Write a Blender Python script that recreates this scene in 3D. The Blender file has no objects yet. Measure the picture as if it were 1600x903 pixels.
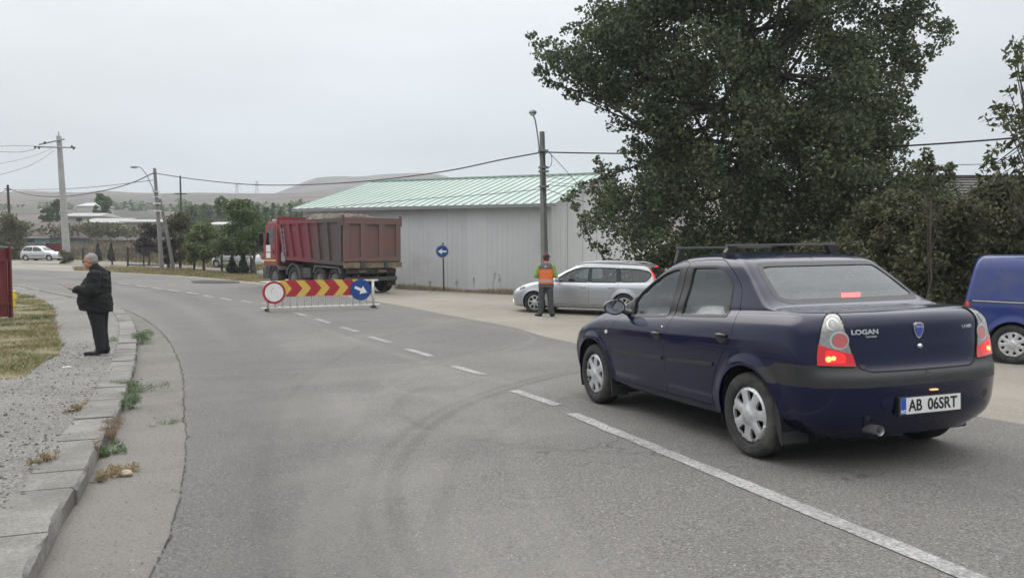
import bpy, bmesh, math, random
import numpy as np
from mathutils import Vector, Matrix, geometry
from mathutils.bvhtree import BVHTree
from mathutils.kdtree import KDTree
R = math.radians
S = bpy.context.scene
COL = S.collection
rng = np.random.default_rng(7)
random.seed(7)

# ------------------------------------------------------------------ camera, sky, sun, exposure
PITCH = R(2.796); FOC = 1300.0; CAMZ = 1.8
cam = bpy.data.cameras.new('camera'); cam.sensor_width = 36; cam.lens = 36 * FOC / 1600
cam.clip_start = 0.1; cam.clip_end = 20000
camo = bpy.data.objects.new('camera', cam); COL.objects.link(camo)
camo.location = (0, 0, CAMZ); camo.rotation_euler = (R(90) - PITCH, 0, 0)
S.camera = camo
SUN_EL, SUN_AZ = R(42), R(-38)          # azimuth measured from +Y towards +X
W = bpy.data.worlds.new('World'); S.world = W; W.use_nodes = True
wn = W.node_tree.nodes; wl = W.node_tree.links; wn.clear()
def wnode(t, **k):
    n = wn.new(t)
    for a, b in k.items(): setattr(n, a, b)
    return n
w_out = wnode('ShaderNodeOutputWorld'); w_bg = wnode('ShaderNodeBackground')
w_sky = wnode('ShaderNodeTexSky', sky_type='NISHITA', sun_disc=False, sun_elevation=SUN_EL, sun_rotation=SUN_AZ,
              air_density=1.0, dust_density=4.0, ozone_density=1.0)
w_tc = wnode('ShaderNodeTexCoord'); w_sep = wnode('ShaderNodeSeparateXYZ')
wl.new(w_tc.outputs['Generated'], w_sep.inputs[0])
# overcast cloud layer: brightness by elevation and a soft glow around the veiled sun
w_el = wnode('ShaderNodeValToRGB'); cr = w_el.color_ramp
for k_, (p_, c_) in enumerate(((0.0, (3.5, 4.0, 4.3)), (0.10, (4.4, 4.85, 5.15)), (0.29, (6.5, 6.75, 6.95)), (0.46, (13.0, 13.1, 13.2)), (0.9, (22.0, 22.0, 22.0)))):
    e = cr.elements[k_] if k_ < 2 else cr.elements.new(p_)
    e.position = p_; e.color = (*c_, 1)
wl.new(w_sep.outputs['Z'], w_el.inputs[0])
w_dot = wnode('ShaderNodeVectorMath', operation='DOT_PRODUCT')
GA, GE = R(-2), R(40)
w_dot.inputs[1].default_value = (math.sin(GA) * math.cos(GE), math.cos(GA) * math.cos(GE), math.sin(GE))
wl.new(w_tc.outputs['Generated'], w_dot.inputs[0])
w_gl = wnode('ShaderNodeMapRange', interpolation_type='SMOOTHERSTEP')
w_gl.inputs['From Min'].default_value = 0.45; w_gl.inputs['From Max'].default_value = 1.0
w_gl.inputs['To Min'].default_value = 0.90; w_gl.inputs['To Max'].default_value = 1.28
wl.new(w_dot.outputs['Value'], w_gl.inputs['Value'])
w_map = wnode('ShaderNodeMapping'); w_map.inputs['Scale'].default_value = (1.2, 1.2, 5.0)
wl.new(w_tc.outputs['Generated'], w_map.inputs[0])
w_ns = wnode('ShaderNodeTexNoise'); w_ns.inputs['Scale'].default_value = 1.6; w_ns.inputs['Detail'].default_value = 5
w_ns.inputs['Roughness'].default_value = 0.5
wl.new(w_map.outputs[0], w_ns.inputs['Vector'])
w_nr = wnode('ShaderNodeMapRange'); w_nr.inputs['From Min'].default_value = 0.3; w_nr.inputs['From Max'].default_value = 0.7
w_nr.inputs['To Min'].default_value = 0.90; w_nr.inputs['To Max'].default_value = 1.09
wl.new(w_ns.outputs['Fac'], w_nr.inputs['Value'])
w_m1 = wnode('ShaderNodeMath', operation='MULTIPLY'); wl.new(w_gl.outputs[0], w_m1.inputs[0]); wl.new(w_nr.outputs[0], w_m1.inputs[1])
w_m2 = wnode('ShaderNodeVectorMath', operation='SCALE'); wl.new(w_el.outputs[0], w_m2.inputs[0]); wl.new(w_m1.outputs[0], w_m2.inputs['Scale'])
w_mix = wnode('ShaderNodeMix', data_type='RGBA'); w_mix.inputs['Factor'].default_value = 0.93
wl.new(w_sky.outputs[0], w_mix.inputs['A']); wl.new(w_m2.outputs[0], w_mix.inputs['B'])
wl.new(w_mix.outputs['Result'], w_bg.inputs['Color']); w_bg.inputs['Strength'].default_value = 0.115
wl.new(w_bg.outputs[0], w_out.inputs['Surface'])
sun = bpy.data.lights.new('sun', 'SUN'); sun.energy = 0.55; sun.angle = R(40); sun.color = (1.0, 0.97, 0.93)
suno = bpy.data.objects.new('sun', sun); COL.objects.link(suno)
suno.rotation_euler = (R(90) - SUN_EL, 0, math.pi - SUN_AZ); suno.location = (0, 0, 60)
S.view_settings.view_transform = 'Standard'; S.view_settings.look = 'None'
S.view_settings.exposure = 0.0; S.view_settings.gamma = 1.0
S.render.engine = 'CYCLES'
try:
    S.cycles.max_bounces = 8; S.cycles.transparent_max_bounces = 16; S.cycles.volume_bounces = 2
    S.cycles.use_denoising = True
except Exception: pass

# ------------------------------------------------------------------ ground shape
def sm(t):
    t = np.clip(t, 0, 1); return t * t * (3 - 2 * t)
def road_right(x, y):                    # signed metres to the right of the asphalt's right edge near the camera
    return ((x - 4.27) * 8.1 + (y - 7.4) * 3.07) / 8.66
def G(x, y):
    x = np.asarray(x, float); y = np.asarray(y, float)
    p = 0.331 + 0.0202 * np.clip(x, -9, 9) - 0.0201 * y
    near = p * (1 - sm((y - 14) / 10)) * (1 - sm((road_right(x, y) - 0.2) / 4.2))
    mid = -0.03 * np.clip(x + 6, 0, 12) * sm((y - 25) / 9) * (1 - sm((y - 46) / 30))
    far = 0.0155 * np.maximum(0, y - 42) * sm((y - 42) / 20) + 0.018 * np.maximum(0, y - 95)
    side = -0.12 * sm(road_right(x, y) / 4) * (1 - sm((y - 20) / 10))
    return near + mid + far + side
def g(x, y): return float(G(x, y))
def ray(px, py):
    u = (px - 800) / FOC; v = -(py - 451.5) / FOC
    c, s = math.cos(PITCH), math.sin(PITCH)
    return u, c + s * v, -s + c * v
def at(px, py):                          # where a sight line meets the ground
    dx, dy, dz = ray(px, py); lo = 0.5
    t = lo
    while t < 900:
        if CAMZ + dz * t < g(dx * t, dy * t): break
        lo = t; t *= 1.03
    hi = t
    for _ in range(40):
        m = (lo + hi) / 2
        if CAMZ + dz * m < g(dx * m, dy * m): hi = m
        else: lo = m
    return dx * hi, dy * hi
def xz(px, py, Y):                       # point of the sight line at depth Y
    dx, dy, dz = ray(px, py); t = Y / dy
    return dx * t, CAMZ + dz * t

# ------------------------------------------------------------------ object helpers
def put(o, parent=None):
    COL.objects.link(o)
    if parent is not None: o.parent = parent
    return o
def thing(name, label, cat, loc=(0, 0, 0), rot=(0, 0, 0), group=None):
    o = bpy.data.objects.new(name, None); o.empty_display_size = 0.3
    o.location = loc; o.rotation_euler = rot; COL.objects.link(o)
    return tag(o, label, cat, group)
def tag(o, label=None, cat=None, group=None, kind=None):
    if label: o['label'] = label
    if cat: o['category'] = cat
    if group: o['group'] = group
    if kind: o['kind'] = kind
    return o
def mesh(name, V, F, mats, parent=None, smooth=True, idx=None, normals=None, loc=None):
    me = bpy.data.meshes.new(name)
    me.from_pydata([tuple(map(float, v)) for v in V], [], [tuple(map(int, f)) for f in F])
    for m in (mats if isinstance(mats, (list, tuple)) else [mats]): me.materials.append(m)
    if idx is not None: me.polygons.foreach_set('material_index', np.asarray(idx, dtype=np.int32))
    me.polygons.foreach_set('use_smooth', np.full(len(me.polygons), bool(smooth)))
    me.update()
    if normals is not None and len(normals) == len(me.vertices):
        me.normals_split_custom_set_from_vertices([tuple(n) for n in normals])
    o = bpy.data.objects.new(name, me)
    if loc is not None: o.location = loc
    return put(o, parent)
def fastquads(name, P, mats, parent=None, idx=None, smooth=False):
    """P: (n, k, 3) array of n separate k-gons"""
    n, k = P.shape[:2]
    me = bpy.data.meshes.new(name)
    me.vertices.add(n * k); me.vertices.foreach_set('co', P.reshape(-1).astype(np.float32))
    me.loops.add(n * k); me.loops.foreach_set('vertex_index', np.arange(n * k, dtype=np.int32))
    me.polygons.add(n); me.polygons.foreach_set('loop_start', np.arange(0, n * k, k, dtype=np.int32))
    try: me.polygons.foreach_set('loop_total', np.full(n, k, dtype=np.int32))
    except Exception: pass
    for m in (mats if isinstance(mats, (list, tuple)) else [mats]): me.materials.append(m)
    if idx is not None: me.polygons.foreach_set('material_index', idx.astype(np.int32))
    me.polygons.foreach_set('use_smooth', np.full(n, smooth))
    me.update(calc_edges=True); me.validate()
    return put(bpy.data.objects.new(name, me), parent)

class MB:
    """collects shapes, builds ONE mesh object"""
    def __init__(s): s.V = []; s.F = []; s.I = []
    def add(s, V, F, i=0):
        n = len(s.V); s.V += [tuple(v) for v in V]; s.F += [tuple(a + n for a in f) for f in F]; s.I += [i] * len(F)
        return s
    def box(s, x0, x1, y0, y1, z0, z1, i=0, M=None, bev=0.0):
        if bev <= 0:
            V = [(x, y, z) for x in (x0, x1) for y in (y0, y1) for z in (z0, z1)]
            F = [(0, 1, 3, 2), (4, 6, 7, 5), (0, 4, 5, 1), (2, 3, 7, 6), (0, 2, 6, 4), (1, 5, 7, 3)]
        else:
            bm = bmesh.new(); bmesh.ops.create_cube(bm, size=1)
            for v in bm.verts:
                v.co = Vector(((x0 + x1) / 2 + v.co.x * (x1 - x0), (y0 + y1) / 2 + v.co.y * (y1 - y0), (z0 + z1) / 2 + v.co.z * (z1 - z0)))
            bmesh.ops.bevel(bm, geom=bm.edges[:], offset=bev, segments=2, affect='EDGES', profile=0.6)
            V = [tuple(v.co) for v in bm.verts]; F = [tuple(v.index for v in f.verts) for f in bm.faces]; bm.free()
        if M is not None: V = [tuple(M @ Vector(v)) for v in V]
        return s.add(V, F, i)
    def tube(s, pts, r, n=8, i=0, cap=True):
        pts = [Vector(p) for p in pts]; rs = r if isinstance(r, (list, tuple)) else [r] * len(pts)
        V = []; F = []; up = None
        for k, p in enumerate(pts):
            d = (pts[min(k + 1, len(pts) - 1)] - pts[max(k - 1, 0)]).normalized()
            if up is None:
                up = Vector((0, 0, 1)) if abs(d.z) < 0.9 else Vector((1, 0, 0))
            a = d.cross(up).normalized(); b = a.cross(d).normalized(); up = b
            for j in range(n):
                t = 2 * math.pi * j / n
                V.append(p + (a * math.cos(t) + b * math.sin(t)) * rs[k])
        for k in range(len(pts) - 1):
            for j in range(n):
                F.append((k * n + j, k * n + (j + 1) % n, (k + 1) * n + (j + 1) % n, (k + 1) * n + j))
        if cap: F += [tuple(range(n))[::-1], tuple(range((len(pts) - 1) * n, len(pts) * n))]
        return s.add(V, F, i)
    def lathe(s, prof, n=24, i=0, M=None):
        """prof: (r, h) pairs round the z axis"""
        V = []; F = []
        for (r, h) in prof:
            for j in range(n):
                t = 2 * math.pi * j / n; V.append((r * math.cos(t), r * math.sin(t), h))
        for k in range(len(prof) - 1):
            for j in range(n):
                F.append((k * n + j, k * n + (j + 1) % n, (k + 1) * n + (j + 1) % n, (k + 1) * n + j))
        if M is not None: V = [tuple(M @ Vector(v)) for v in V]
        return s.add(V, F, i)
    def prism(s, poly, a0, a1, axis='y', i=0, M=None):
        n = len(poly)
        def P(u, v, a): return (u, a, v) if axis == 'y' else ((a, u, v) if axis == 'x' else (u, v, a))
        V = [P(u, v, a0) for u, v in poly] + [P(u, v, a1) for u, v in poly]
        F = [tuple(range(n)), tuple(range(n, 2 * n))[::-1]] + [(k, (k + 1) % n, (k + 1) % n + n, k + n) for k in range(n)]
        if M is not None: V = [tuple(M @ Vector(v)) for v in V]
        return s.add(V, F, i)
    def build(s, name, mats, parent=None, smooth=False, loc=None, auto=None):
        o = mesh(name, s.V, s.F, mats, parent, smooth, s.I, loc=loc)
        bm = bmesh.new(); bm.from_mesh(o.data); bmesh.ops.recalc_face_normals(bm, faces=bm.faces[:])
        if auto:
            for e in bm.edges:
                if len(e.link_faces) == 2 and e.calc_face_angle(0) > R(auto): e.smooth = False
            for f in bm.faces: f.smooth = True
        bm.to_mesh(o.data); bm.free()
        return o

def inpoly(P, poly):
    P = np.asarray(P, float); x, y = P[:, 0], P[:, 1]; q = np.asarray(poly, float); c = np.zeros(len(P), bool)
    for k in range(len(q)):
        x1, y1 = q[k - 1]; x2, y2 = q[k]
        if y1 == y2: continue
        c ^= ((y1 > y) != (y2 > y)) & (x < (x2 - x1) * (y - y1) / (y2 - y1) + x1)
    return c
def smooth_poly(pts, it=2, closed=True):
    """round off corners (Chaikin)"""
    p = [tuple(q) for q in pts]
    for _ in range(it):
        o = []; n = len(p)
        for k in range(n if closed else n - 1):
            a, b = p[k], p[(k + 1) % n]
            o += [tuple(.75 * u + .25 * v for u, v in zip(a, b)), tuple(.25 * u + .75 * v for u, v in zip(a, b))]
        p = o if closed else [p[0]] + o + [p[-1]]
    return p
def fillet(pts, r=.03, n=4):
    p = np.asarray(pts, float); out = []; N = len(p)
    for k in range(N):
        a, b, c = p[k - 1], p[k], p[(k + 1) % N]; rr = r[k] if isinstance(r, (list, tuple)) else r
        da = min(rr, np.linalg.norm(a - b) * .45); dc = min(rr, np.linalg.norm(c - b) * .45)
        s0 = b + (a - b) / np.linalg.norm(a - b) * da; s1 = b + (c - b) / np.linalg.norm(c - b) * dc
        for t in np.linspace(0, 1, n + 1): out.append(tuple((1 - t) ** 2 * s0 + 2 * t * (1 - t) * b + t * t * s1))
    return out
def offset_poly(poly, d):
    """inward for positive d"""
    q = np.asarray(poly, float); n = len(q)
    A = 0.5 * sum(q[k - 1][0] * q[k][1] - q[k][0] * q[k - 1][1] for k in range(n)); s = 1 if A > 0 else -1
    out = []
    for k in range(n):
        a, b, c = q[k - 1], q[k], q[(k + 1) % n]
        e1 = (b - a) / (np.linalg.norm(b - a) + 1e-9); e2 = (c - b) / (np.linalg.norm(c - b) + 1e-9)
        n1 = np.array([-e1[1], e1[0]]) * s; n2 = np.array([-e2[1], e2[0]]) * s
        m = n1 + n2; L = m @ m
        m = m * (2 / L) if L > 0.3 else m
        out.append(tuple(b + m * d))
    return out
def densify(poly, h, closed=True):
    out = []; n = len(poly)
    for k in range(n if closed else n - 1):
        a = np.array(poly[k], float); b = np.array(poly[(k + 1) % n], float)
        m = max(1, int(math.ceil(np.linalg.norm(b - a) / h)))
        for j in range(m): out.append(tuple(a + (b - a) * j / m))
    if not closed: out.append(tuple(poly[-1]))
    return out
def tri2d(outer, holes=(), h=0.05, jitter=0.0):
    """triangulate a 2D region with inner points: returns pts (n,2), tris, rings of boundary indices"""
    rings = [densify(outer, h)] + [densify(q, h) for q in holes]
    pts = []; edges = []
    for q in rings:
        n0 = len(pts); pts += q; edges += [(n0 + k, n0 + (k + 1) % len(q)) for k in range(len(q))]
    o = np.asarray(rings[0]); lo, hi = o.min(0), o.max(0)
    gx, gy = np.meshgrid(np.arange(lo[0] + h / 2, hi[0], h), np.arange(lo[1] + h / 2, hi[1], h))
    gp = np.stack([gx.ravel(), gy.ravel()], 1)
    if jitter: gp = gp + rng.uniform(-jitter, jitter, gp.shape) * h
    if len(gp):
        k = inpoly(gp, rings[0])
        for q in rings[1:]: k &= ~inpoly(gp, q)
        B = np.asarray(pts); gp = gp[k]
        if len(gp):
            keep = np.ones(len(gp), bool)
            for c0 in range(0, len(B), 400):
                Bc = B[c0:c0 + 400]
                for s0 in range(0, len(gp), 4000):
                    d = ((gp[s0:s0 + 4000, None] - Bc[None]) ** 2).sum(2).min(1); keep[s0:s0 + 4000] &= d > (h * 0.45) ** 2
            gp = gp[keep]
    pts = [Vector(p) for p in pts] + [Vector(p) for p in gp]
    r = geometry.delaunay_2d_cdt(pts, edges, [], 0, 1e-7)
    V = np.array([tuple(v) for v in r[0]]); T = np.array([t for t in r[2] if len(t) == 3])
    c = V[T].mean(1); k = inpoly(c, rings[0])
    for q in rings[1:]: k &= ~inpoly(c, q)
    T = T[k]
    a = V[T[:, 1]] - V[T[:, 0]]; b = V[T[:, 2]] - V[T[:, 0]]
    fl = (a[:, 0] * b[:, 1] - a[:, 1] * b[:, 0]) < 0
    T[fl] = T[fl][:, ::-1]
    return V, T
def boundary(T):
    from collections import Counter
    c = Counter(); d = {}
    for t in T:
        n = len(t)
        for k in range(n):
            a, b = int(t[k]), int(t[(k + 1) % n]); e = (min(a, b), max(a, b)); c[e] += 1; d[e] = (a, b)
    return [d[e] for e, m in c.items() if m == 1]
def sheet(name, poly, z, mats, h=0.5, parent=None, holes=(), kind='structure', zf=None):
    V, T = tri2d(poly, holes, h)
    Z = G(V[:, 0], V[:, 1]) + z
    if zf is not None: Z = Z + zf(V[:, 0], V[:, 1])
    o = mesh(name, np.c_[V, Z], T, mats, parent, True)
    if kind: o['kind'] = kind
    return o
def crom(P, n=8):
    """Catmull-Rom through points"""
    P = np.asarray(P, float); Q = np.vstack([2 * P[0] - P[1], P, 2 * P[-1] - P[-2]]); out = []
    for k in range(1, len(Q) - 2):
        for t in np.arange(n) / n:
            a, b, c, d = Q[k - 1], Q[k], Q[k + 1], Q[k + 2]
            out.append(0.5 * ((2 * b) + (c - a) * t + (2 * a - 5 * b + 4 * c - d) * t * t + (3 * b - a - 3 * c + d) * t ** 3))
    out.append(P[-1]); return np.array(out)
def resample(P, step):
    P = np.asarray(P, float); d = np.r_[0, np.cumsum(np.linalg.norm(np.diff(P, axis=0), axis=1))]
    s = np.arange(0, d[-1], step); return np.stack([np.interp(s, d, P[:, k]) for k in range(P.shape[1])], 1)

# ------------------------------------------------------------------ materials
def mat(name, col, rough=0.6, metal=0.0, var=0.0, vscale=4.0, bump=0.0, bscale=40.0, col2=None, coat=0.0, spec=0.5, island=0.0,
        dirt=None, dirt_amt=0.0, dirt_scale=3.0, trans=0.0, emit=None, estr=0.0, alpha=1.0):
    m = bpy.data.materials.new(name); m.use_nodes = True; nt = m.node_tree; N = nt.nodes; L = nt.links
    b = N['Principled BSDF']; b.inputs['Base Color'].default_value = (*col, 1); b.inputs['Roughness'].default_value = rough
    b.inputs['Metallic'].default_value = metal; b.inputs['Coat Weight'].default_value = coat; b.inputs['Coat Roughness'].default_value = 0.06
    b.inputs['Specular IOR Level'].default_value = spec
    if trans: b.inputs['Transmission Weight'].default_value = trans
    if emit: b.inputs['Emission Color'].default_value = (*emit, 1); b.inputs['Emission Strength'].default_value = estr
    tc = N.new('ShaderNodeTexCoord'); src = tc.outputs['Object']; cur = None
    if var or col2:
        n = N.new('ShaderNodeTexNoise'); n.inputs['Scale'].default_value = vscale; n.inputs['Detail'].default_value = 6
        n.inputs['Roughness'].default_value = 0.65; L.new(src, n.inputs['Vector'])
        r = N.new('ShaderNodeValToRGB'); c2 = col2 or tuple(c * (1 - var) for c in col)
        r.color_ramp.elements[0].position = 0.35; r.color_ramp.elements[0].color = (*c2, 1)
        r.color_ramp.elements[1].position = 0.65; r.color_ramp.elements[1].color = (*(col if col2 else tuple(min(1, c * (1 + var)) for c in col)), 1)
        L.new(n.outputs['Fac'], r.inputs[0]); cur = r.outputs[0]
    if dirt:
        n = N.new('ShaderNodeTexNoise'); n.inputs['Scale'].default_value = dirt_scale; n.inputs['Detail'].default_value = 9
        n.inputs['Roughness'].default_value = 0.75; L.new(src, n.inputs['Vector'])
        r = N.new('ShaderNodeMapRange'); r.inputs['From Min'].default_value = 0.62 - 0.35 * dirt_amt; r.inputs['From Max'].default_value = 0.78 - 0.25 * dirt_amt
        L.new(n.outputs['Fac'], r.inputs['Value'])
        mx = N.new('ShaderNodeMix'); mx.data_type = 'RGBA'; L.new(r.outputs[0], mx.inputs['Factor'])
        if cur: L.new(cur, mx.inputs['A'])
        else: mx.inputs['A'].default_value = (*col, 1)
        mx.inputs['B'].default_value = (*dirt, 1); cur = mx.outputs['Result']
    if island:
        gi = N.new('ShaderNodeNewGeometry'); hs = N.new('ShaderNodeHueSaturation')
        r = N.new('ShaderNodeMapRange'); r.inputs['To Min'].default_value = 1 - island; r.inputs['To Max'].default_value = 1 + island
        L.new(gi.outputs['Random Per Island'], r.inputs['Value']); L.new(r.outputs[0], hs.inputs['Value'])
        if cur: L.new(cur, hs.inputs['Color'])
        else: hs.inputs['Color'].default_value = (*col, 1)
        cur = hs.outputs[0]
    if cur: L.new(cur, b.inputs['Base Color'])
    if bump:
        n = N.new('ShaderNodeTexNoise'); n.inputs['Scale'].default_value = bscale; n.inputs['Detail'].default_value = 6; L.new(src, n.inputs['Vector'])
        bp = N.new('ShaderNodeBump'); bp.inputs['Strength'].default_value = bump; bp.inputs['Distance'].default_value = 0.02
        L.new(n.outputs['Fac'], bp.inputs['Height']); L.new(bp.outputs[0], b.inputs['Normal'])
    return m
def glass(name, tint=(0.55, 0.6, 0.6), dust=0.08, dustcol=(0.45, 0.46, 0.45), rough=0.02):
    m = bpy.data.materials.new(name); m.use_nodes = True; nt = m.node_tree; N = nt.nodes; L = nt.links; N.clear()
    out = N.new('ShaderNodeOutputMaterial'); t = N.new('ShaderNodeBsdfTransparent'); t.inputs[0].default_value = (*tint, 1)
    gl = N.new('ShaderNodeBsdfGlossy'); gl.inputs['Roughness'].default_value = rough; gl.inputs[0].default_value = (0.9, 0.93, 0.95, 1)
    fr = N.new('ShaderNodeFresnel'); fr.inputs['IOR'].default_value = 1.55
    mr = N.new('ShaderNodeMapRange'); mr.inputs['From Max'].default_value = 1; mr.inputs['To Min'].default_value = 0.03; mr.inputs['To Max'].default_value = 1.0
    L.new(fr.outputs[0], mr.inputs['Value'])
    mx = N.new('ShaderNodeMixShader'); L.new(mr.outputs[0], mx.inputs[0]); L.new(t.outputs[0], mx.inputs[1]); L.new(gl.outputs[0], mx.inputs[2])
    df = N.new('ShaderNodeBsdfDiffuse'); df.inputs[0].default_value = (*dustcol, 1)
    tc = N.new('ShaderNodeTexCoord'); n = N.new('ShaderNodeTexNoise'); n.inputs['Scale'].default_value = 3; n.inputs['Detail'].default_value = 6
    L.new(tc.outputs['Object'], n.inputs['Vector'])
    r = N.new('ShaderNodeMapRange'); r.inputs['From Min'].default_value = 0.3; r.inputs['From Max'].default_value = 0.75
    r.inputs['To Min'].default_value = dust * 0.6; r.inputs['To Max'].default_value = dust * 1.5; L.new(n.outputs['Fac'], r.inputs['Value'])
    m2 = N.new('ShaderNodeMixShader'); L.new(r.outputs[0], m2.inputs[0]); L.new(mx.outputs[0], m2.inputs[1]); L.new(df.outputs[0], m2.inputs[2])
    L.new(m2.outputs[0], out.inputs[0]); return m
M = {}
def text_mesh(body, size, name, material, parent, M4, extrude=0.001, align='CENTER', xs=1.0, bold=0.0):
    cu = bpy.data.curves.new(name, 'FONT'); cu.body = body; cu.size = size; cu.extrude = extrude; cu.align_x = align; cu.align_y = 'CENTER'
    cu.offset = bold; cu.resolution_u = 4
    o = bpy.data.objects.new(name, cu); COL.objects.link(o)
    dg = bpy.context.evaluated_depsgraph_get(); dg.update()
    me = bpy.data.meshes.new_from_object(o.evaluated_get(dg)); bpy.data.objects.remove(o)
    me.transform(Matrix.Diagonal((xs, 1, 1, 1))); me.transform(M4)
    me.materials.clear(); me.materials.append(material)
    return put(bpy.data.objects.new(name, me), parent)
# ------------------------------------------------------------------ vehicle shell: plan contours stacked from sill to roof
DC, DS = math.cos(R(40)), math.sin(R(40))
def zcurve(pts):
    p = np.asarray(pts, float)
    if len(p) == 1: return lambda x: np.full_like(x, p[0, 1])
    if len(p) > 2: p = crom(p, 10); p = p[np.argsort(p[:, 0])]
    return lambda x: np.interp(x, p[:, 0], p[:, 1])
def contour(c, nu):
    xr, xf, w, rr, rf, n = c['xr'], c['xf'], max(c['w'], 1e-4), c['rr'], c['rf'], c.get('n', 3.0)
    t = np.linspace(0, math.pi / 2, 200)
    qx = np.cos(t) ** (2 / n); qy = np.sin(t) ** (2 / n)
    def arc(X, Y, m):
        d = np.r_[0, np.cumsum(np.hypot(np.diff(X), np.diff(Y)))]; s = np.linspace(0, d[-1], m)
        return np.interp(s, d, X), np.interp(s, d, Y)
    m1 = int(nu * .22); m2 = nu - 2 * m1
    ax, ay = arc(xr + rr - rr * qx, w * qy, m1 + 1)
    bx, by = arc(xf - rf + rf * qx[::-1], w * qy[::-1], m1 + 1)
    sx = np.linspace(xr + rr, xf - rf, m2 + 2)[1:-1]; sy = np.full(len(sx), w)
    X = np.r_[ax, sx, bx]; Y = np.r_[ay, sy, by]
    if 'wt' in c: Y = Y * zcurve(c['wt'])(X)
    return np.stack([X, Y, zcurve(c['z'])(X)], 1)
class Shell:
    def __init__(s, cs, nu=240, sub=10, flares=(), wheels=()):
        C = np.array([contour(c, nu) for c in cs]); rows = []
        Q = np.concatenate([2 * C[:1] - C[1:2], C, 2 * C[-1:] - C[-2:-1]])
        for k in range(1, len(Q) - 2):
            P0, P1, P2, P3 = Q[k - 1:k + 3]
            d = lambda a, b: np.maximum(np.linalg.norm(b - a, axis=1), 1e-4)[:, None] ** 0.5
            t1 = d(P0, P1); t2 = t1 + d(P1, P2); t3 = t2 + d(P2, P3)
            ns = cs[k - 1].get('sub', sub)
            for a in np.arange(ns) / ns:
                t = t1 + (t2 - t1) * a
                A1 = (t1 - t) / t1 * P0 + t / t1 * P1; A2 = (t2 - t) / (t2 - t1) * P1 + (t - t1) / (t2 - t1) * P2
                A3 = (t3 - t) / (t3 - t2) * P2 + (t - t2) / (t3 - t2) * P3
                B1 = (t2 - t) / t2 * A1 + t / t2 * A2; B2 = (t3 - t) / (t3 - t1) * A2 + (t - t1) / (t3 - t1) * A3
                rows.append((t2 - t) / (t2 - t1) * B1 + (t - t1) / (t2 - t1) * B2)
        rows.append(Q[-2]); V = np.array(rows)
        V[:, 0, 1] = 0; V[:, -1, 1] = 0; V[..., 1] = np.maximum(V[..., 1], 0)
        for (wx, wz, r0, wd, h) in flares:
            d = np.hypot(V[..., 0] - wx, V[..., 2] - wz); a = np.abs(np.clip(V[..., 1] - .5, 0, .1) / .1)
            k = sm((r0 + wd - d) / wd) * a * sm((V[..., 1] - 0.6) / 0.1)
            V[..., 1] += h * k
        s.nr, s.nc = V.shape[:2]
        du = np.gradient(V, axis=1); dv = np.gradient(V, axis=0); N = np.cross(du, dv)
        N /= np.linalg.norm(N, axis=2)[..., None] + 1e-12
        N[:, 0, 1] = 0; N[:, -1, 1] = 0
        s.V = V.reshape(-1, 3); N = N.reshape(-1, 3)
        i = np.arange(s.nr * s.nc).reshape(s.nr, s.nc)
        F = np.stack([i[:-1, :-1], i[:-1, 1:], i[1:, 1:], i[1:, :-1]], 2).reshape(-1, 4)
        # outward orientation
        mid = s.V[F].mean(1); nn = N[F].mean(1)
        if (nn * (mid - np.array([s.V[:, 0].mean(), 0, s.V[:, 2].mean()]))).sum() < 0: N = -N
        s.N = N / (np.linalg.norm(N, axis=1)[:, None] + 1e-12)
        e = np.cross(s.V[F[:, 1]] - s.V[F[:, 0]], s.V[F[:, 3]] - s.V[F[:, 0]])
        if (e * s.N[F].mean(1)).sum() < 0: F = F[:, ::-1]
        s.F = F; s.C = s.V[F].mean(1); s.FN = s.N[F].mean(1)
        s.own = np.zeros(len(F), int)             # 0 body, -1 removed, k a panel
        s.bvh = BVHTree.FromPolygons([tuple(v) for v in s.V], [tuple(int(a) for a in f) for f in F])
        s.kd = KDTree(len(s.V))
        for k, v in enumerate(s.V): s.kd.insert(v, k)
        s.kd.balance(); s.polys = {}
        for (wx, wz, r) in wheels:
            s.mark(-1, 'c', (wx, wz, r))
    def sel(s, axis, poly):
        if axis == 'c':
            wx, wz, r = poly
            return (np.hypot(s.C[:, 0] - wx, s.C[:, 2] - wz) < r) & (s.C[:, 1] > .3)
        if axis == 'y': return inpoly(s.C[:, [0, 2]], poly) & (s.FN[:, 1] > 0.12)
        if axis == 'r': return inpoly(s.C[:, [1, 2]], poly) & (s.FN[:, 0] < -0.3)
        if axis == 'f': return inpoly(s.C[:, [1, 2]], poly) & (s.FN[:, 0] > 0.3)
        if axis == 'z': return inpoly(s.C[:, [0, 1]], poly) & (s.FN[:, 2] > 0.2)
    def mark(s, k, axis, poly):
        m = s.sel(axis, poly) & (s.own >= 0); s.own[m] = k; s.polys.setdefault(k, []).append((axis, poly)); return s
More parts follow.
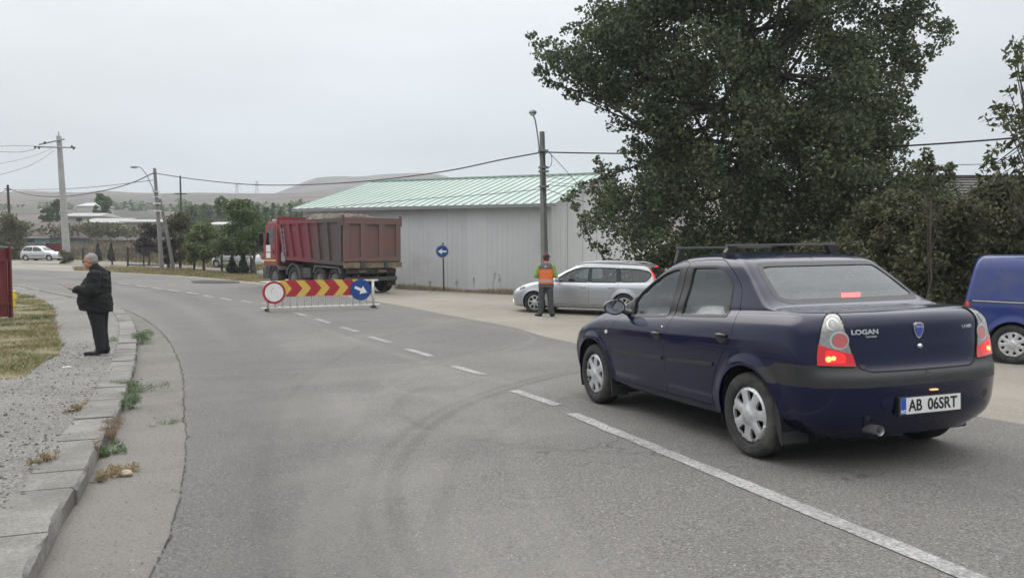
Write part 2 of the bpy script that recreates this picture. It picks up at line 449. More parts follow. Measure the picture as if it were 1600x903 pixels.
    def piece(s, k, name, mats, parent, side=0, gap=0.0, keep=0.0, idxf=None):
        """faces owned by k, edges pulled straight onto the cut outlines; side 0 = both halves in one mesh"""
        f = s.F[s.own == k]; used = np.unique(f); V = s.V[used].copy(); N = s.N[used].copy()
        mp = -np.ones(len(s.V), int); mp[used] = np.arange(len(used)); f = mp[f]
        bd = np.unique(np.array(boundary(f)).ravel()) if len(f) else []
        cell = 0.03
        for b in bd:
            p = V[b]; best = None
            for kk, L in s.polys.items():
                for (axis, poly) in L:
                    if axis == 'c':
                        wx, wz, r = poly
                        if p[1] < .3: continue
                        d = math.hypot(p[0] - wx, p[2] - wz)
                        if abs(d - r) < cell and (best is None or abs(d - r) < best[0]):
                            best = (abs(d - r), 'c', (wx + (p[0] - wx) * r / d, wz + (p[2] - wz) * r / d), None)
                        continue
                    ij = {'y': (0, 2), 'r': (1, 2), 'f': (1, 2), 'z': (0, 1)}[axis]
                    nn = {'y': N[b][1], 'r': -N[b][0], 'f': N[b][0], 'z': N[b][2]}[axis]
                    if nn < 0.08: continue
                    q = np.asarray(poly, float); a = q; c = np.roll(q, -1, 0); u = p[list(ij)]
                    ab = c - a; t = np.clip(((u - a) * ab).sum(1) / ((ab * ab).sum(1) + 1e-12), 0, 1)
                    pr = a + ab * t[:, None]; dd = np.hypot(*(pr - u).T); j = dd.argmin()
                    if dd[j] < cell and (best is None or dd[j] < best[0]):
                        e = ab[j] / (np.linalg.norm(ab[j]) + 1e-9); nm = np.array([-e[1], e[0]])
                        t2 = pr[j]
                        if gap and kk == k:
                            A = 0.5 * (q[:, 0] * np.roll(q[:, 1], -1) - np.roll(q[:, 0], -1) * q[:, 1]).sum()
                            t2 = t2 + nm * gap * (1 if A > 0 else -1)
                        best = (dd[j], axis, tuple(t2), None)
            if best:
                ax, (u, v) = best[1], best[2]
                if ax in 'cy': h = s.cast('y', u, v)
                elif ax == 'r' or ax == 'f': h = s.cast(ax, u, v)
                else: h = s.cast('z', u, v)
                if h is not None and np.linalg.norm(h - p) < 0.08: V[b] = h
                elif ax in 'cy': V[b][0], V[b][2] = u, v
        if side == 0:
            n = len(V); V2 = V * [1, -1, 1]; N2 = N * [1, -1, 1]
            V = np.vstack([V, V2]); N = np.vstack([N, N2]); f = np.vstack([f, f[:, ::-1] + n])
        elif side < 0:
            V = V * [1, -1, 1]; N = N * [1, -1, 1]; f = f[:, ::-1]
        idx = None
        if idxf is not None: idx = idxf(V[f].mean(1))
        o = mesh(name, V, f, mats, parent, True, idx=idx, normals=N)
        if side == 0:
            bm = bmesh.new(); bm.from_mesh(o.data); bmesh.ops.remove_doubles(bm, verts=[v for v in bm.verts if abs(v.co.y) < 1e-4], dist=1e-4)
            bm.to_mesh(o.data); bm.free()
        return o
    def cast(s, axis, u, v):
        if axis == 'y': o, d = Vector((u, 3, v)), Vector((0, -1, 0))
        elif axis == 'r': o, d = Vector((-6, abs(u), v)), Vector((1, 0, 0))
        elif axis == 'd': o, d = Vector((u * DS - 6 * DC, u * DC + 6 * DS, v)), Vector((DC, -DS, 0))
        elif axis == 'f': o, d = Vector((9, abs(u), v)), Vector((-1, 0, 0))
        else: o, d = Vector((u, abs(v), 5)), Vector((0, 0, -1))
        h = s.bvh.ray_cast(o, d)
        if h[0] is None: return None
        p = np.array(h[0])
        if axis not in 'yd' and (u if axis in 'rf' else v) < 0: p[1] = -p[1]
        return p
    def proj(s, P2, axis):
        out = []; nor = []
        for (u, v) in P2:
            p = s.cast(axis, u, v)
            if p is None:
                q = {'y': (u, 1.0, v), 'r': (-1, abs(u), v), 'f': (3, abs(u), v), 'd': (u * DS - DC, u * DC + DS, v), 'z': (u, abs(v), 2)}[axis]
                p = np.array(s.bvh.find_nearest(Vector(q))[0])
                if axis in 'rf' and u < 0 or axis == 'z' and v < 0: p[1] = -p[1]
            sg = -1 if p[1] < 0 and axis not in 'yd' else 1
            nn = s.kd.find_n(Vector((p[0], abs(p[1]), p[2])), 4); w = np.array([1 / (k[2] + 1e-4) for k in nn])
            n = (s.N[[k[1] for k in nn]] * w[:, None]).sum(0); n /= np.linalg.norm(n); n = n * [1, sg, 1]
            out.append(p); nor.append(n)
        return np.array(out), np.array(nor)
    def patch(s, name, poly, axis, off, m, parent, h=0.03, side=1, holes=(), thick=0.0, idx=None):
        V2, T = tri2d(poly, holes, h); P, N = s.proj(V2, axis)
        # orientation: make face normals follow the surface normal
        e = np.cross(P[T[:, 1]] - P[T[:, 0]], P[T[:, 2]] - P[T[:, 0]])
        if (e * N[T].mean(1)).sum() < 0: T = T[:, ::-1]
        Q = P + N * off; F = [tuple(t) for t in T]; NN = N.copy()
        if thick:
            b = boundary(T); n = len(Q); vs = sorted({a for e in b for a in e}); mp = {a: n + k for k, a in enumerate(vs)}
            Q = np.vstack([Q, Q[vs] - N[vs] * thick]); NN = np.vstack([N, N[vs]])
            F += [(c, a, mp[a], mp[c]) for a, c in b]
        if side < 0 and axis in 'yd':
            Q = Q * [1, -1, 1]; NN = NN * [1, -1, 1]; F = [f[::-1] for f in F]
        return mesh(name, Q, F, m, parent, True, normals=NN)
    def ring(s, name, poly, axis, w, off, m, parent, side=1, thick=0.0, h=0.03):
        return s.patch(name, offset_poly(poly, -w * .35), axis, off, m, parent, h, side, holes=[offset_poly(poly, w * .65)], thick=thick)
    def band(s, name, pts, w, axis, off, m, parent, side=1, thick=0.0, h=0.03):
        """a strip of width w along an open line"""
        p = np.array(densify(pts, h, False)); d = np.gradient(p, axis=0); d /= np.linalg.norm(d, axis=1)[:, None] + 1e-9
        nm = np.stack([-d[:, 1], d[:, 0]], 1) * w / 2
        poly = [tuple(q) for q in (p + nm)] + [tuple(q) for q in (p - nm)[::-1]]
        n = len(p); P, N = s.proj(poly, axis); Q = P + N * off
        F = [(k, k + 1, 2 * n - 2 - k, 2 * n - 1 - k) for k in range(n - 1)]
        e = np.cross(Q[F[0][1]] - Q[F[0][0]], Q[F[0][3]] - Q[F[0][0]])
        if e @ N[0] < 0: F = [f[::-1] for f in F]
        if thick:
            b = boundary(F); m0 = len(Q); Q = np.vstack([Q, Q - N * thick]); F += [(c, a, a + m0, c + m0) for a, c in b]
        if side < 0 and axis in 'yd': Q = Q * [1, -1, 1]; F = [f[::-1] for f in F]
        return mesh(name, Q, F, m, parent, not thick)

def text_on(sh, body, size, cy, cz, name, m, parent, xs=1.0, bold=0.0, off=.003, ext=.002):
    o = text_mesh(body, size, name, m, parent, Matrix.Identity(4), extrude=ext, xs=xs, bold=bold)
    for v in o.data.vertices:
        y, z = cy - v.co.x, cz + v.co.y
        p, n = sh.proj([(y, z)], 'r'); q = p[0] + n[0] * (off + v.co.z)
        v.co = q
    return o
def wheel(parent, x, y, r, w, hub, nsp, cap_r, side=1, mt=None, mc=None, style='cap', rot=0.0):
    """rim disc with tyre and hubcap; the outer face looks towards +y for side 1"""
    RM = Matrix.Rotation(R(-90), 4, 'X') if side > 0 else Matrix.Rotation(R(90), 4, 'X')
    T = Matrix.Translation((x, y, r)) @ RM
    b = MB(); b.lathe([(0.02, -w * .1), (cap_r * .98, -w * .1), (cap_r * 1.02, w * .32), (cap_r * 1.05, w * .34)], 32, M=T)
    b.lathe([(0.0, -w * .3), (cap_r * .9, -w * .3), (cap_r, -w * .1)], 32, M=T)
    wh = b.build('wheel', M['hub_dark'], parent, True)
    t = MB(); h = w / 2
    pr = [(cap_r * 1.0, -h * .8), (r * .86, -h), (r * .96, -h * .9), (r * .993, -h * .72), (r, -h * .4)]
    for k in (-.38, -.12, .12, .38):
        pr += [(r, h * (k - .07)), (r * .982, h * (k - .055)), (r * .982, h * (k + .055)), (r, h * (k + .07))]
    pr += [(r, h * .4), (r * .993, h * .72), (r * .965, h * .9), (r * .93, h * .97), (r * .92, h * 1.0), (r * .85, h * 1.03), (r * .80, h * 1.0), (r * .76, h * 1.01),
           (cap_r * 1.06, h * .92), (cap_r * 1.02, h * .8), (cap_r * 1.01, h * .55)]
    t.lathe(pr, 64, M=T); t.build('tyre', mt or M['rubber'], wh, auto=50)
    # hubcap with openings
    holes = []
    for k in range(nsp):
        a0 = 2 * math.pi * (k + rot) / nsp; da = math.pi / nsp
        if style == 'cap':   wi, wo, r0, r1 = .30, .52, .50, .87
        elif style == 'alloy': wi, wo, r0, r1 = .45, .72, .38, .84
        elif style == 'flower': wi, wo, r0, r1 = .40, .40, .56, .80
        q = []
        for (rr, ww) in ((r0, wi), (r1, wo)):
            for sg in ((-1, 1) if rr == r0 else (1, -1)):
                for j in ((0, ) if rr == r0 else (1, .5)):
                    if rr == r0: q.append((rr * cap_r * math.cos(a0 + sg * ww * da), rr * cap_r * math.sin(a0 + sg * ww * da)))
                    else:
                        aa = a0 + sg * ww * da * j; q.append((rr * cap_r * math.cos(aa), rr * cap_r * math.sin(aa)))
        qq = [q[0], q[1], q[2], q[3], q[5], q[4]]
        holes.append(smooth_poly(qq, 1))
    outer = [(cap_r * math.cos(2 * math.pi * k / 48), cap_r * math.sin(2 * math.pi * k / 48)) for k in range(48)]
    V2, F = tri2d(outer, holes, cap_r * .09)
    rr = np.hypot(V2[:, 0], V2[:, 1]) / cap_r; an = np.arctan2(V2[:, 1], V2[:, 0])
    z = h * .86 + w * .05 * (1 - rr ** 2) - w * .10 * sm((.30 - np.abs(rr - .0)) / .05) * 0 + w * .07 * sm((.27 - rr) / .04) - w * .09 * sm((rr - .93) / .07)
    z -= w * .05 * sm((rr - .3) / .15) * sm((.9 - rr) / .1) * (0.5 + 0.5 * np.cos(nsp * (an - 2 * math.pi * rot / nsp)))
    V = np.c_[V2, z]; F = [tuple(t_) for t_ in F]; bd = boundary(F); n = len(V)
    V = np.vstack([V, V - [0, 0, w * .10]]); F += [(c, a, a + n, c + n) for a, c in bd]
    V = [tuple(T @ Vector(v)) for v in V]
    o = mesh('hubcap', V, F, mc or M['hubcap'], wh, True)
    bm = bmesh.new(); bm.from_mesh(o.data)
    for e in bm.edges:
        if len(e.link_faces) == 2 and e.calc_face_angle(0) > R(38): e.smooth = False
    bm.to_mesh(o.data); bm.free()
    for k in range(4 if style == 'cap' else 0):   # bolt bosses
        pass
    return wh
def arch_liner(mb, x, z, r, y0, y1, side):
    """dark inner wheel housing"""
    pts = [(x + r * math.cos(t), z + r * math.sin(t)) for t in np.linspace(-0.45, math.pi + .45, 25)]
    V = [(a, side * y0, b) for a, b in pts] + [(a, side * y1, b) for a, b in pts]; n = len(pts)
    F = [(k, k + 1, k + 1 + n, k + n) for k in range(n - 1)] + [tuple(range(n))]
    mb.add(V, F)
def seat(mb, x, y, z, w=.5, hr=True):
    mb.box(x - .25, x + .27, y - w / 2, y + w / 2, z, z + .16, bev=.05)
    Mx = Matrix.Translation((x - .27, y, z + .12)) @ Matrix.Rotation(R(-14), 4, 'Y')
    mb.box(-.07, .07, -w / 2 + .02, w / 2 - .02, 0, .56, M=Mx, bev=.05)
    if hr:
        mb.box(-.05, .05, -.13, .13, .60, .80, M=Mx, bev=.045); mb.box(-.012, .012, -.06, -.045, .5, .65, M=Mx); mb.box(-.012, .012, .045, .06, .5, .65, M=Mx)
M['navy'] = mat('navy_paint', (0.0014, 0.0036, 0.029), 0.20, coat=.65, spec=.15, dirt=(0.0035, 0.0052, 0.020), dirt_amt=0.2, dirt_scale=1.5)
M['rubber'] = mat('tyre_rubber', (0.028, 0.028, 0.028), 0.85, var=.25, vscale=9, dirt=(0.10, 0.095, 0.085), dirt_amt=.35)
M['black'] = mat('black_trim', (0.012, 0.012, 0.013), 0.45)
M['gloss_black'] = mat('gloss_black', (0.01, 0.01, 0.012), 0.15, coat=.5)
M['under'] = mat('underbody', (0.012, 0.012, 0.012), 0.9)
M['bumper'] = mat('bumper_plastic', (0.026, 0.026, 0.028), 0.5, var=.15, vscale=8, bump=.15, bscale=300)
M['hub_dark'] = mat('wheel_inside', (0.02, 0.02, 0.02), 0.7)
M['hubcap'] = mat('hubcap_silver', (0.58, 0.59, 0.60), 0.34, metal=.5, dirt=(0.28, 0.27, 0.25), dirt_amt=.25, dirt_scale=9)
M['chrome'] = mat('chrome', (0.75, 0.75, 0.76), 0.16, metal=1)
M['steel'] = mat('dull_steel', (0.3, 0.3, 0.3), 0.4, metal=.8)
M['glass'] = glass('car_glass', (.44, .52, .52), dust=.035, dustcol=(.36, .42, .42))
M['glass_rear'] = glass('car_glass_dusty', (0.52, 0.57, 0.57), .10, (.36, .39, .40))
M['fabric'] = mat('seat_fabric', (0.06, 0.062, 0.065), 0.95, var=.2, vscale=30)
M['lamp_red'] = mat('lamp_red', (0.35, 0.004, 0.008), 0.12, coat=1, emit=(1, 0.005, 0.015), estr=0.22)
M['lamp_lit'] = mat('lamp_lit', (0.7, 0.02, 0.02), 0.2, emit=(1, 0.012, 0.014), estr=1.7)
M['lamp_hot'] = mat('lamp_hot', (1, 0.2, 0.1), 0.2, emit=(1, 0.20, 0.06), estr=4)
M['lamp_pink'] = mat('lamp_pink', (0.5, 0.1, 0.1), 0.15, coat=1)
M['lamp_clear'] = mat('lamp_clear', (0.30, 0.30, 0.285), 0.15, metal=.6, coat=1, var=.2, vscale=40)
M['lamp_silver'] = mat('lamp_reflector', (0.6, 0.6, 0.58), 0.15, metal=.9)
M['plate'] = mat('plate_white', (0.72, 0.73, 0.72), 0.45, dirt=(0.5, 0.48, 0.44), dirt_amt=.2)
M['plate_blue'] = mat('plate_blue', (0.02, 0.08, 0.42), 0.4)
M['ink'] = mat('plate_ink', (0.01, 0.01, 0.01), 0.5)
M['badge'] = mat('badge_silver', (0.62, 0.62, 0.62), 0.25, metal=.8)
M['badge_blue'] = mat('badge_blue', (0.015, 0.05, 0.32), 0.25, coat=1)
M['mirror'] = mat('mirror_glass', (0.8, 0.82, 0.84), 0.03, metal=1)
M['amber'] = mat('indicator_clear', (0.75, 0.72, 0.66), 0.2, coat=1)
# ------------------------------------------------------------------ dark blue saloon, the nearest car
def build_sedan():
    car = thing('saloon_car', 'dark navy saloon with lit brake lights and black roof bars, nearest car on the road', 'car')
    WX = 2.63; RX = -.04
    arch = .375
    belt = [(-.8, 1.055), (-.3, 1.055), (.3, 1.03), (1.0, .99), (1.9, .945), (2.4, .925), (2.9, .87), (3.15, .80)]
    low = [(-.9, .325), (-.45, .325), (0, .25), (2.6, .25), (3.1, .22), (3.4, .20)]
    cs = [
        dict(xr=-.74, xf=3.26, w=.66, rr=.30, rf=.5, z=[(-1, .24), (4, .2)], sub=3),
        dict(xr=-.81, xf=3.33, w=.79, rr=.32, rf=.5, z=low, sub=4),
        dict(xr=-.865, xf=3.37, w=.832, rr=.42, rf=.5, z=[(-.9, .41), (-.4, .40), (.3, .36), (2.4, .36), (3.4, .33)]),
        dict(xr=-.885, xf=3.40, w=.857, rr=.44, rf=.52, z=[(-.9, .60), (-.4, .56), (1.2, .52), (2.4, .54), (3.4, .52)]),
        dict(xr=-.875, xf=3.37, w=.866, rr=.43, rf=.52, z=[(-.9, .67), (-.4, .66), (1.2, .64), (2.4, .64), (3.4, .60)], sub=5),
        dict(xr=-.825, xf=3.34, w=.871, rr=.35, rf=.55, z=[(-.9, .71), (-.4, .74), (1.2, .74), (2.4, .72), (3.4, .66)]),
        dict(xr=-.80, xf=3.27, w=.863, rr=.34, rf=.6, z=[(-.9, .88), (-.4, .88), (1.2, .84), (2.4, .81), (3.3, .74)]),
        dict(xr=-.785, xf=3.16, w=.838, rr=.34, rf=.7, z=[(-.9, 1.01), (-.3, .99), (1.2, .91), (2.4, .88), (3.2, .79)]),
        dict(xr=-.755, xf=3.06, w=.795, rr=.34, rf=.75, z=belt, sub=6),
        dict(xr=-.70, xf=2.98, w=.765, rr=.34, rf=.75, z=[(-.8, 1.085), (-.3, 1.08), (.3, 1.06), (1.0, 1.02), (1.9, .975), (2.4, .955), (2.9, .895), (3.15, .84)]),
        dict(xr=-.265, xf=2.42, w=.750, rr=.17, rf=.40, n=3.6, z=[(-.3, 1.115), (.3, 1.10), (1.0, 1.075), (1.9, 1.04), (2.45, .985)]),
        dict(xr=-.005, xf=2.03, w=.685, rr=.15, rf=.38, n=3.4, z=[(-.02, 1.285), (.4, 1.255), (1, 1.225), (1.7, 1.205), (2.05, 1.21)]),
        dict(xr=.215, xf=1.66, w=.625, rr=.13, rf=.34, n=3.2, z=[(.2, 1.43), (.6, 1.422), (1, 1.41), (1.3, 1.395), (1.7, 1.40)], sub=6),
        dict(xr=.28, xf=1.55, w=.578, rr=.15, rf=.32, n=2.8, z=[(.25, 1.458), (.6, 1.475), (1, 1.475), (1.3, 1.46), (1.6, 1.442)], sub=5),
        dict(xr=.35, xf=1.46, w=.48, rr=.14, rf=.30, n=2.8, z=[(.33, 1.480), (.65, 1.503), (1, 1.508), (1.3, 1.495), (1.5, 1.465)]),
        dict(xr=.42, xf=1.40, w=.22, rr=.14, rf=.28, n=2.8, z=[(.40, 1.495), (.7, 1.517), (1, 1.527), (1.3, 1.512), (1.5, 1.478)]),
        dict(xr=.48, xf=1.35, w=.0, rr=.10, rf=.10, n=2.8, z=[(.45, 1.50), (.75, 1.523), (1, 1.532), (1.4, 1.50)]),
    ]
    sh = Shell(cs, nu=250, sub=9, flares=[(RX, .31, arch, .10, .022), (WX, .31, arch, .08, .016)], wheels=[(RX, .31, arch), (WX, .31, arch)])
    # outlines in the side view (x, z)
    wf = fillet([(1.215, .975), (1.90, .945), (1.925, .985), (1.93, 1.09), (1.85, 1.19), (1.685, 1.288), (1.50, 1.358), (1.36, 1.39), (1.235, 1.403)], .04)
    wr = fillet([(.300, 1.023), (1.025, .992), (1.032, 1.18), (1.04, 1.41), (.634, 1.412), (.515, 1.362), (.374, 1.262), (.350, 1.20), (.315, 1.08)], [.01, .01, .2, .03, .08, .08, .06, .06, .06])
    df = fillet([(1.165, .305), (1.16, .80), (1.10, .975), (1.125, 1.25), (1.130, 1.455), (1.30, 1.452), (1.55, 1.405), (1.75, 1.325), (1.90, 1.235), (2.04, 1.07), (2.10, .945), (2.21, .80), (2.235, .60), (2.20, .42), (2.15, .305)], .05)
    dr = fillet([(1.165, .305), (1.16, .80), (1.10, .975), (1.125, 1.25), (1.130, 1.455), (.85, 1.47), (.60, 1.465), (.50, 1.42), (.41, 1.373), (.251, 1.262), (.205, 1.18), (.165, 1.05), (.14, .90), (.20, .80), (.335, .64), (.42, .50), (.455, .38), (.46, .305)], [.01, .05, .05, .05, .02, .1, .05, .08, .05, .05, .05, .05, .05, .05, .05, .05, .05, .01])
    sh.mark(-1, 'y', wf).mark(-1, 'y', wr)
    sh.mark(1, 'y', df).mark(2, 'y', dr)
    rg = [(-.9, 1.133), (.53, 1.133), (.60, 1.140), (.645, 1.165), (.640, 1.20), (.600, 1.33), (.570, 1.40), (.535, 1.428), (.46, 1.433), (-.9, 1.440)]
    ws = [(-.9, 1.03), (.62, 1.03), (.66, 1.06), (.55, 1.34), (.52, 1.40), (.47, 1.42), (-.9, 1.425)]
    sh.mark(-1, 'r', rg).mark(-1, 'f', ws)
    # bumper in black plastic: the upper band; boot lid edge
    sh.mark(3, 'y', [(.0, .60), (-.10, .655), (-.33, .712), (-.41, .745), (-1.2, .745), (-1.2, .598), (-.05, .590)])
    sh.mark(3, 'r', [(-1, .692), (.43, .692), (.50, .715), (.55, .745), (1.2, .745), (1.2, .598), (-1, .598)])
    sh.mark(4, 'y', [(3.04, .63), (3.9, .63), (3.9, .30), (2.90, .30), (2.90, .5)]).mark(4, 'f', [(-1, .63), (1.2, .63), (1.2, .30), (-1, .30)])
    body = sh.piece(0, 'body', [M['navy'], M['under']], car, 0, idxf=lambda C: np.where(C[:, 2] < .245, 1, 0))
    sh.piece(3, 'rear_bumper', M['bumper'], car, 0); sh.piece(4, 'front_bumper', M['bumper'], car, 0)
    for side in (1, -1):
        for k, dp, wp in ((1, df, wf), (2, dr, wr)):
            d = sh.piece(k, 'door', [M['navy']], car, side, gap=.005)
            sh.ring('window_seal', wp, 'y', .019, .003, M['black'], d, side, thick=.02)
            sh.patch('window', wp, 'y', -.012, M['glass'], d, .08, side)
            # rub strip and handle
            if k == 1: sh.band('rub_strip', [(1.20, .613), (2.16, .587)], .030, 'y', .009, M['bumper'], d, side, thick=.012)
            else: sh.band('rub_strip', [(.40, .645), (1.115, .615)], .030, 'y', .009, M['bumper'], d, side, thick=.012)
            hx, hz = ((1.290, .812), (.280, .868))[k - 1]
            el = [(hx + 0.070 * math.cos(t), hz + .045 * math.sin(t)) for t in np.linspace(0, 2 * math.pi, 20, endpoint=False)]
            sh.patch('handle_cup', el, 'y', .001, M['black'], d, .02, side)
            P, N = sh.proj([(hx + a, hz + .012) for a in (-.07, -.04, 0, .04, .07)], 'y')
            hm = MB(); hm.tube([tuple((p + n * o) * [1, side, 1]) for p, n, o in zip(P, N, (.004, .022, .028, .022, .004))], [.011, .014, .015, .014, .011], 8)
            hm.build('handle', M['gloss_black'], d, True)
            if k == 1:
                P, N = sh.proj([(1.215, .885)], 'y'); q = P[0] * [1, side, 1]
                MB().lathe([(0, .006), (.010, .004), (.012, 0)], 12, M=Matrix.Translation(q) @ Matrix.Rotation(R(-90 * side), 4, 'X')).build('door_lock', M['chrome'], d, True)
        # dark reveal behind the door gaps, black pillar trim between the side windows
        sh.patch('door_gap', offset_poly(df, -.012), 'y', -.016, M['under'], car, .05, side, holes=[offset_poly(df, .03)])
        sh.patch('door_gap', offset_poly(dr, -.012), 'y', -.016, M['under'], car, .05, side, holes=[offset_poly(dr, .03)])
        sh.patch('pillar_trim', [(1.035, .99), (1.095, .985), (1.118, 1.25), (1.118, 1.41), (1.050, 1.415), (1.042, 1.20)], 'y', .002, M['black'], car, .03, side)
        sh.patch('pillar_trim', [(1.115, .984), (1.205, .980), (1.225, 1.405), (1.137, 1.41), (1.132, 1.25)], 'y', .002, M['black'], car, .03, side)
        # bonnet shut line, wing repeater
        sh.band('panel_seam', [(2.06, .975), (2.5, .945), (2.9, .885), (3.05, .84)], .006, 'y', .0012, M['under'], car, side)
        sh.band('panel_seam', [(-.40, .742), (-.60, .75)], .006, 'y', .0015, M['under'], car, side)
        rp = smooth_poly([(2.27, .755), (2.32, .755), (2.32, .79), (2.27, .79)], 1)
        sh.patch('side_indicator', rp, 'y', .006, M['amber'], car, .02, side, thick=.008)
        # wheel-arch lips
        for wx in (RX, WX):
            q = [(wx + (arch + .004) * math.cos(t), .31 + (arch + .004) * math.sin(t)) for t in np.linspace(-.10, math.pi + .10, 40)]
            q = [p for p in q if p[1] > .27]
            sh.band('arch_lip', q, .014, 'y', .0015, M['navy'], car, side, thick=.03)
        # door mirror
        mm = MB(); Mx = Matrix.Translation((1.975, side * .935, 1.03)) @ Matrix.Rotation(R(-6 * side), 4, 'Z')
        bm = bmesh.new(); bmesh.ops.create_uvsphere(bm, u_segments=24, v_segments=14, radius=1)
        for v in bm.verts:
            x, y, z = v.co; v.co = Vector((max(x, -.25) * .085, y * .112 * (1 + .06 * z), z * .075 * (1 - .12 * y * side)))
        mm.add([tuple(Mx @ v.co) for v in bm.verts], [tuple(v.index for v in f.verts) for f in bm.faces]); bm.free()
        mm.tube([tuple(Mx @ Vector(p)) for p in ((.01, -.09 * side, -.03), (.0, -.14 * side, -.055), (-.01, -.19 * side, -.06))], [.03, .034, .042], 10)
        mir = mm.build('side_mirror', M['gloss_black'], car, True, auto=45)
        e = [( .096 * math.cos(t), .060 * math.sin(t)) for t in np.linspace(0, 2 * math.pi, 24, endpoint=False)]
        V = [tuple(Mx @ Vector((-.0245, a, b))) for a, b in e]; mesh('mirror_glass', V, [tuple(range(24))[::-1]], M['mirror'], mir, False)
        sh.patch('mirror_base', [(1.885, .965), (1.98, .955), (1.975, 1.03), (1.93, 1.12), (1.90, 1.06)], 'y', .008, M['black'], car, .03, side, thick=.012)
        # rear lamps wrapping round the corner, traced on the rear view (y, z)
        s_ = side
        lamp = fillet([(-.102, .731), (.140, .743), (.142, .80), (.134, .88), (.117, .985), (.095, 1.055), (.070, 1.082), (.025, 1.087), (-.006, 1.066), (-.038, .975), (-.077, .825)], .02)
        lower = [(-.100, .733), (.139, .745), (.141, .80), (.134, .885), (.08, .865), (.0, .838), (-.080, .815)]
        lb = sh.patch('tail_light', lamp, 'd', .007, M['lamp_clear'], car, .02, side, thick=.012)
        sh.patch('brake_lens', lower, 'd', .009, M['lamp_red'], lb, .015, side, thick=.003)
        gl = fillet([(-.030, .757), (.088, .760), (.092, .80), (.085, .845), (.04, .84), (-.025, .818), (-.038, .79)], .02)
        sh.patch('lit_bulb', gl, 'd', .0105, M['lamp_lit'], lb, .015, side)
        for cx, cz, rr in ((.070, .787, .020), (.040, .792, .016)):
            sh.patch('hot_bulb', [(cx + rr * math.cos(t), cz + rr * math.sin(t)) for t in np.linspace(0, 6.28, 12, endpoint=False)], 'd', .0115, M['lamp_hot'], lb, .015, side)
        for cx, cz, rr, mt_ in ((-.005, .905, .047, 'lamp_pink'), (.036, 1.01, .028, 'lamp_clear')):
            c = [(cx + rr * math.cos(t), cz + rr * math.sin(t)) for t in np.linspace(0, 6.28, 24, endpoint=False)]
            sh.ring('reflector', [(cx + .008 + rr * 1.2 * math.cos(t), cz + .004 + rr * 1.2 * math.sin(t)) for t in np.linspace(0, 6.28, 24, endpoint=False)], 'd', rr * .3, .0085, M['lamp_silver'], lb, side)
            sh.patch('reflector', c, 'd', .0095, M[mt_], lb, .02, side)
        sh.ring('lamp_seal', lamp, 'd', .008, .0075, M['under'], lb, side)
        # mud flaps
        fl = MB(); fl.prism([(-.345, .50), (-.33, .33), (-.40, .17), (-.415, .155), (-.425, .17), (-.40, .36)], side * .62, side * .845); fl.build('mud_flap', M['bumper'], car)
        fl = MB(); fl.prism([(2.255, .32), (2.245, .20), (2.235, .13), (2.25, .125), (2.265, .20), (2.275, .32)], side * .66, side * .84); fl.build('mud_flap', M['bumper'], car)
        # wheels
        wheel(car, RX, side * .765, .315, .19, 'cap', 7, .208, side, rot=.1 + .2 * (side < 0))
        wheel(car, WX, side * .765, .308, .19, 'cap', 7, .208, side, rot=.55)
    # glazing front and back
    half = lambda q: [(a, b) for a, b in q if a > 0]
    def full(q):
        h = half(q); return h + [(-a, b) for a, b in h[::-1]]
    fr = full(rg); fw = full(ws)
    rw = sh.patch('rear_window', fr, 'r', -.004, M['glass_rear'], car, .06)
    for zz in (1.20, 1.235, 1.27, 1.305, 1.34, 1.375): sh.band('heater_wire', [(-.50, zz), (.50, zz)], .003, 'r', -.006, M['seal'], rw, h=.08)
    sh.ring('glass_border', offset_poly(fr, .006), 'r', .034, .0015, M['seal'], rw)
    fw_o = sh.patch('windscreen', fw, 'f', -.004, M['glass'], car, .06)
    sh.ring('glass_border', offset_poly(fw, .006), 'f', .04, .0015, M['black'], fw_o)
    # boot lid shut line
    L = [(.64, 1.07), (.59, .93), (.55, .80), (.495, .715), (.43, .694), (0, .692), (-.43, .694), (-.495, .715), (-.55, .80), (-.59, .93), (-.64, 1.07)]
    sh.band('boot_seam', L, .009, 'r', .0015, M['under'], car)
    sh.band('boot_seam', [(.675, 1.075), (.655, 1.11)], .007, 'z', .0015, M['under'], car)
    # step between rear bumper and its painted lower half, plate recess and plate
    rc = smooth_poly([(-.42, .565), (.42, .565), (.36, .40), (-.36, .40)], 1)
    rec = sh.patch('plate_recess', rc, 'r', .003, M['navy2'], car, .04)
    px = sh.cast('r', 0, .47)[0]
    pm = MB(); pm.box(px - .022, px + .02, -.275, .275, .395, .525, bev=.006)
    pl = pm.build('number_plate', M['black'], car)
    MB().box(px - .0255, px - .023, -.260, .260, .407, .517).build('plate_face', M['plate'], pl)
    MB().box(px - .0275, px - .026, .217, .260, .407, .517).build('country_band', M['plate_blue'], pl)
    RV = lambda x, y, z: Matrix(((0, 0, -1, x), (-1, 0, 0, y), (0, 1, 0, z), (0, 0, 0, 1)))
    text_mesh('AB', .108, 'plate_letters', M['ink'], pl, RV(px - .027, .137, .460), xs=.86, bold=.002)
    text_mesh('06SRT', .108, 'plate_letters', M['ink'], pl, RV(px - .027, -.098, .460), xs=.90, bold=.002)
    text_mesh('RO', .030, 'country_code', M['plate'], pl, RV(px - .0285, .238, .425), bold=.001)
    MB().box(px - .03, px - .01, -.06, .0, .552, .562).build('plate_lamp', M['lamp_plate'], car)
    bx = sh.cast('r', 0, .95)[0]
    sd = smooth_poly([(-.040, .055), (.040, .055), (.041, .0), (.022, -.040), (0, -.058), (-.022, -.040), (-.041, .0)], 1)
    b = MB(); b.prism([(-u, v + .953) for u, v in sd], bx - .010, bx + .01, 'x')
    em = b.build('badge', M['badge'], car)
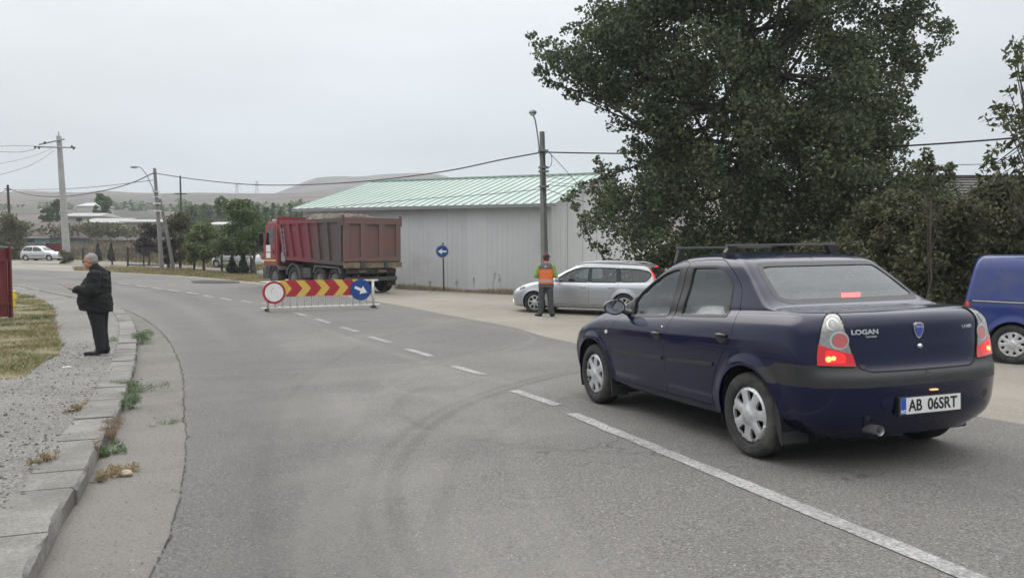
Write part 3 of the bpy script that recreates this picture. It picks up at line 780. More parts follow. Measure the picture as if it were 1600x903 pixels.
    b = MB(); b.prism([(-u * .82, v * .82 + .953) for u, v in sd], bx - .013, bx - .008, 'x'); b.build('badge_field', M['badge_blue'], em)
    text_mesh('DACIA', .020, 'badge_letters', M['badge'], em, RV(bx - .0145, 0, .978), xs=1.0, bold=.0006)
    for k in range(4):
        z_ = .935 + k * .0
    lk = MB(); lk.lathe([(0, .012), (.016, .010), (.019, 0)], 16, M=Matrix.Translation((sh.cast('r', 0, .845)[0], -.005, .845)) @ Matrix.Rotation(R(-90), 4, 'Y')); lk.build('boot_lock', M['chrome'], car, True)
    text_on(sh, 'LOGAN', .044, .440, .958, 'model_letters', M['badge'], car, xs=1.35, bold=.0015)
    text_on(sh, 'Laureate', .020, .395, .928, 'trim_letters', M['badge'], car, xs=1.2, bold=.0005)
    text_on(sh, '1.4 MPI', .032, -.455, .960, 'engine_letters', M['badge'], car, xs=1.1, bold=.0008)
    # towing-eye cover, tailpipe
    c = [(-.56 + .035 * math.cos(t), .485 + .03 * math.sin(t)) for t in np.linspace(0, 6.28, 20, endpoint=False)]
    sh.patch('towing_eye_cover', c, 'r', .001, M['black'], car, .02)
    ex = MB(); ex.tube([(-.45, .43, .305), (-.70, .43, .31), (-.90, .43, .315)], [.024, .03, .034], 20, cap=False); ex.tube([(-.90, .43, .315), (-.895, .43, .315), (-.6, .43, .305)], [.034, .028, .026], 20, cap=False)
    ex.build('tailpipe', M['steel'], car, True)
    # roof bars
    for xb in (.66, 1.50):
        zb = 1.568
        b = MB(); hw = .55 if xb < 1 else .52
        b.box(xb - .018, xb + .018, -hw, hw, zb + .004, zb + .022, bev=.004)
        bar = b.build('roof_bar', M['bar'], car)
        for sd_ in (1, -1):
            f = MB(); yr = .50
            zr = sh.cast('z', xb, yr)[2] - .005
            f.prism([(sd_ * .455, zb + .004), (sd_ * (hw - .02), zb + .004), (sd_ * (hw + .02), zr + .03), (sd_ * (hw + .025), zr - .02), (sd_ * (hw - .02), zr - .012), (sd_ * (hw - .06), zr + .015), (sd_ * .46, zb - .004)], xb - .024, xb + .024, 'x')
            f.build('bar_foot', M['black'], bar)
    # inside: tub, seats, dash, wheel, parcel shelf with brake lamp
    t = MB(); t.box(-.60, 2.2, -.70, .70, .30, .36); t.box(2.0, 2.35, -.72, .72, .36, .99, bev=.06); t.box(-.50, .05, -.66, .66, .95, 1.06, bev=.03)
    t.box(2.40, 3.2, -.6, .6, .35, .78)
    t.box(-.62, -.3, -.66, .66, .34, .95)
    ins = t.build('cabin_lining', M['fabric_dark'], car)
    for ys in (.36, -.36):
        m_ = MB(); seat(m_, 1.22, ys, .45); m_.build('front_seat', M['fabric'], ins, auto=40)
    m_ = MB(); m_.box(.05, .52, -.62, .62, .45, .60, bev=.05); Mx = Matrix.Translation((.06, 0, .55)) @ Matrix.Rotation(R(-18), 4, 'Y'); m_.box(-.07, .07, -.62, .62, 0, .55, M=Mx, bev=.05)
    for ys in (.36, -.36): m_.box(-.05, .05, ys - .12, ys + .12, .50, .61, M=Mx, bev=.04)
    m_.build('rear_bench', M['fabric'], ins, auto=40)
    sw = MB(); Mx = Matrix.Translation((1.82, .36, .98)) @ Matrix.Rotation(R(-65), 4, 'Y')
    sw.tube([tuple(Mx @ Vector((.18 * math.cos(t_), .18 * math.sin(t_), 0))) for t_ in np.linspace(0, 2 * math.pi, 25)], .014, 8, cap=False)
    sw.tube([tuple(Mx @ Vector(p)) for p in ((-.18, 0, 0), (0, 0, -.03), (.18, 0, 0))], .02, 6); sw.tube([tuple(Mx @ Vector(p)) for p in ((0, 0, -.03), (0, 0, -.25))], .03, 6)
    sw.build('steering_wheel', M['black'], ins, True)
    lb = MB(); lb.box(-.07, .06, -.16, .02, 1.06, 1.20, bev=.02); h3 = lb.build('high_brake_light', M['fabric'], car, auto=40)
    MB().box(-.082, -.071, -.155, .015, 1.138, 1.192).build('brake_lens', M['lamp_bright'], h3)
    rm = MB(); rm.box(1.62, 1.64, -.12, .12, 1.28, 1.345, bev=.01); rm.tube([(1.64, 0, 1.33), (1.68, 0, 1.40)], .01, 6); rm.build('inner_mirror', M['black'], ins)
    # front end
    hl = smooth_poly([(.38, .60), (.80, .62), (.80, .72), (.70, .76), (.42, .70)], 1)
    for s_ in (1, -1): sh.patch('headlight', [(a * s_, b) for a, b in hl], 'f', .006, M['lamp_clear'], car, .03, thick=.01)
    sh.patch('grille', smooth_poly([(-.30, .60), (.30, .60), (.33, .70), (-.33, .70)], 1), 'f', .004, M['black'], car, .04)
    # wheel housings and floor
    u = MB()
    for side in (1, -1):
        for wx in (RX, WX): arch_liner(u, wx, .31, arch + .005, .50, .84, side)
    u.box(-.60, 3.15, -.58, .58, .22, .30); u.tube([(2.2, -.1, .19), (.4, -.1, .19), (-.3, .3, .22)], .03, 8); u.box(-.62, -.30, .05, .50, .19, .30, bev=.04)
    u.tube([(0, -.70, .30), (0, .70, .30)], .04, 8); u.tube([(WX, -.70, .28), (WX, .70, .28)], .03, 8)
    u.build('underbody', M['under'], car)
    return car, sh
M['lamp_bright'] = mat('high_lamp', (.7, .05, .04), .3, emit=(1, .06, .05), estr=4.5)
M['seal'] = mat('glass_seal_grey', (0.045, 0.045, 0.047), 0.5)
M['navy2'] = mat('navy_paint_recess', (0.0014, 0.0036, 0.029), 0.28, coat=.65, spec=.15)
M['bar'] = mat('bar_plastic', (0.09, 0.092, 0.095), 0.45, bump=.1, bscale=200)
M['fabric_dark'] = mat('cabin_plastic', (0.03, 0.031, 0.033), 0.85)
M['lamp_plate'] = mat('plate_lamp', (0.7, 0.5, 0.25), 0.3, emit=(1, .6, .25), estr=.6)
sedan, sedan_shell = build_sedan()
nz = Vector((-0.0202, 0.0201, 1)).normalized(); ya = R(109.52)
fw_ = Vector((math.cos(ya), math.sin(ya), 0)); fw_ = (fw_ - nz * fw_.dot(nz)).normalized(); lf_ = nz.cross(fw_)
sedan.matrix_world = Matrix.Translation((2.545, 6.429, g(2.545, 6.429) + .012)) @ Matrix((fw_, lf_, nz)).transposed().to_4x4()
# ------------------------------------------------------------------ the other vehicles
def place(o, x, y, az, dz=.0):
    """stand a vehicle on the ground, heading az from +x"""
    e = .6; n = Vector((-(g(x + e, y) - g(x - e, y)) / (2 * e), -(g(x, y + e) - g(x, y - e)) / (2 * e), 1)).normalized()
    f = Vector((math.cos(az), math.sin(az), 0)); f = (f - n * f.dot(n)).normalized(); l = n.cross(f)
    o.matrix_world = Matrix.Translation((x, y, g(x, y) + dz)) @ Matrix((f, l, n)).transposed().to_4x4()
def inside(car, seats, floor, belt, x0, x1, w, dash):
    t = MB(); t.box(x0, x1, -w, w, floor - .06, floor); t.box(dash, dash + .3, -w, w, floor, belt, bev=.05); ins = t.build('cabin_lining', M['fabric_dark'], car)
    for (sx, sy, sz) in seats:
        m_ = MB(); seat(m_, sx, sy, sz); m_.build('seat', M['fabric'], ins, auto=40)
    return ins
def closed_ring(pts): return [(a * math.cos(t), b * math.sin(t)) for a, b, t in pts]
def circ(cx, cz, r, n=20, k=1.0): return [(cx + r * math.cos(t), cz + r * k * math.sin(t)) for t in np.linspace(0, 2 * math.pi, n, endpoint=False)]

def build_estate():
    car = thing('estate_car', 'silver estate car with roof rails waiting beside the grey hall, its headlight on', 'car')
    WX = 2.64; a = .345
    cs = [dict(xr=-.86, xf=3.36, w=.70, rr=.25, rf=.4, z=[(-1, .25), (0, .20), (4, .2)], sub=3),
          dict(xr=-.92, xf=3.42, w=.83, rr=.28, rf=.45, z=[(-1, .30), (0, .22), (3, .22), (3.5, .20)], sub=3),
          dict(xr=-.97, xf=3.47, w=.885, rr=.30, rf=.55, z=[(-1, .45), (3.5, .42)], sub=5),
          dict(xr=-.98, xf=3.47, w=.90, rr=.30, rf=.60, z=[(-1, .62), (3.5, .56)], sub=5),
          dict(xr=-.95, xf=3.38, w=.90, rr=.28, rf=.65, z=[(-1, .78), (1, .76), (3.5, .68)], sub=5),
          dict(xr=-.93, xf=3.20, w=.865, rr=.26, rf=.75, z=[(-1, .90), (1, .87), (2.4, .87), (3.2, .78)], sub=5),
          dict(xr=-.92, xf=3.02, w=.82, rr=.25, rf=.75, z=[(-1, .96), (1, .91), (2.2, .90), (2.6, .90), (3.1, .84)], sub=5),
          dict(xr=-.90, xf=2.42, w=.80, rr=.22, rf=.45, z=[(-1, 1.0), (1, .955), (2.5, .965)], sub=6),
          dict(xr=-.82, xf=1.98, w=.715, rr=.20, rf=.45, z=[(-1, 1.20), (1, 1.19), (2.0, 1.20)], sub=6),
          dict(xr=-.72, xf=1.60, w=.645, rr=.20, rf=.40, z=[(-1, 1.345), (0, 1.365), (1, 1.37), (1.6, 1.375)], sub=5),
          dict(xr=-.66, xf=1.50, w=.58, rr=.20, rf=.35, z=[(-.7, 1.40), (0, 1.43), (1, 1.435), (1.5, 1.415)], sub=5),
          dict(xr=-.60, xf=1.40, w=.30, rr=.15, rf=.30, z=[(-.7, 1.425), (0, 1.455), (1, 1.465), (1.5, 1.44)], sub=4),
          dict(xr=-.55, xf=1.35, w=0, rr=.1, rf=.2, z=[(-.7, 1.43), (0, 1.46), (1, 1.472), (1.5, 1.45)])]
    sh = Shell(cs, nu=150, sub=5, flares=[(0, .32, a, .13, .03), (WX, .32, a, .10, .025)], wheels=[(0, .32, a), (WX, .32, a)])
    w1 = fillet([(1.06, .935), (2.02, .935), (1.98, 1.02), (1.72, 1.19), (1.48, 1.29), (1.28, 1.335), (1.05, 1.345)], .05)
    w2 = fillet([(.22, .945), (.98, .935), (.99, 1.345), (.26, 1.335)], .05)
    w3 = fillet([(-.60, .975), (.13, .95), (.17, 1.335), (-.35, 1.315), (-.66, 1.26), (-.74, 1.14)], .08)
    d1 = fillet([(1.01, .30), (1.01, 1.39), (1.30, 1.385), (1.60, 1.32), (1.85, 1.20), (2.10, 1.0), (2.20, .80), (2.22, .45), (2.15, .30)], .05)
    d2 = fillet([(1.01, .30), (1.01, 1.39), (.22, 1.385), (.15, 1.0), (.18, .80), (.40, .58), (.50, .30)], .05)
    for q in (w1, w2, w3): sh.mark(-1, 'y', q)
    sh.mark(1, 'y', d1).mark(2, 'y', d2)
    rg = [(-.9, 1.0), (.58, 1.0), (.66, 1.05), (.60, 1.28), (.54, 1.36), (-.9, 1.385)]
    ws = [(-.9, 1.0), (.62, 1.0), (.66, 1.05), (.56, 1.34), (.50, 1.39), (-.9, 1.40)]
    sh.mark(-1, 'r', rg).mark(-1, 'f', ws)
    sh.piece(0, 'body', [M['silver'], M['under']], car, 0, idxf=lambda C: np.where(C[:, 2] < .235, 1, 0))
    full = lambda q: [p for p in q if p[0] > 0] + [(-a_, b_) for a_, b_ in [p for p in q if p[0] > 0][::-1]]
    for s in (1, -1):
        for k, dp, wp, hx in ((1, d1, w1, 1.18), (2, d2, w2, .36)):
            d = sh.piece(k, 'door', M['silver'], car, s, gap=.006)
            sh.patch('window', wp, 'y', -.01, M['glass'], d, .12, s); sh.ring('window_seal', wp, 'y', .028, .003, M['black'], d, s)
            P, N = sh.proj([(hx + q, .80) for q in (-.09, -.05, .05, .09)], 'y')
            hm = MB(); hm.tube([tuple((p + n * o) * [1, s, 1]) for p, n, o in zip(P, N, (.0, .03, .03, .0))], .014, 6); hm.build('handle', M['silver'], d, True)
            sh.patch('door_gap', offset_poly(dp, -.01), 'y', -.012, M['under'], car, .1, s, holes=[offset_poly(dp, .03)])
            sh.band('sill_strip', [(min(p[0] for p in dp) + .05, .395), (max(p[0] for p in dp) - .08, .395)], .03, 'y', .006, M['silver'], d, s, thick=.01)
        sh.patch('side_window', w3, 'y', -.01, M['glass'], car, .12, s); sh.ring('window_seal', w3, 'y', .026, .003, M['black'], car, s)
        sh.patch('pillar_trim', [(.965, .94), (1.06, .94), (1.05, 1.35), (.975, 1.35)], 'y', .0035, M['black'], car, .05, s)
        sh.patch('pillar_trim', [(.12, .955), (.23, .95), (.265, 1.34), (.16, 1.34)], 'y', .0035, M['black'], car, .05, s)
        P, N = sh.proj([(x, .565) for x in (1.45, 1.25, .8, .2, -.3, -.52)], 'z')
        rl = MB(); rl.tube([tuple((p + [0, 0, dz]) * [1, s, 1]) for p, dz in zip(P, (.0, .045, .055, .055, .045, .0))], [.012, .018, .02, .02, .018, .012], 8); rl.build('roof_rail', M['rail'], car, True)
        lm = fillet([(-.84, .96), (-.72, .96), (-.73, 1.15), (-.66, 1.32), (-.72, 1.345), (-.80, 1.16)], .03)
        lt = sh.patch('tail_light', [(-.050, .94), (.045, .96), (.050, 1.18), (.072, 1.335), (.020, 1.34), (-.020, 1.15)], 'd', .006, M['lamp_red'], car, .03, s, thick=.01)
        sh.patch('lit_bulb', [(-.02, 1.04), (.03, 1.05), (.045, 1.22), (.010, 1.22)], 'd', .008, M['lamp_lit'], lt, .03, s)
        hl = fillet([(.42, .60), (.66, .62), (.74, .72), (.70, .78), (.50, .72)], .03)
        sh.patch('headlight', [(q * s, b) for q, b in hl], 'f', .005, M['lamp_clear'], car, .03, thick=.01)
        sh.patch('headlight_side', [(2.95, .72), (3.12, .68), (3.10, .74), (2.92, .80)], 'y', .005, M['gloss_black'], car, .03, s)
        sh.patch('fog_lamp', circ(.60 * s, .34, .055, 14), 'f', .006, M['lamp_white'], car, .02, thick=.01)
        mm = MB(); bm = bmesh.new(); bmesh.ops.create_uvsphere(bm, u_segments=14, v_segments=8, radius=1)
        mm.add([(1.93 + v.co.x * .07, s * .94 + v.co.y * .10, 1.0 + v.co.z * .07) for v in bm.verts], [tuple(v.index for v in f.verts) for f in bm.faces]); bm.free()
        mm.build('side_mirror', M['silver'], car, True)
        for wx in (0, WX): wheel(car, wx, s * .78, .32, .20, 'cap', 7, .215, s, style='alloy', rot=.2, mc=M['alloy'])
    sh.patch('rear_window', full(rg), 'r', -.004, M['glass'], car, .1); sh.patch('windscreen', full(ws), 'f', -.004, M['glass'], car, .1)
    sh.patch('high_brake_light', [(-.14, 1.355), (.14, 1.355), (.14, 1.385), (-.14, 1.385)], 'r', .004, M['lamp_lit'], car, .04)
    sh.patch('roof_glass', [(-.40, -.40), (.95, -.42), (1.0, .42), (-.40, .40)], 'z', .003, M['gloss_black'], car, .12)
    sh.patch('grille', fillet([(-.5, .30), (.5, .30), (.42, .50), (-.42, .50)], .05), 'f', .004, M['black'], car, .06)
    sh.band('mould_seam', [(-.95, .74), (-.36, .78), (.1, .80)], .006, 'y', .001, M['under'], car, 1)
    inside(car, [(1.05, .38, .42), (1.05, -.38, .42), (.12, .36, .45), (.12, -.36, .45)], .30, .98, -.8, 2.3, .74, 1.75)
    u = MB()
    for s in (1, -1):
        for wx in (0, WX): arch_liner(u, wx, .32, a + .005, .50, .86, s)
    u.box(-.80, 3.2, -.6, .6, .18, .28); u.build('underbody', M['under'], car)
    return car
def build_van():
    car = thing('delivery_van', 'blue panel van with a door rail, cut off by the right edge', 'van')
    WX = 2.68; a = .37
    def z(v): return [(-1, v), (1, v), (3.4, v)]
    cs = [dict(xr=-.70, xf=3.3, w=.68, rr=.2, rf=.4, z=z(.22), sub=3),
          dict(xr=-.77, xf=3.4, w=.82, rr=.2, rf=.5, z=z(.28), sub=3),
          dict(xr=-.80, xf=3.5, w=.875, rr=.22, rf=.6, z=z(.48), sub=5),
          dict(xr=-.80, xf=3.48, w=.885, rr=.20, rf=.65, z=z(.68), sub=5),
          dict(xr=-.78, xf=3.35, w=.885, rr=.16, rf=.7, z=[(-1, .92), (2, .92), (3.4, .82)], sub=5),
          dict(xr=-.77, xf=3.10, w=.870, rr=.15, rf=.8, z=[(-1, 1.02), (2, 1.02), (3.1, .92)], sub=5),
          dict(xr=-.76, xf=2.55, w=.855, rr=.15, rf=.5, z=[(-1, 1.10), (2, 1.10), (2.6, 1.05)], sub=6),
          dict(xr=-.70, xf=2.15, w=.80, rr=.14, rf=.5, z=z(1.40), sub=6),
          dict(xr=-.64, xf=1.85, w=.74, rr=.14, rf=.4, z=z(1.66), sub=5),
          dict(xr=-.60, xf=1.72, w=.68, rr=.14, rf=.35, z=z(1.755), sub=4),
          dict(xr=-.54, xf=1.62, w=.55, rr=.12, rf=.3, z=z(1.79), sub=4),
          dict(xr=-.48, xf=1.5, w=0, rr=.1, rf=.2, z=z(1.81))]
    sh = Shell(cs, nu=150, sub=6, flares=[(0, .33, a, .10, .03), (WX, .33, a, .10, .03)], wheels=[(0, .33, a), (WX, .33, a)])
    w1 = fillet([(1.35, 1.06), (2.35, 1.02), (2.20, 1.20), (1.85, 1.55), (1.40, 1.60)], .06)
    sd = fillet([(.42, .32), (1.28, .32), (1.28, 1.66), (.32, 1.66), (.32, .75)], .06)
    fd = fillet([(1.30, .32), (2.25, .32), (2.40, .9), (2.42, 1.04), (1.95, 1.62), (1.30, 1.66)], .06)
    rd = fillet([(.0, .50), (.70, .50), (.70, 1.1), (.60, 1.68), (.0, 1.70)], .04)
    sh.mark(1, 'y', sd); sh.mark(-1, 'y', w1); sh.mark(2, 'y', fd)
    ws = [(-.9, 1.10), (.66, 1.10), (.70, 1.15), (.62, 1.58), (.54, 1.64), (-.9, 1.66)]; sh.mark(-1, 'f', ws)
    sh.piece(0, 'body', [M['blue'], M['black']], car, 0, idxf=lambda C: np.where((C[:, 2] < .45) & ((C[:, 0] > 3.0) | (C[:, 0] < -.5)), 1, 0))
    full = lambda q: [p for p in q if p[0] > 0] + [(-a_, b_) for a_, b_ in [p for p in q if p[0] > 0][::-1]]
    for s in (1, -1):
        d = sh.piece(1, 'sliding_door', M['blue'], car, s, gap=.005); sh.patch('door_gap', offset_poly(sd, -.01), 'y', -.012, M['under'], car, .1, s, holes=[offset_poly(sd, .03)])
        d = sh.piece(2, 'door', M['blue'], car, s, gap=.005); sh.patch('door_gap', offset_poly(fd, -.01), 'y', -.012, M['under'], car, .1, s, holes=[offset_poly(fd, .03)])
        sh.patch('window', w1, 'y', -.008, M['glass'], d, .12, s); sh.ring('window_seal', w1, 'y', .03, .003, M['black'], d, s)
        sh.band('door_rail', [(-.64, 1.03), (-.2, 1.025), (.30, 1.015)], .045, 'y', .004, M['black'], car, s, thick=.01)
        sh.band('rail_strip', [(-.60, 1.032), (.28, 1.017)], .016, 'y', .010, M['rail'], car, s)
        sh.patch('tail_light', fillet([(-.745, .78), (-.64, .79), (-.64, .90), (-.735, .90)], .015), 'y', .006, M['lamp_white_off'], car, .03, s, thick=.01)
        sh.patch('tail_light', fillet([(-.745, .905), (-.64, .905), (-.65, 1.02), (-.73, 1.02)], .015), 'y', .006, M['lamp_red_off'], car, .03, s, thick=.01)
        sh.patch('headlight', [(q * s, b) for q, b in fillet([(.45, .72), (.74, .74), (.70, .88), (.50, .84)], .03)], 'f', .005, M['lamp_clear'], car, .04)
        for wx in (0, WX): wheel(car, wx, s * .79, .325, .20, 'cap', 9, .215, s, style='flower', rot=.1)
    sh.patch('windscreen', full(ws), 'f', -.004, M['glass'], car, .1)
    sh.band('door_gap', [(0, .50), (0, 1.70)], .008, 'r', .0015, M['under'], car)
    sh.patch('rear_window', fillet([(.08, 1.16), (.60, 1.16), (.54, 1.56), (.08, 1.58)], .04), 'r', .003, M['gloss_black'], car, .08)
    sh.patch('rear_window', fillet([(-.08, 1.16), (-.60, 1.16), (-.54, 1.56), (-.08, 1.58)], .04), 'r', .003, M['gloss_black'], car, .08)
    inside(car, [(1.5, .38, .5), (1.5, -.38, .5)], .35, 1.1, -.6, 2.5, .74, 2.1)
    u = MB()
    for s in (1, -1):
        for wx in (0, WX): arch_liner(u, wx, .33, a + .005, .48, .85, s)
    u.box(-.66, 3.2, -.6, .6, .2, .3); u.build('underbody', M['under'], car)
    return car
def build_hatchback():
    car = thing('hatchback_car', 'small silver three-door hatchback parked across the road beside the tall concrete pole', 'car')
    WX = 2.40; a = .33
    z = lambda v, f=None: [(-1, v), (1, v), (3.2, f or v)]
    cs = [dict(xr=-.55, xf=2.95, w=.66, rr=.2, rf=.4, z=z(.2), sub=3), dict(xr=-.62, xf=3.02, w=.78, rr=.2, rf=.45, z=z(.26), sub=3),
          dict(xr=-.66, xf=3.06, w=.82, rr=.24, rf=.5, z=z(.45), sub=4), dict(xr=-.64, xf=3.04, w=.825, rr=.24, rf=.55, z=z(.66, .60), sub=4),
          dict(xr=-.58, xf=2.92, w=.80, rr=.22, rf=.6, z=z(.84, .74), sub=4), dict(xr=-.54, xf=2.78, w=.77, rr=.22, rf=.6, z=z(.91, .83), sub=4),
          dict(xr=-.51, xf=2.02, w=.745, rr=.2, rf=.35, z=z(.95, .93), sub=5), dict(xr=-.40, xf=1.66, w=.67, rr=.2, rf=.35, z=z(1.18), sub=5),
          dict(xr=-.22, xf=1.30, w=.60, rr=.2, rf=.3, z=z(1.35), sub=4), dict(xr=-.10, xf=1.20, w=.52, rr=.2, rf=.3, z=z(1.40), sub=4), dict(xr=0, xf=1.1, w=0, rr=.1, rf=.1, z=z(1.42))]
    sh = Shell(cs, nu=110, sub=4, wheels=[(0, .29, a), (WX, .29, a)])
    w1 = fillet([(.72, .93), (1.75, .92), (1.45, 1.18), (1.15, 1.32), (.74, 1.34)], .06); w2 = fillet([(-.30, .96), (.62, .93), (.64, 1.34), (.0, 1.32), (-.22, 1.2)], .08)
    dd = fillet([(.66, .30), (.67, 1.37), (1.15, 1.355), (1.55, 1.16), (1.88, .93), (1.98, .6), (1.95, .30)], .05)
    sh.mark(-1, 'y', w1).mark(-1, 'y', w2).mark(1, 'y', dd)
    rg = [(-.9, .98), (.55, .98), (.56, 1.05), (.48, 1.30), (-.9, 1.32)]; ws = [(-.9, .97), (.58, .97), (.5, 1.3), (-.9, 1.33)]
    sh.mark(-1, 'r', rg).mark(-1, 'f', ws)
    full = lambda q: [p for p in q if p[0] > 0] + [(-a_, b_) for a_, b_ in [p for p in q if p[0] > 0][::-1]]
    sh.piece(0, 'body', M['silver2'], car, 0)
    for s in (1, -1):
        d = sh.piece(1, 'door', M['silver2'], car, s, gap=.008); sh.patch('window', w1, 'y', -.008, M['glass'], d, .15, s); sh.ring('window_seal', w1, 'y', .03, .004, M['black'], d, s)
        sh.patch('side_window', w2, 'y', -.008, M['glass'], car, .15, s); sh.ring('window_seal', w2, 'y', .03, .004, M['black'], car, s)
        sh.band('rub_strip', [(.37, .52), (.63, .52)], .05, 'y', .006, M['bumper'], car, s); sh.band('rub_strip', [(.70, .52), (1.93, .52)], .05, 'y', .012, M['bumper'], d, s)
        sh.patch('tail_light', fillet([(.02, .68), (.16, .70), (.15, .88), (.05, .88)], .02), 'd', .006, M['lamp_red_off'], car, .05, s)
        sh.patch('headlight', [(q * s, b) for q, b in fillet([(.42, .58), (.70, .60), (.68, .73), (.45, .72)], .03)], 'f', .005, M['lamp_clear'], car, .04)
        mm = MB(); mm.box(1.66, 1.74, s * .84 - .07, s * .84 + .07, .92, 1.02, bev=.03); mm.build('side_mirror', M['silver2'], car, auto=40)
        for wx in (0, WX): wheel(car, wx, s * .72, .28, .17, 'cap', 7, .19, s)
    sh.patch('rear_window', full(rg), 'r', -.004, M['glass'], car, .12); sh.patch('windscreen', full(ws), 'f', -.004, M['glass'], car, .12)
    inside(car, [(1.05, .35, .42), (1.05, -.35, .42), (.2, .3, .42), (.2, -.3, .42)], .3, .93, -.4, 1.9, .68, 1.6)
    u = MB()
    for s in (1, -1):
        for wx in (0, WX): arch_liner(u, wx, .29, a + .005, .45, .78, s)
    u.box(-.5, 2.8, -.55, .55, .18, .27); u.build('underbody', M['under'], car)
    return car
M['silver'] = mat('silver_paint', (0.42, 0.44, 0.46), 0.35, metal=.6, coat=.7, dirt=(0.38, 0.39, 0.40), dirt_amt=.2)
M['silver2'] = mat('pale_silver_paint', (0.55, 0.56, 0.57), 0.35, metal=.4, coat=.7)
M['blue'] = mat('blue_paint', (0.008, 0.026, 0.17), 0.38, coat=.7, dirt=(0.035, 0.05, 0.14), dirt_amt=.4)
M['rail'] = mat('rail_alloy', (0.5, 0.5, 0.5), 0.35, metal=.8)
M['alloy'] = mat('wheel_alloy', (0.5, 0.5, 0.5), 0.35, metal=.6)
M['lamp_white'] = mat('lamp_white', (0.9, 0.9, 0.85), 0.2, emit=(1, .97, .9), estr=2.5)
M['lamp_white_off'] = mat('lamp_white_off', (0.7, 0.7, 0.7), 0.2, coat=1)
M['lamp_red_off'] = mat('lamp_red_off', (0.5, 0.02, 0.02), 0.2, coat=1)
estate = build_estate(); place(estate, 3.42, 23.75, R(180 - 22))
van = build_van(); place(van, 8.83, 14.45, R(-37))
hatch = build_hatchback()
hx, hy = xz(76, 402, 80)[0], 80.0
place(hatch, -46.5, 80.5, R(-6))
# ------------------------------------------------------------------ ground, roads, kerb
def shader(name):
    m = bpy.data.materials.new(name); m.use_nodes = True
    return m, m.node_tree.nodes, m.node_tree.links, m.node_tree.nodes['Principled BSDF']
def nz_(N, L, src, scale, detail=6, rough=.6, dist=0.0):
    n = N.new('ShaderNodeTexNoise'); n.inputs['Scale'].default_value = scale; n.inputs['Detail'].default_value = detail
    n.inputs['Roughness'].default_value = rough; n.inputs['Distortion'].default_value = dist; L.new(src, n.inputs['Vector']); return n.outputs['Fac']
def rmp(N, L, v, a, b, c=0.0, d=1.0):
    r = N.new('ShaderNodeMapRange'); r.interpolation_type = 'SMOOTHSTEP'
    for k, q in zip(('From Min', 'From Max', 'To Min', 'To Max'), (a, b, c, d)): r.inputs[k].default_value = q
    L.new(v, r.inputs['Value']); return r.outputs[0]
def mixc(N, L, f, A, B, mode='MIX'):
    m = N.new('ShaderNodeMix'); m.data_type = 'RGBA'; m.blend_type = mode
    if isinstance(f, float): m.inputs['Factor'].default_value = f
    else: L.new(f, m.inputs['Factor'])
    for k, q in (('A', A), ('B', B)):
        if isinstance(q, tuple): m.inputs[k].default_value = (*q, 1)
        else: L.new(q, m.inputs[k])
    return m.outputs['Result']
def mth(N, L, op, a, b=None):
    m = N.new('ShaderNodeMath'); m.operation = op
    for k, q in enumerate((a, b)):
        if q is None: continue
        if isinstance(q, (int, float)): m.inputs[k].default_value = q
        else: L.new(q, m.inputs[k])
    return m.outputs[0]
def ground_mat(name, base, alt, grain=55, grain_amt=.35, patch=.35, speck=None, bump=.5, rough=.9, stones=0.0, stone_scale=35):
    m, N, L, b = shader(name); tc = N.new('ShaderNodeTexCoord'); P = tc.outputs['Object']
    c = mixc(N, L, rmp(N, L, nz_(N, L, P, patch, 8, .65), .35, .65), base, alt)
    c = mixc(N, L, rmp(N, L, nz_(N, L, P, patch * 7, 8, .7), .3, .7, 0, .5), c, alt)
    gr = nz_(N, L, P, grain, 4, .8); h = gr
    g1 = rmp(N, L, gr, .3, .7, 1 - grain_amt, 1 + grain_amt)
    mm = N.new('ShaderNodeVectorMath'); mm.operation = 'SCALE'; L.new(c, mm.inputs[0]); L.new(g1, mm.inputs['Scale']); c = mm.outputs[0]
    if stones:
        v = N.new('ShaderNodeTexVoronoi'); v.inputs['Scale'].default_value = stone_scale; L.new(P, v.inputs['Vector'])
        s1 = rmp(N, L, v.outputs['Distance'], .15, .42, 1, 0); cl = N.new('ShaderNodeSeparateColor'); L.new(v.outputs['Color'], cl.inputs[0])
        k = mth(N, L, 'MULTIPLY', s1, rmp(N, L, cl.outputs[0], 1 - stones, 1 - stones + .05))
        c = mixc(N, L, k, c, mixc(N, L, cl.outputs[1], tuple(q * .7 for q in base), tuple(min(1, q * 2.3) for q in base))); h = mth(N, L, 'ADD', h, mth(N, L, 'MULTIPLY', k, 1.2))
    if speck:
        v = N.new('ShaderNodeTexVoronoi'); v.inputs['Scale'].default_value = 60; L.new(P, v.inputs['Vector'])
        cl = N.new('ShaderNodeSeparateColor'); L.new(v.outputs['Color'], cl.inputs[0])
        c = mixc(N, L, mth(N, L, 'MULTIPLY', rmp(N, L, cl.outputs[0], .90, .93), rmp(N, L, v.outputs['Distance'], .2, .45, 1, 0)), c, speck)
    L.new(c, b.inputs['Base Color']); b.inputs['Roughness'].default_value = rough; b.inputs['Specular IOR Level'].default_value = .25
    bp = N.new('ShaderNodeBump'); bp.inputs['Strength'].default_value = bump; bp.inputs['Distance'].default_value = .015
    L.new(h, bp.inputs['Height']); L.new(bp.outputs[0], b.inputs['Normal'])
    return m, N, L, b, c, P
M['soil'] = ground_mat('dry_soil', (.20, .185, .155), (.27, .255, .225), 20, .25, .12, stones=.25, stone_scale=14)[0]
M['apron'] = ground_mat('gravel_apron', (.220, .200, .168), (.285, .265, .228), 45, .18, .22, speck=(.12, .11, .1), stones=.2, stone_scale=22, bump=.35)[0]
M['walk'] = ground_mat('gravel_walk', (.165, .159, .149), (.235, .226, .212), 45, .5, .6, stones=.75, stone_scale=24, speck=(.07, .068, .064), bump=1.0)[0]
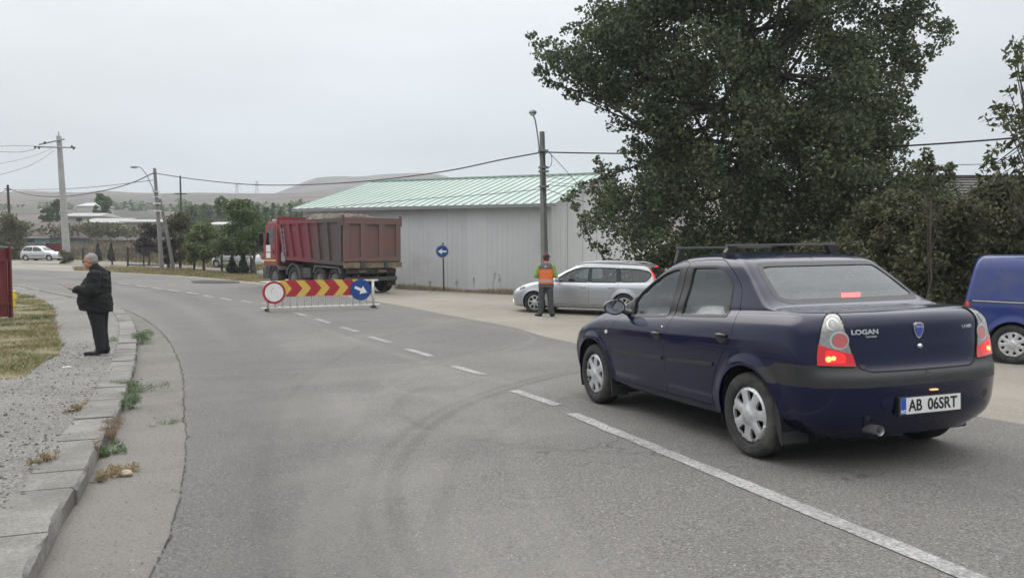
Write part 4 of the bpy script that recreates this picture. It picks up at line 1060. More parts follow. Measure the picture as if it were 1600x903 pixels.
M['gutter'] = ground_mat('gutter_concrete', (.132, .126, .115), (.178, .170, .155), 70, .22, .5, speck=(.06, .055, .05), stones=.12, stone_scale=30, bump=.35)[0]
M['kerb'] = ground_mat('kerb_concrete', (.262, .255, .238), (.165, .16, .148), 50, .25, 1.6, bump=.6, speck=(.10, .10, .09))[0]
M['soil_grass'] = ground_mat('grassy_soil', (.20, .165, .10), (.15, .145, .085), 30, .35, .8, bump=.6)[0]
M['pebble_pale'] = mat('pale_pebble', (.42, .41, .39), .85, var=.2, vscale=20); M['pebble_dark'] = mat('dark_pebble', (.09, .085, .08), .85)
M['tile_grey'] = mat('grey_tile', (.085, .075, .072), .8, var=.25, vscale=3)
M['soil_crack'] = mat('crack_filler', (.045, .042, .038), .95)
# asphalt with pale dust, worn wheel tracks and tyre sweeps
m, N, L, b, c, P = ground_mat('asphalt', (.124, .121, .117), (.162, .156, .148), 60, .55, .16, speck=(.34, .33, .31), bump=.6, stones=.22, stone_scale=48, rough=.88)
sep = N.new('ShaderNodeSeparateXYZ'); L.new(P, sep.inputs[0])
def arc_mask(cx, cy, r, w, soft=.12, jit=.25):
    """a worn band following a circle on the ground"""
    dx = mth(N, L, 'SUBTRACT', sep.outputs[0], cx); dy = mth(N, L, 'SUBTRACT', sep.outputs[1], cy)
    d = mth(N, L, 'SQRT', mth(N, L, 'ADD', mth(N, L, 'MULTIPLY', dx, dx), mth(N, L, 'MULTIPLY', dy, dy)))
    d = mth(N, L, 'ADD', d, mth(N, L, 'MULTIPLY', mth(N, L, 'SUBTRACT', nz_(N, L, P, .5, 3), .5), jit))
    return rmp(N, L, mth(N, L, 'ABSOLUTE', mth(N, L, 'SUBTRACT', d, r)), w, w + soft, 1, 0)
M['asphalt'] = m
ASPH = (m, N, L, b, c, P)

# road outline from sight lines on its edges
def trace(px): return [at(*p) for p in px]
far_left = trace([(-90, 418), (20, 420.5), (60, 422), (116, 424.5), (177, 427), (240, 430), (300, 434), (400, 444)])
right_edge = trace([(500, 458), (608, 475), (680, 489), (740, 500), (800, 512), (900, 537)])
gut = trace([(-90, 446), (19, 451), (70, 462), (122, 474), (180, 482), (205, 489), (235, 506), (260, 528), (277, 558), (285, 591), (288, 640), (291, 690), (285, 748), (272, 815), (255, 862), (236, 900)])
kerbo = trace([(-90, 443), (19, 448), (70, 457), (122, 468), (160, 475), (190, 488), (207, 506), (214, 532), (213, 564), (208, 592), (199, 623), (186, 657), (171, 686), (150, 728), (126, 778), (97, 826), (62, 898)])
def extend(p, d, n=1):
    a, b_ = np.array(p[-1]), np.array(p[-2]); v = (a - b_) / np.linalg.norm(a - b_); return p + [tuple(a + v * d)]
gut = extend(gut, 6); kerbo = extend(kerbo, 6)
RE = right_edge + [(4.27, 7.4), (6.4, 2.0), (7.6, -2)]
fl = crom(far_left + RE, 6); gc = crom(gut, 8); kc = crom(kerbo, 8)
road = [tuple(p) for p in fl] + [tuple(p) for p in gc[::-1]]
GX = [(-90, -6), (90, -6), (90, 95), (-90, 95)]
# one ground sheet: fine near, coarse far
def ground_grid():
    xs = np.unique(np.concatenate([np.arange(-20, 20.1, .5), np.arange(-60, 60.1, 2), np.arange(-300, 301, 12), np.arange(-1500, 1501, 100)]))
    ys = np.unique(np.concatenate([np.arange(-6, 34, .5), np.arange(34, 100, 1.5), np.arange(100, 340, 8)]))
    X, Y = np.meshgrid(xs, ys); Z = G(X, Y) + np.random.default_rng(3).normal(0, .0, X.shape)
    n, k = X.shape; i = np.arange(n * k).reshape(n, k)
    F = np.stack([i[:-1, :-1], i[:-1, 1:], i[1:, 1:], i[1:, :-1]], 2).reshape(-1, 4)
    return np.stack([X.ravel(), Y.ravel(), Z.ravel()], 1), F
V, F = ground_grid()
cc = V[F].mean(1); inner = (np.abs(cc[:, 0]) < 60) & (cc[:, 1] < 95)
gi = np.where((cc[:, 1] > 46) | (cc[:, 0] < -13) & (cc[:, 1] < 30), 1, 0)
tag(mesh('ground', V, F, [M['apron'], M['soil']], None, True, idx=gi), kind='structure')
tag(sheet('road', road, .012, M['asphalt'], .6), kind='structure')
# pale gutter strip between kerb and asphalt; dark ragged crack along the asphalt edge
def strip2(A, B, n=160):
    """polygon between two lines resampled to the same count"""
    def rs(P):
        d = np.r_[0, np.cumsum(np.linalg.norm(np.diff(P, axis=0), axis=1))]; s = np.linspace(0, d[-1], n); return np.stack([np.interp(s, d, P[:, k]) for k in (0, 1)], 1)
    return rs(np.asarray(A)), rs(np.asarray(B))
gutp = [tuple(p) for p in gc] + [tuple(p) for p in kc[::-1]]
sheet('gutter', gutp, .007, M['gutter'], .3)
cr = resample(gc, .06); jr = np.random.default_rng(5)
tt = np.gradient(cr, axis=0); tt /= np.linalg.norm(tt, axis=1)[:, None]; nn = np.stack([-tt[:, 1], tt[:, 0]], 1)
k1 = np.convolve(jr.normal(0, 1, len(cr)), np.ones(5) / 5, 'same'); k2 = np.convolve(jr.normal(0, 1, len(cr)), np.ones(3) / 3, 'same')
a_ = cr + nn * (.018 * k1 + .002 + .008 * np.abs(k2))[:, None]; b_ = cr + nn * (.018 * k1 - .003 - .006 * np.abs(k1))[:, None]
z = lambda P, o: np.c_[P, G(P[:, 0], P[:, 1]) + o]
V = np.vstack([z(a_, .016), z(b_, .016)]); n = len(cr); F = [(k, k + 1, n + k + 1, n + k) for k in range(n - 1) if jr.random() > .22]
tag(mesh('road_edge_crack', V, F, M['soil_crack']), kind='structure')
# kerb stones: broad worn slabs, 0.12 m above the gutter
KH = .125
kl = resample(kc, .05); tt = np.gradient(kl, axis=0); tt /= np.linalg.norm(tt, axis=1)[:, None]; nn = np.stack([-tt[:, 1], tt[:, 0]], 1)
if (nn[len(nn) // 2][0]) > 0: nn = -nn
nn_k = nn
kw = .36 + .0 * kl[:, 1]
kw[:] = .33; rk = MB(); s0 = 0; jr = np.random.default_rng(11)
while s0 < len(kl) - 6:
    L_ = int(jr.uniform(9, 15)); s1 = min(s0 + L_, len(kl) - 1)
    o = kl[s0:s1 + 1]; q = o + nn[s0:s1 + 1] * kw[s0]; sh_ = jr.normal(0, .004, 2); tz = jr.normal(0, .005)
    o = o + nn[s0:s1 + 1] * jr.normal(0, .006); g0 = .006
    o[0] += tt[s0] * g0; q[0] += tt[s0] * g0; o[-1] -= tt[s1] * g0; q[-1] -= tt[s1] * g0
    zo = G(o[:, 0], o[:, 1]); zq = G(q[:, 0], q[:, 1]); n_ = len(o); ch = .022
    rn = lambda a: np.convolve(jr.normal(0, a, n_ + 4), np.ones(5) / 5, 'valid')
    oi = o + nn[s0:s1 + 1] * ch * (1 + rn(1.0))[:, None] * .8
    V = np.vstack([np.c_[o, zo - .06], np.c_[o, zo + KH - ch + tz + rn(.012)], np.c_[oi, zo + KH + tz], np.c_[q, zq + KH + .004 + tz], np.c_[q, zq - .06]])
    F = []
    for r_ in range(4): F += [(r_ * n_ + k, r_ * n_ + k + 1, (r_ + 1) * n_ + k + 1, (r_ + 1) * n_ + k) for k in range(n_ - 1)]
    F += [tuple(r_ * n_ for r_ in range(5)), tuple(r_ * n_ + n_ - 1 for r_ in range(5))[::-1]]
    rk.add(V, F); s0 = s1
ko = rk.build('kerb', M['kerb'], None, auto=35); tag(ko, kind='structure')
# raised footway behind the kerb
inner_k = kl + nn * (kw - .012)[:, None]
wk = [tuple(p) for p in inner_k[::4]]
walk_out = trace([(-200, 452)]) + [(-30, 20), (-30, -6)]
walk = wk + [(wk[-1][0] - .5, -6), (-30, -6), (-34, 24), (wk[0][0] - 6, wk[0][1])]
def bumpy(x, y): return .012 * np.sin(x * 3.1 + 1.3 * np.sin(y * 2.3)) * np.cos(y * 2.7) + .008 * np.sin(9 * x + 3 * np.cos(7 * y))
sheet('sidewalk', walk, KH - .018, M['walk'], .16, zf=bumpy)

# lane markings: broken line far, solid line near
M['paint'] = ground_mat('road_paint', (.38, .38, .37), (.24, .238, .23), 40, .45, 2.2, speck=(.12, .12, .12), bump=.2)[0]
dash_px = [((88, 433.5), (135, 436.5)), ((184, 443.5), (203, 446)), ((212, 447.3), (230, 449.8)), ((237, 450.8), (254, 453)), ((263, 454.2), (281, 457)), ((292, 458), (310, 461)),
           ((318, 462), (334, 465)), ((345, 466.5), (362, 469.5)), ((376, 470), (392, 473)), ((410, 474), (428, 478)), ((459, 489), (478, 494)), ((494, 499), (515, 505.5)), ((533, 512), (559, 519)),
           ((577, 527), (610, 536)), ((635, 546), (674, 558)), ((707, 573), (756, 587)), ((803, 612), (872, 635)), ((892, 648), (1510, 903))]
wd = .13; lm = MB(); jr = np.random.default_rng(2)
cen = crom([at((a[0] + b[0]) / 2, (a[1] + b[1]) / 2) for a, b in dash_px[:-1]] + [at(892, 648), at(1120, 742), at(1510, 903)], 10)
for k, (a, b) in enumerate(dash_px):
    A, B = np.array(at(*a)), np.array(at(*b)); B = B + (B - A) * (0.9 if k == len(dash_px) - 1 else 0)
    ln = np.linalg.norm(B - A); n_ = max(2, int(ln / .12)); P_ = A + (B - A) * np.linspace(0, 1, n_)[:, None]; d = (B - A) / ln; nn_ = np.array([-d[1], d[0]])
    w_ = wd / 2 if k > 5 else .10
    e1 = P_ + nn_ * (w_ + jr.normal(0, .004, n_))[:, None]; e2 = P_ - nn_ * (w_ + jr.normal(0, .004, n_))[:, None]
    zo = .017 if k > 5 else .03
    lm.add(np.vstack([z(e1, zo), z(e2, zo)]), [(j, j + 1, n_ + j + 1, n_ + j) for j in range(n_ - 1)])
tag(lm.build('lane_marking', M['paint']), kind='structure')

# tyre sweeps and dust on the asphalt (wear that belongs to the surface)
m, N, L, b, c, P = ASPH
def circ3(p):
    (x1, y1), (x2, y2), (x3, y3) = p; A = np.array([[x2 - x1, y2 - y1], [x3 - x1, y3 - y1]]) * 2
    B = np.array([x2 ** 2 - x1 ** 2 + y2 ** 2 - y1 ** 2, x3 ** 2 - x1 ** 2 + y3 ** 2 - y1 ** 2]); q = np.linalg.solve(A, B); return q[0], q[1], float(np.hypot(q[0] - x1, q[1] - y1))
def clampm(lo, hi, ax):                                   # fade along world y or x
    return rmp(N, L, sep.outputs[ax], lo, hi)
col = c
brk = mth(N, L, 'MULTIPLY', rmp(N, L, nz_(N, L, P, 1.3, 6, .7), .25, .7, .3, 1), rmp(N, L, nz_(N, L, P, 14, 5, .8), .3, .6, .35, 1))
# dark tyre sweep from the bottom centre curving right towards the saloon
a1 = circ3([at(636, 860), at(650, 690), at(860, 592)]); s1 = arc_mask(*a1, .030, .05, jit=.08)
a2 = circ3([at(600, 860), at(612, 720), at(780, 605)]); s2 = arc_mask(*a2, .03, .08)
fade = mth(N, L, 'MULTIPLY', clampm(-2.6, -1.2, 0), rmp(N, L, sep.outputs[0], 1.2, 2.4, 1, 0))
fy = rmp(N, L, sep.outputs[1], 10.5, 12.5, 1, 0)
k = mth(N, L, 'MULTIPLY', mth(N, L, 'MULTIPLY', fade, fy), brk)
col = mixc(N, L, mth(N, L, 'MULTIPLY', s1, mth(N, L, 'MULTIPLY', k, .44)), col, (.048, .047, .047))
# second rubber band beside it and thin worn arcs crossing the junction
s1b = arc_mask(a1[0], a1[1], a1[2] + .17, .02, .05, jit=.08); col = mixc(N, L, mth(N, L, 'MULTIPLY', s1b, mth(N, L, 'MULTIPLY', k, .32)), col, (.055, .054, .053))
s1c = arc_mask(a1[0], a1[1], a1[2] + .40, .10, .16, jit=.1); col = mixc(N, L, mth(N, L, 'MULTIPLY', s1c, mth(N, L, 'MULTIPLY', k, .30)), col, (.23, .22, .205))
s1d = arc_mask(a1[0], a1[1], a1[2] - .22, .06, .12, jit=.1); col = mixc(N, L, mth(N, L, 'MULTIPLY', s1d, mth(N, L, 'MULTIPLY', k, .25)), col, (.22, .21, .195))
for q_, w_, a_m, cc_ in (([at(480, 890), at(520, 690), at(720, 560)], .02, .30, (.23, .22, .20)), ([at(420, 880), at(430, 660), at(560, 545)], .025, .25, (.06, .06, .06)), ([at(560, 500), at(700, 505), at(830, 535)], .03, .35, (.25, .24, .22)),
                         ([at(600, 600), at(760, 565), at(900, 562)], .02, .35, (.25, .24, .22)), ([at(620, 640), at(740, 590), at(890, 575)], .02, .30, (.07, .068, .066)), ([at(690, 900), at(700, 760), at(800, 660)], .03, .30, (.07, .068, .066))):
    s = arc_mask(*circ3(q_), w_, .06, jit=.12); col = mixc(N, L, mth(N, L, 'MULTIPLY', mth(N, L, 'MULTIPLY', s, brk), a_m), col, cc_)
# hairline cracks and worn-out patches
vc = N.new('ShaderNodeTexVoronoi'); vc.feature = 'DISTANCE_TO_EDGE'; vc.inputs['Scale'].default_value = .45
wv = N.new('ShaderNodeVectorMath'); wv.operation = 'ADD'; nv = N.new('ShaderNodeTexNoise'); nv.inputs['Scale'].default_value = 2.2; L.new(P, nv.inputs['Vector']); L.new(P, wv.inputs[0]); L.new(nv.outputs['Color'], wv.inputs[1]); L.new(wv.outputs[0], vc.inputs['Vector'])
ck = mth(N, L, 'MULTIPLY', rmp(N, L, vc.outputs['Distance'], .002, .007, 1, 0), rmp(N, L, nz_(N, L, P, .22, 3), .52, .6)); col = mixc(N, L, mth(N, L, 'MULTIPLY', ck, .6), col, (.045, .044, .043))
col = mixc(N, L, rmp(N, L, nz_(N, L, P, .55, 9, .8), .56, .72, 0, .35), col, (.085, .084, .083))
# pale dust: broad tongues across the junction
a3 = circ3([at(560, 680), at(660, 600), at(860, 552)]); s3 = arc_mask(*a3, .5, .9, jit=1.2)
a4 = circ3([at(700, 500), at(560, 520), at(430, 560)]); s4 = arc_mask(*a4, .4, 1.0, jit=1.4)
dn = rmp(N, L, nz_(N, L, P, .35, 7, .65, .4), .38, .68)
col = mixc(N, L, mth(N, L, 'MULTIPLY', mth(N, L, 'MULTIPLY', s3, dn), .5), col, (.235, .225, .205))
col = mixc(N, L, mth(N, L, 'MULTIPLY', mth(N, L, 'MULTIPLY', s4, dn), .35), col, (.235, .225, .205))
for q in ([at(430, 500), at(600, 545), at(760, 640)], [at(520, 520), at(640, 560), at(800, 600)]):
    s = arc_mask(*circ3(q), .04, .10, jit=.4); col = mixc(N, L, mth(N, L, 'MULTIPLY', mth(N, L, 'MULTIPLY', s, brk), .22), col, (.25, .24, .22))
col = mixc(N, L, mth(N, L, 'MULTIPLY', dn, .14), col, (.22, .212, .195))
# two darker wheel lanes along our lane
for q in ([at(330, 880), at(352, 640), at(300, 520)], [at(470, 890), at(450, 650), at(380, 520)]):
    s = arc_mask(*circ3(q), .18, .45, jit=.4); col = mixc(N, L, mth(N, L, 'MULTIPLY', s, .22), col, (.07, .07, .07))
# oil drips and repairs under the waiting cars
sp = rmp(N, L, nz_(N, L, P, 3.1, 5, .7), .69, .74)
col = mixc(N, L, mth(N, L, 'MULTIPLY', sp, mth(N, L, 'MULTIPLY', clampm(.4, 1.6, 0), .45)), col, (.05, .05, .05))
for lk in list(b.inputs['Base Color'].links): L.remove(lk)
L.new(col, b.inputs['Base Color'])
# ------------------------------------------------------------------ hall, houses, fences, poles, cables
M['wall_grey'] = mat('hall_cladding', (.60, .615, .625), .5, var=.03, vscale=.6, dirt=(.50, .50, .49), dirt_amt=.25, dirt_scale=.5)
M['wall_cream'] = mat('hall_gable', (.58, .59, .59), .5, var=.05, vscale=.6)
M['roof_green'] = mat('green_roof_sheet', (.34, .43, .385), .4, var=.08, vscale=.5, dirt=(.42, .49, .46), dirt_amt=.4, dirt_scale=.7)
M['roof_green2'] = mat('roof_rib', (.31, .40, .36), .5)
M['concrete'] = mat('pole_concrete', (.20, .20, .19), .85, var=.15, vscale=3, bump=.3, bscale=30)
M['concrete_pale'] = mat('pale_pole_concrete', (.34, .34, .33), .85, var=.10, vscale=2, bump=.2, bscale=20)
M['cable'] = mat('cable_black', (.02, .02, .022), .6)
M['galv'] = mat('galvanised', (.30, .31, .32), .5, metal=.5)
M['wood_dark'] = mat('dark_wood', (.05, .045, .04), .85, var=.3, vscale=8)
def hall():
    A = np.array(xz(474, 400, 41.5)[0:1] + (41.5,)); B = np.array((xz(860, 400, 36.6)[0], 36.6))
    d = (B - A) / np.linalg.norm(B - A); nb = np.array([-d[1], d[0]]); L = np.linalg.norm(B - A); D = 14.0
    o = thing('warehouse', 'long pale grey sheet-metal hall with a green ribbed roof behind the truck and lamp pole', 'building', (A[0], A[1], 0), (0, 0, math.atan2(d[1], d[0])))
    z0 = -.6; ez = 3.86; rz = 5.60; mid = D * .5
    # front wall with standing seams, panel tone steps
    b = MB(); x = 0; k = 0; rr = np.random.default_rng(4)
    while x < L - .01:
        x1 = min(L, x + 1.0); b.box(x, x1 - .012, rr.uniform(-.004, .004), .12, z0, ez - .05, i=int(k % 6 == 3))
        b.box(x1 - .013, x1 - .003, -.004, .06, z0, ez - .06, i=2)
        for q in (.25, .5, .75): b.box(x + q - .010, x + q + .010, -.0065, .02, z0, ez - .06, i=int(k % 6 == 3))
        x = x1; k += 1
    b.build('front_wall', [M['wall_grey'], M['wall_grey2'], M['wall_seam']], o)
    for (xa, xb_, nm) in ((L - .12, L, 'gable_wall'), (0, .12, 'gable_wall')):
        g_ = MB(); g_.prism([(.0 + .121, z0), (D, z0), (D, ez), (mid, rz - .1), (.121, ez)], xa, xb_, 'x', i=0)
        for y in np.arange(2.4, D, 2.4):
            zt = ez + (rz - .1 - ez) * (1 - abs(y - mid) / mid); g_.box(xb_ - .01 if xa > 1 else xa - .02, xb_ + .02 if xa > 1 else xa + .01, y - .02, y + .02, z0, zt - .05, i=1)
        g_.build(nm, [M['wall_cream'], M['wall_seam']], o)
    b = MB(); b.box(0, L, D - .12, D, z0, ez - .05); b.build('back_wall', M['wall_grey'], o)
    # roof: sheet with raised ribs, both slopes
    r = MB(); e0 = -.45; sl = (rz - ez) / mid
    for sgn in (0, 1):
        def P(x, y, dz):
            y_ = y if sgn == 0 else D - y
            return (x, y_, ez + sl * y + dz)
        x0, x1 = -.35, L + .35
        V = [P(x0, e0, 0), P(x1, e0, 0), P(x1, mid, 0), P(x0, mid, 0), P(x0, e0, -.06), P(x1, e0, -.06), P(x1, mid, -.06), P(x0, mid, -.06)]
        r.add(V, [(0, 1, 2, 3), (4, 7, 6, 5), (0, 4, 5, 1), (1, 5, 6, 2), (2, 6, 7, 3), (3, 7, 4, 0)], 0)
        for x in np.arange(x0 + .1, x1, .42):
            V = [P(x - .035, e0, .003), P(x + .035, e0, .003), P(x + .035, mid, .003), P(x - .035, mid, .003), P(x - .015, e0, .05), P(x + .015, e0, .05), P(x + .015, mid, .05), P(x - .015, mid, .05)]
            r.add(V, [(0, 1, 5, 4), (1, 2, 6, 5), (3, 0, 4, 7), (2, 3, 7, 6), (4, 5, 6, 7)], 1)
    r.box(-.35, L + .35, mid - .14, mid + .14, rz + .02, rz + .09, 0)
    rf = r.build('roof', [M['roof_green'], M['roof_green2']], o)
    f = MB(); f.box(-.36, L + .36, e0 - .03, e0, ez + sl * e0 - .15, ez + sl * e0 - .01); f.build('eaves_trim', M['galv'], rf)
    g2 = MB(); g2.tube([(L - .3, -.10, ez - .2), (L - .3, -.10, z0)], .05, 8); g2.build('downpipe', M['galv'], o)
    return o
M['wall_grey2'] = mat('hall_cladding_pale', (.63, .645, .655), .5, var=.05, vscale=.6)
M['wall_seam'] = mat('cladding_seam', (.53, .55, .57), .6)
hall()

def pole(name, label, px, pb, pt, Y, r0, r1, m, square=False, cat='pole', lean=None):
    x0, z0 = xz(px[0], pb, Y); x1, z1 = xz(px[1], pt, Y); z0 = g(x0, Y) - .1
    o = thing(name, label, cat, (x0, Y, z0))
    b = MB(); n = 4 if square else 12
    b.tube([(0, 0, 0), ((x1 - x0) * .5, 0, (z1 - z0) * .5), (x1 - x0, 0, z1 - z0)], [r0, (r0 + r1) / 2, r1], n)
    sh_ = b.build('shaft', m, o, auto=40)
    return o, (x0, Y, z0), (x1, Y, z1)
def cable(label, pts, r=.012, n=24, sag=0.0, cat='cable'):
    P = [Vector(p) for p in pts]
    if len(P) == 2:
        Q = []
        for t in np.linspace(0, 1, n + 1):
            p = P[0].lerp(P[1], t); p.z -= sag * 4 * t * (1 - t); Q.append(p)
    else: Q = [Vector(p) for p in crom([tuple(p) for p in P], 8)]
    b = MB(); b.tube(Q, r, 6, cap=True); o = b.build('overhead_cable', M['cable'], None, True)
    return tag(o, label, cat)
# lamp pole beside the hall
PY = 33.0
po, pb_, pt_ = pole('lamp_pole', 'square concrete pole with a thin curved lamp arm, standing behind the hi-vis worker', (852, 847), 459, 206, PY, .165, .10, M['concrete'], True)
def rel(o, p): return tuple(Vector(p) - o.location)
lx = lambda px, py, dy=0: (xz(px, py, PY)[0], PY + dy, xz(px, py, PY)[1])
b = MB(); b.tube([rel(po, lx(848, 300, -.16)), rel(po, lx(845.5, 262, -.2)), rel(po, lx(840, 215, -.25)), rel(po, lx(836, 190, -.3)), rel(po, lx(833, 183, -.38))], .028, 8)
arm = b.build('lamp_arm', M['galv'], po, True)
b = MB(); c_ = Vector(rel(po, lx(832, 179, -.45))); b.lathe([(0, .12), (.10, .10), (.15, .03), (.16, -.02), (.12, -.06)], 16, M=Matrix.Translation(c_)); b.lathe([(.12, -.061), (.09, -.12), (0, -.15)], 16, 1, M=Matrix.Translation(c_))
b.build('lamp_head', [M['galv'], M['lamp_white_off']], arm, True)
b = MB()
for zz in (236, 262, 268, 292): b.box(-.2, .2, -.2, .2, rel(po, lx(848, zz))[2] - .03, rel(po, lx(848, zz))[2] + .03, M=Matrix.Translation((rel(po, lx(848 + (zz - 206) * .02, zz))[0], 0, 0)))
b.build('clamp_band', M['galv'], po)
b = MB(); q = [lx(856 + 6 * math.cos(t), 251 + 12 * math.sin(t), -.2) for t in np.linspace(-1.4, 4.7, 24)]; b.tube([rel(po, p) for p in q], .014, 6); b.build('cable_loop', M['cable'], po, True)
# street lamp pole on the left with its strut
SY = 58.0
so, sb_, st_ = pole('street_lamp', 'leaning concrete street lamp pole with a curved arm and strut, left of the small trees', (253, 241.5), 414, 263, SY, .17, .11, M['concrete'], True, 'street lamp')
sx = lambda px, py, dy=0: (xz(px, py, SY)[0], SY + dy, xz(px, py, SY)[1])
b = MB(); b.tube([rel(so, sx(246, 310, -.2)), rel(so, sx(240, 292, -.25)), rel(so, sx(231, 272, -.3)), rel(so, sx(224, 263, -.35)), rel(so, sx(217, 261, -.4))], .035, 8); arm = b.build('lamp_arm', M['galv'], so, True)
b = MB(); Mx = Matrix.Translation(rel(so, sx(213.5, 262, -.4))) @ Matrix.Diagonal((1.9, 1, 1, 1)); b.lathe([(0, .10), (.10, .07), (.15, 0), (.12, -.06), (0, -.10)], 12, M=Mx); b.build('lamp_head', M['galv'], arm, True)
b = MB(); b.tube([rel(so, sx(247, 311, .3)), rel(so, sx(254, 362, .7)), rel(so, (sx(262, 414)[0], SY + 1.0, g(sx(262, 414)[0], SY + 1) - .1))], [.10, .12, .14], 4); b.build('strut', M['concrete'], so)
b = MB()
for zz in (300, 308, 318, 330): p = rel(so, sx(241.5 + (zz - 263) * .075, zz)); b.box(p[0] - .19, p[0] + .19, -.19, .19, p[2] - .04, p[2] + .04)
b.build('clamp_band', M['lamp_white_off'], so)
# tall concrete mast with cross arms
TY = 73.0
to, tb_, tt_ = pole('concrete_mast', 'tall thick pale concrete mast with steel cross arms beside the silver hatchback', (105, 92), 406, 213, TY, .33, .20, M['concrete_pale'])
tx = lambda px, py, dy=0: (xz(px, py, TY)[0], TY + dy, xz(px, py, TY)[1])
b = MB(); b.tube([rel(to, tx(57, 230.5, -.35)), rel(to, tx(121, 231.5, -.35))], .07, 6); b.tube([rel(to, tx(65, 227, -.4)), rel(to, tx(103, 218, -.2))], .07, 6); b.tube([rel(to, tx(91.5, 206)), rel(to, tx(92, 214))], .04, 6)
b.build('cross_arm', M['galv'], to)
for (px, py) in ((60, 232), (66, 232.5), (117, 231), (120, 233.5), (75, 225)):
    b = MB(); p = Vector(rel(to, tx(px, py, -.5))); b.lathe([(.03, .14), (.10, .10), (.05, .07), (.10, .03), (.05, 0), (.10, -.05), (.02, -.10)], 8, M=Matrix.Translation(p)); b.build('insulator', M['wood_dark'], to, True)
# small distant poles
for (nm, lab, px, pbm, ptp, Y, r) in (('wooden_pole', 'thin dark utility pole at the far left edge above the bushes', (17, 12), 372, 289, 88, .16), ('wooden_pole', 'slim dark utility pole with a small cross arm behind the green trees', (283.5, 281.5), 345, 275, 105, .14)):
    o, _, tp = pole(nm, lab, px, pbm, ptp, Y, r, r * .7, M['wood_dark'])
    b = MB(); q = rel(o, tp)
    if px[0] > 100: zz = rel(o, (0, 0, xz(282, 303, Y)[1]))[2]; b.box(q[0] - .75, q[0] + .75, -.06, .06, zz - .06, zz + .06)
    else: b.box(q[0] - .3, q[0] + .3, -.08, .08, q[2] - .5, q[2] - .4)
    b.build('cross_arm', M['wood_dark'], o)
# far pylons
for (px, pt, pb, Y, lab) in ((370, 287, 300, 880, 'faint lattice pylon on the left of the hazy ridge'), (401, 283, 300, 900, 'faint lattice pylon on the right of the hazy ridge')):
    x, zt = xz(px, pt, Y); zb = xz(px, 312, Y)[1]
    o = thing('pylon', lab, 'pylon', (x, Y, zb), group=None); H = zt - zb
    b = MB()
    for a, c in ((-1, -1), (1, -1), (1, 1), (-1, 1)): b.tube([(a * 2, c * 2, 0), (a * .35, c * .35, H)], .18, 4)
    for k in range(5):
        t = k / 5; w0 = 2 - 1.65 * t; w1 = 2 - 1.65 * (t + .2); b.tube([(-w0, -w0, H * t), (w1, -w1, H * (t + .2))], .1, 3); b.tube([(w0, -w0, H * t), (-w1, -w1, H * (t + .2))], .1, 3)
    b.build('lattice', M['galv'], o); b = MB()
    for t, w in ((.82, 4.0), (.95, 3.2)): b.box(-w, w, -.15, .15, H * t - .15, H * t + .15)
    b.build('cross_arm', M['galv'], o)
# cables
RP = lx(847.5, 239, -.22); LP = sx(242, 271, -.2)
mid = lambda px, py, Y: (xz(px, py, Y)[0], Y, xz(px, py, Y)[1])
cable('thick twisted cable from the hall lamp pole sagging left to the leaning street lamp', [RP, mid(780, 250.5, 36), mid(700, 267, 39.5), mid(600, 280.5, 43.5), mid(500, 288, 48), mid(400, 289, 52), mid(310, 281, 55.5), LP], .03)
cable('thin cable crossing low over the green roof to the street lamp pole', [lx(848, 296, -.2), mid(760, 304, 34.5), mid(660, 311, 35.5), mid(560, 320, 37), mid(480, 326, 39.2), mid(380, 330, 46), sx(248, 319, -.2)], .012)
cable('thick sagging cable from the street lamp to the pole at the left edge', [LP, mid(200, 288, 64), mid(150, 300.5, 71), mid(95, 307.5, 78), mid(50, 305, 83), mid(14, 296, 88)], .035)
cable('straight cable above the sagging one between street lamp and left pole', [sx(241, 282, -.2), mid(170, 290, 66), mid(100, 295.5, 76), mid(14, 297, 88)], .022)
cable('thin cable leaving the left pole beyond the left edge of the frame', [mid(14, 296, 88), mid(-10, 306, 88), mid(-80, 330, 89)], .03)
cable('upper thin wire from the mast cross arm to the left edge', [tx(62, 230, -.5), mid(30, 228, 70), mid(-30, 230, 66)], .018)
cable('middle thin wire from the mast cross arm to the left edge', [tx(60, 234, -.5), mid(30, 238, 70), mid(-30, 236, 66)], .018)
cable('long drooping wire from the mast top down to the left edge', [tx(88, 236, -.3), mid(60, 252, 68), mid(30, 265, 64), mid(-30, 281, 60)], .014)
cable('lowest drooping wire from the mast down to the left edge', [tx(86, 232, -.3), mid(55, 243, 70), mid(20, 252, 66), mid(-30, 262, 60)], .012)
cable('distribution wire running low from the street lamp leftwards past the mast', [sx(247, 317, -.2), mid(180, 326, 63), mid(100, 333, 68), mid(-20, 336, 76)], .012)
cable('thick cable from the hall lamp pole passing right behind the big tree', [RP, mid(920, 239.5, 32.5), mid(1000, 240, 31.5), mid(1200, 238, 29), mid(1400, 229, 26.5), mid(1560, 218, 24.5), mid(1700, 205, 23)], .028)
cable('thin lower wire right of the big tree above the tiled roof', [lx(850, 290, -.2), mid(950, 292, 32), mid(1200, 280, 30), mid(1400, 262, 28), mid(1530, 257, 27), mid(1700, 252, 26)], .012)
cable('short slanting wire from the pole clamp down to the hall gable', [lx(858, 240, -.2), mid(880, 262, 34.5), mid(902, 287, 36.5)], .012)
cable('thin wire from the lower clamp towards the tree in front of the hall', [lx(850, 295, -.2), mid(880, 305, 32), mid(915, 316, 30)], .012)
for dz in (276, 283):
    cable('faint service wire at the %s clamp of the hall lamp pole' % ('upper' if dz == 276 else 'lower'), [lx(850, dz, -.2), mid(880, dz + 4, 33.5), mid(905, dz + 4, 33.8)], .008)
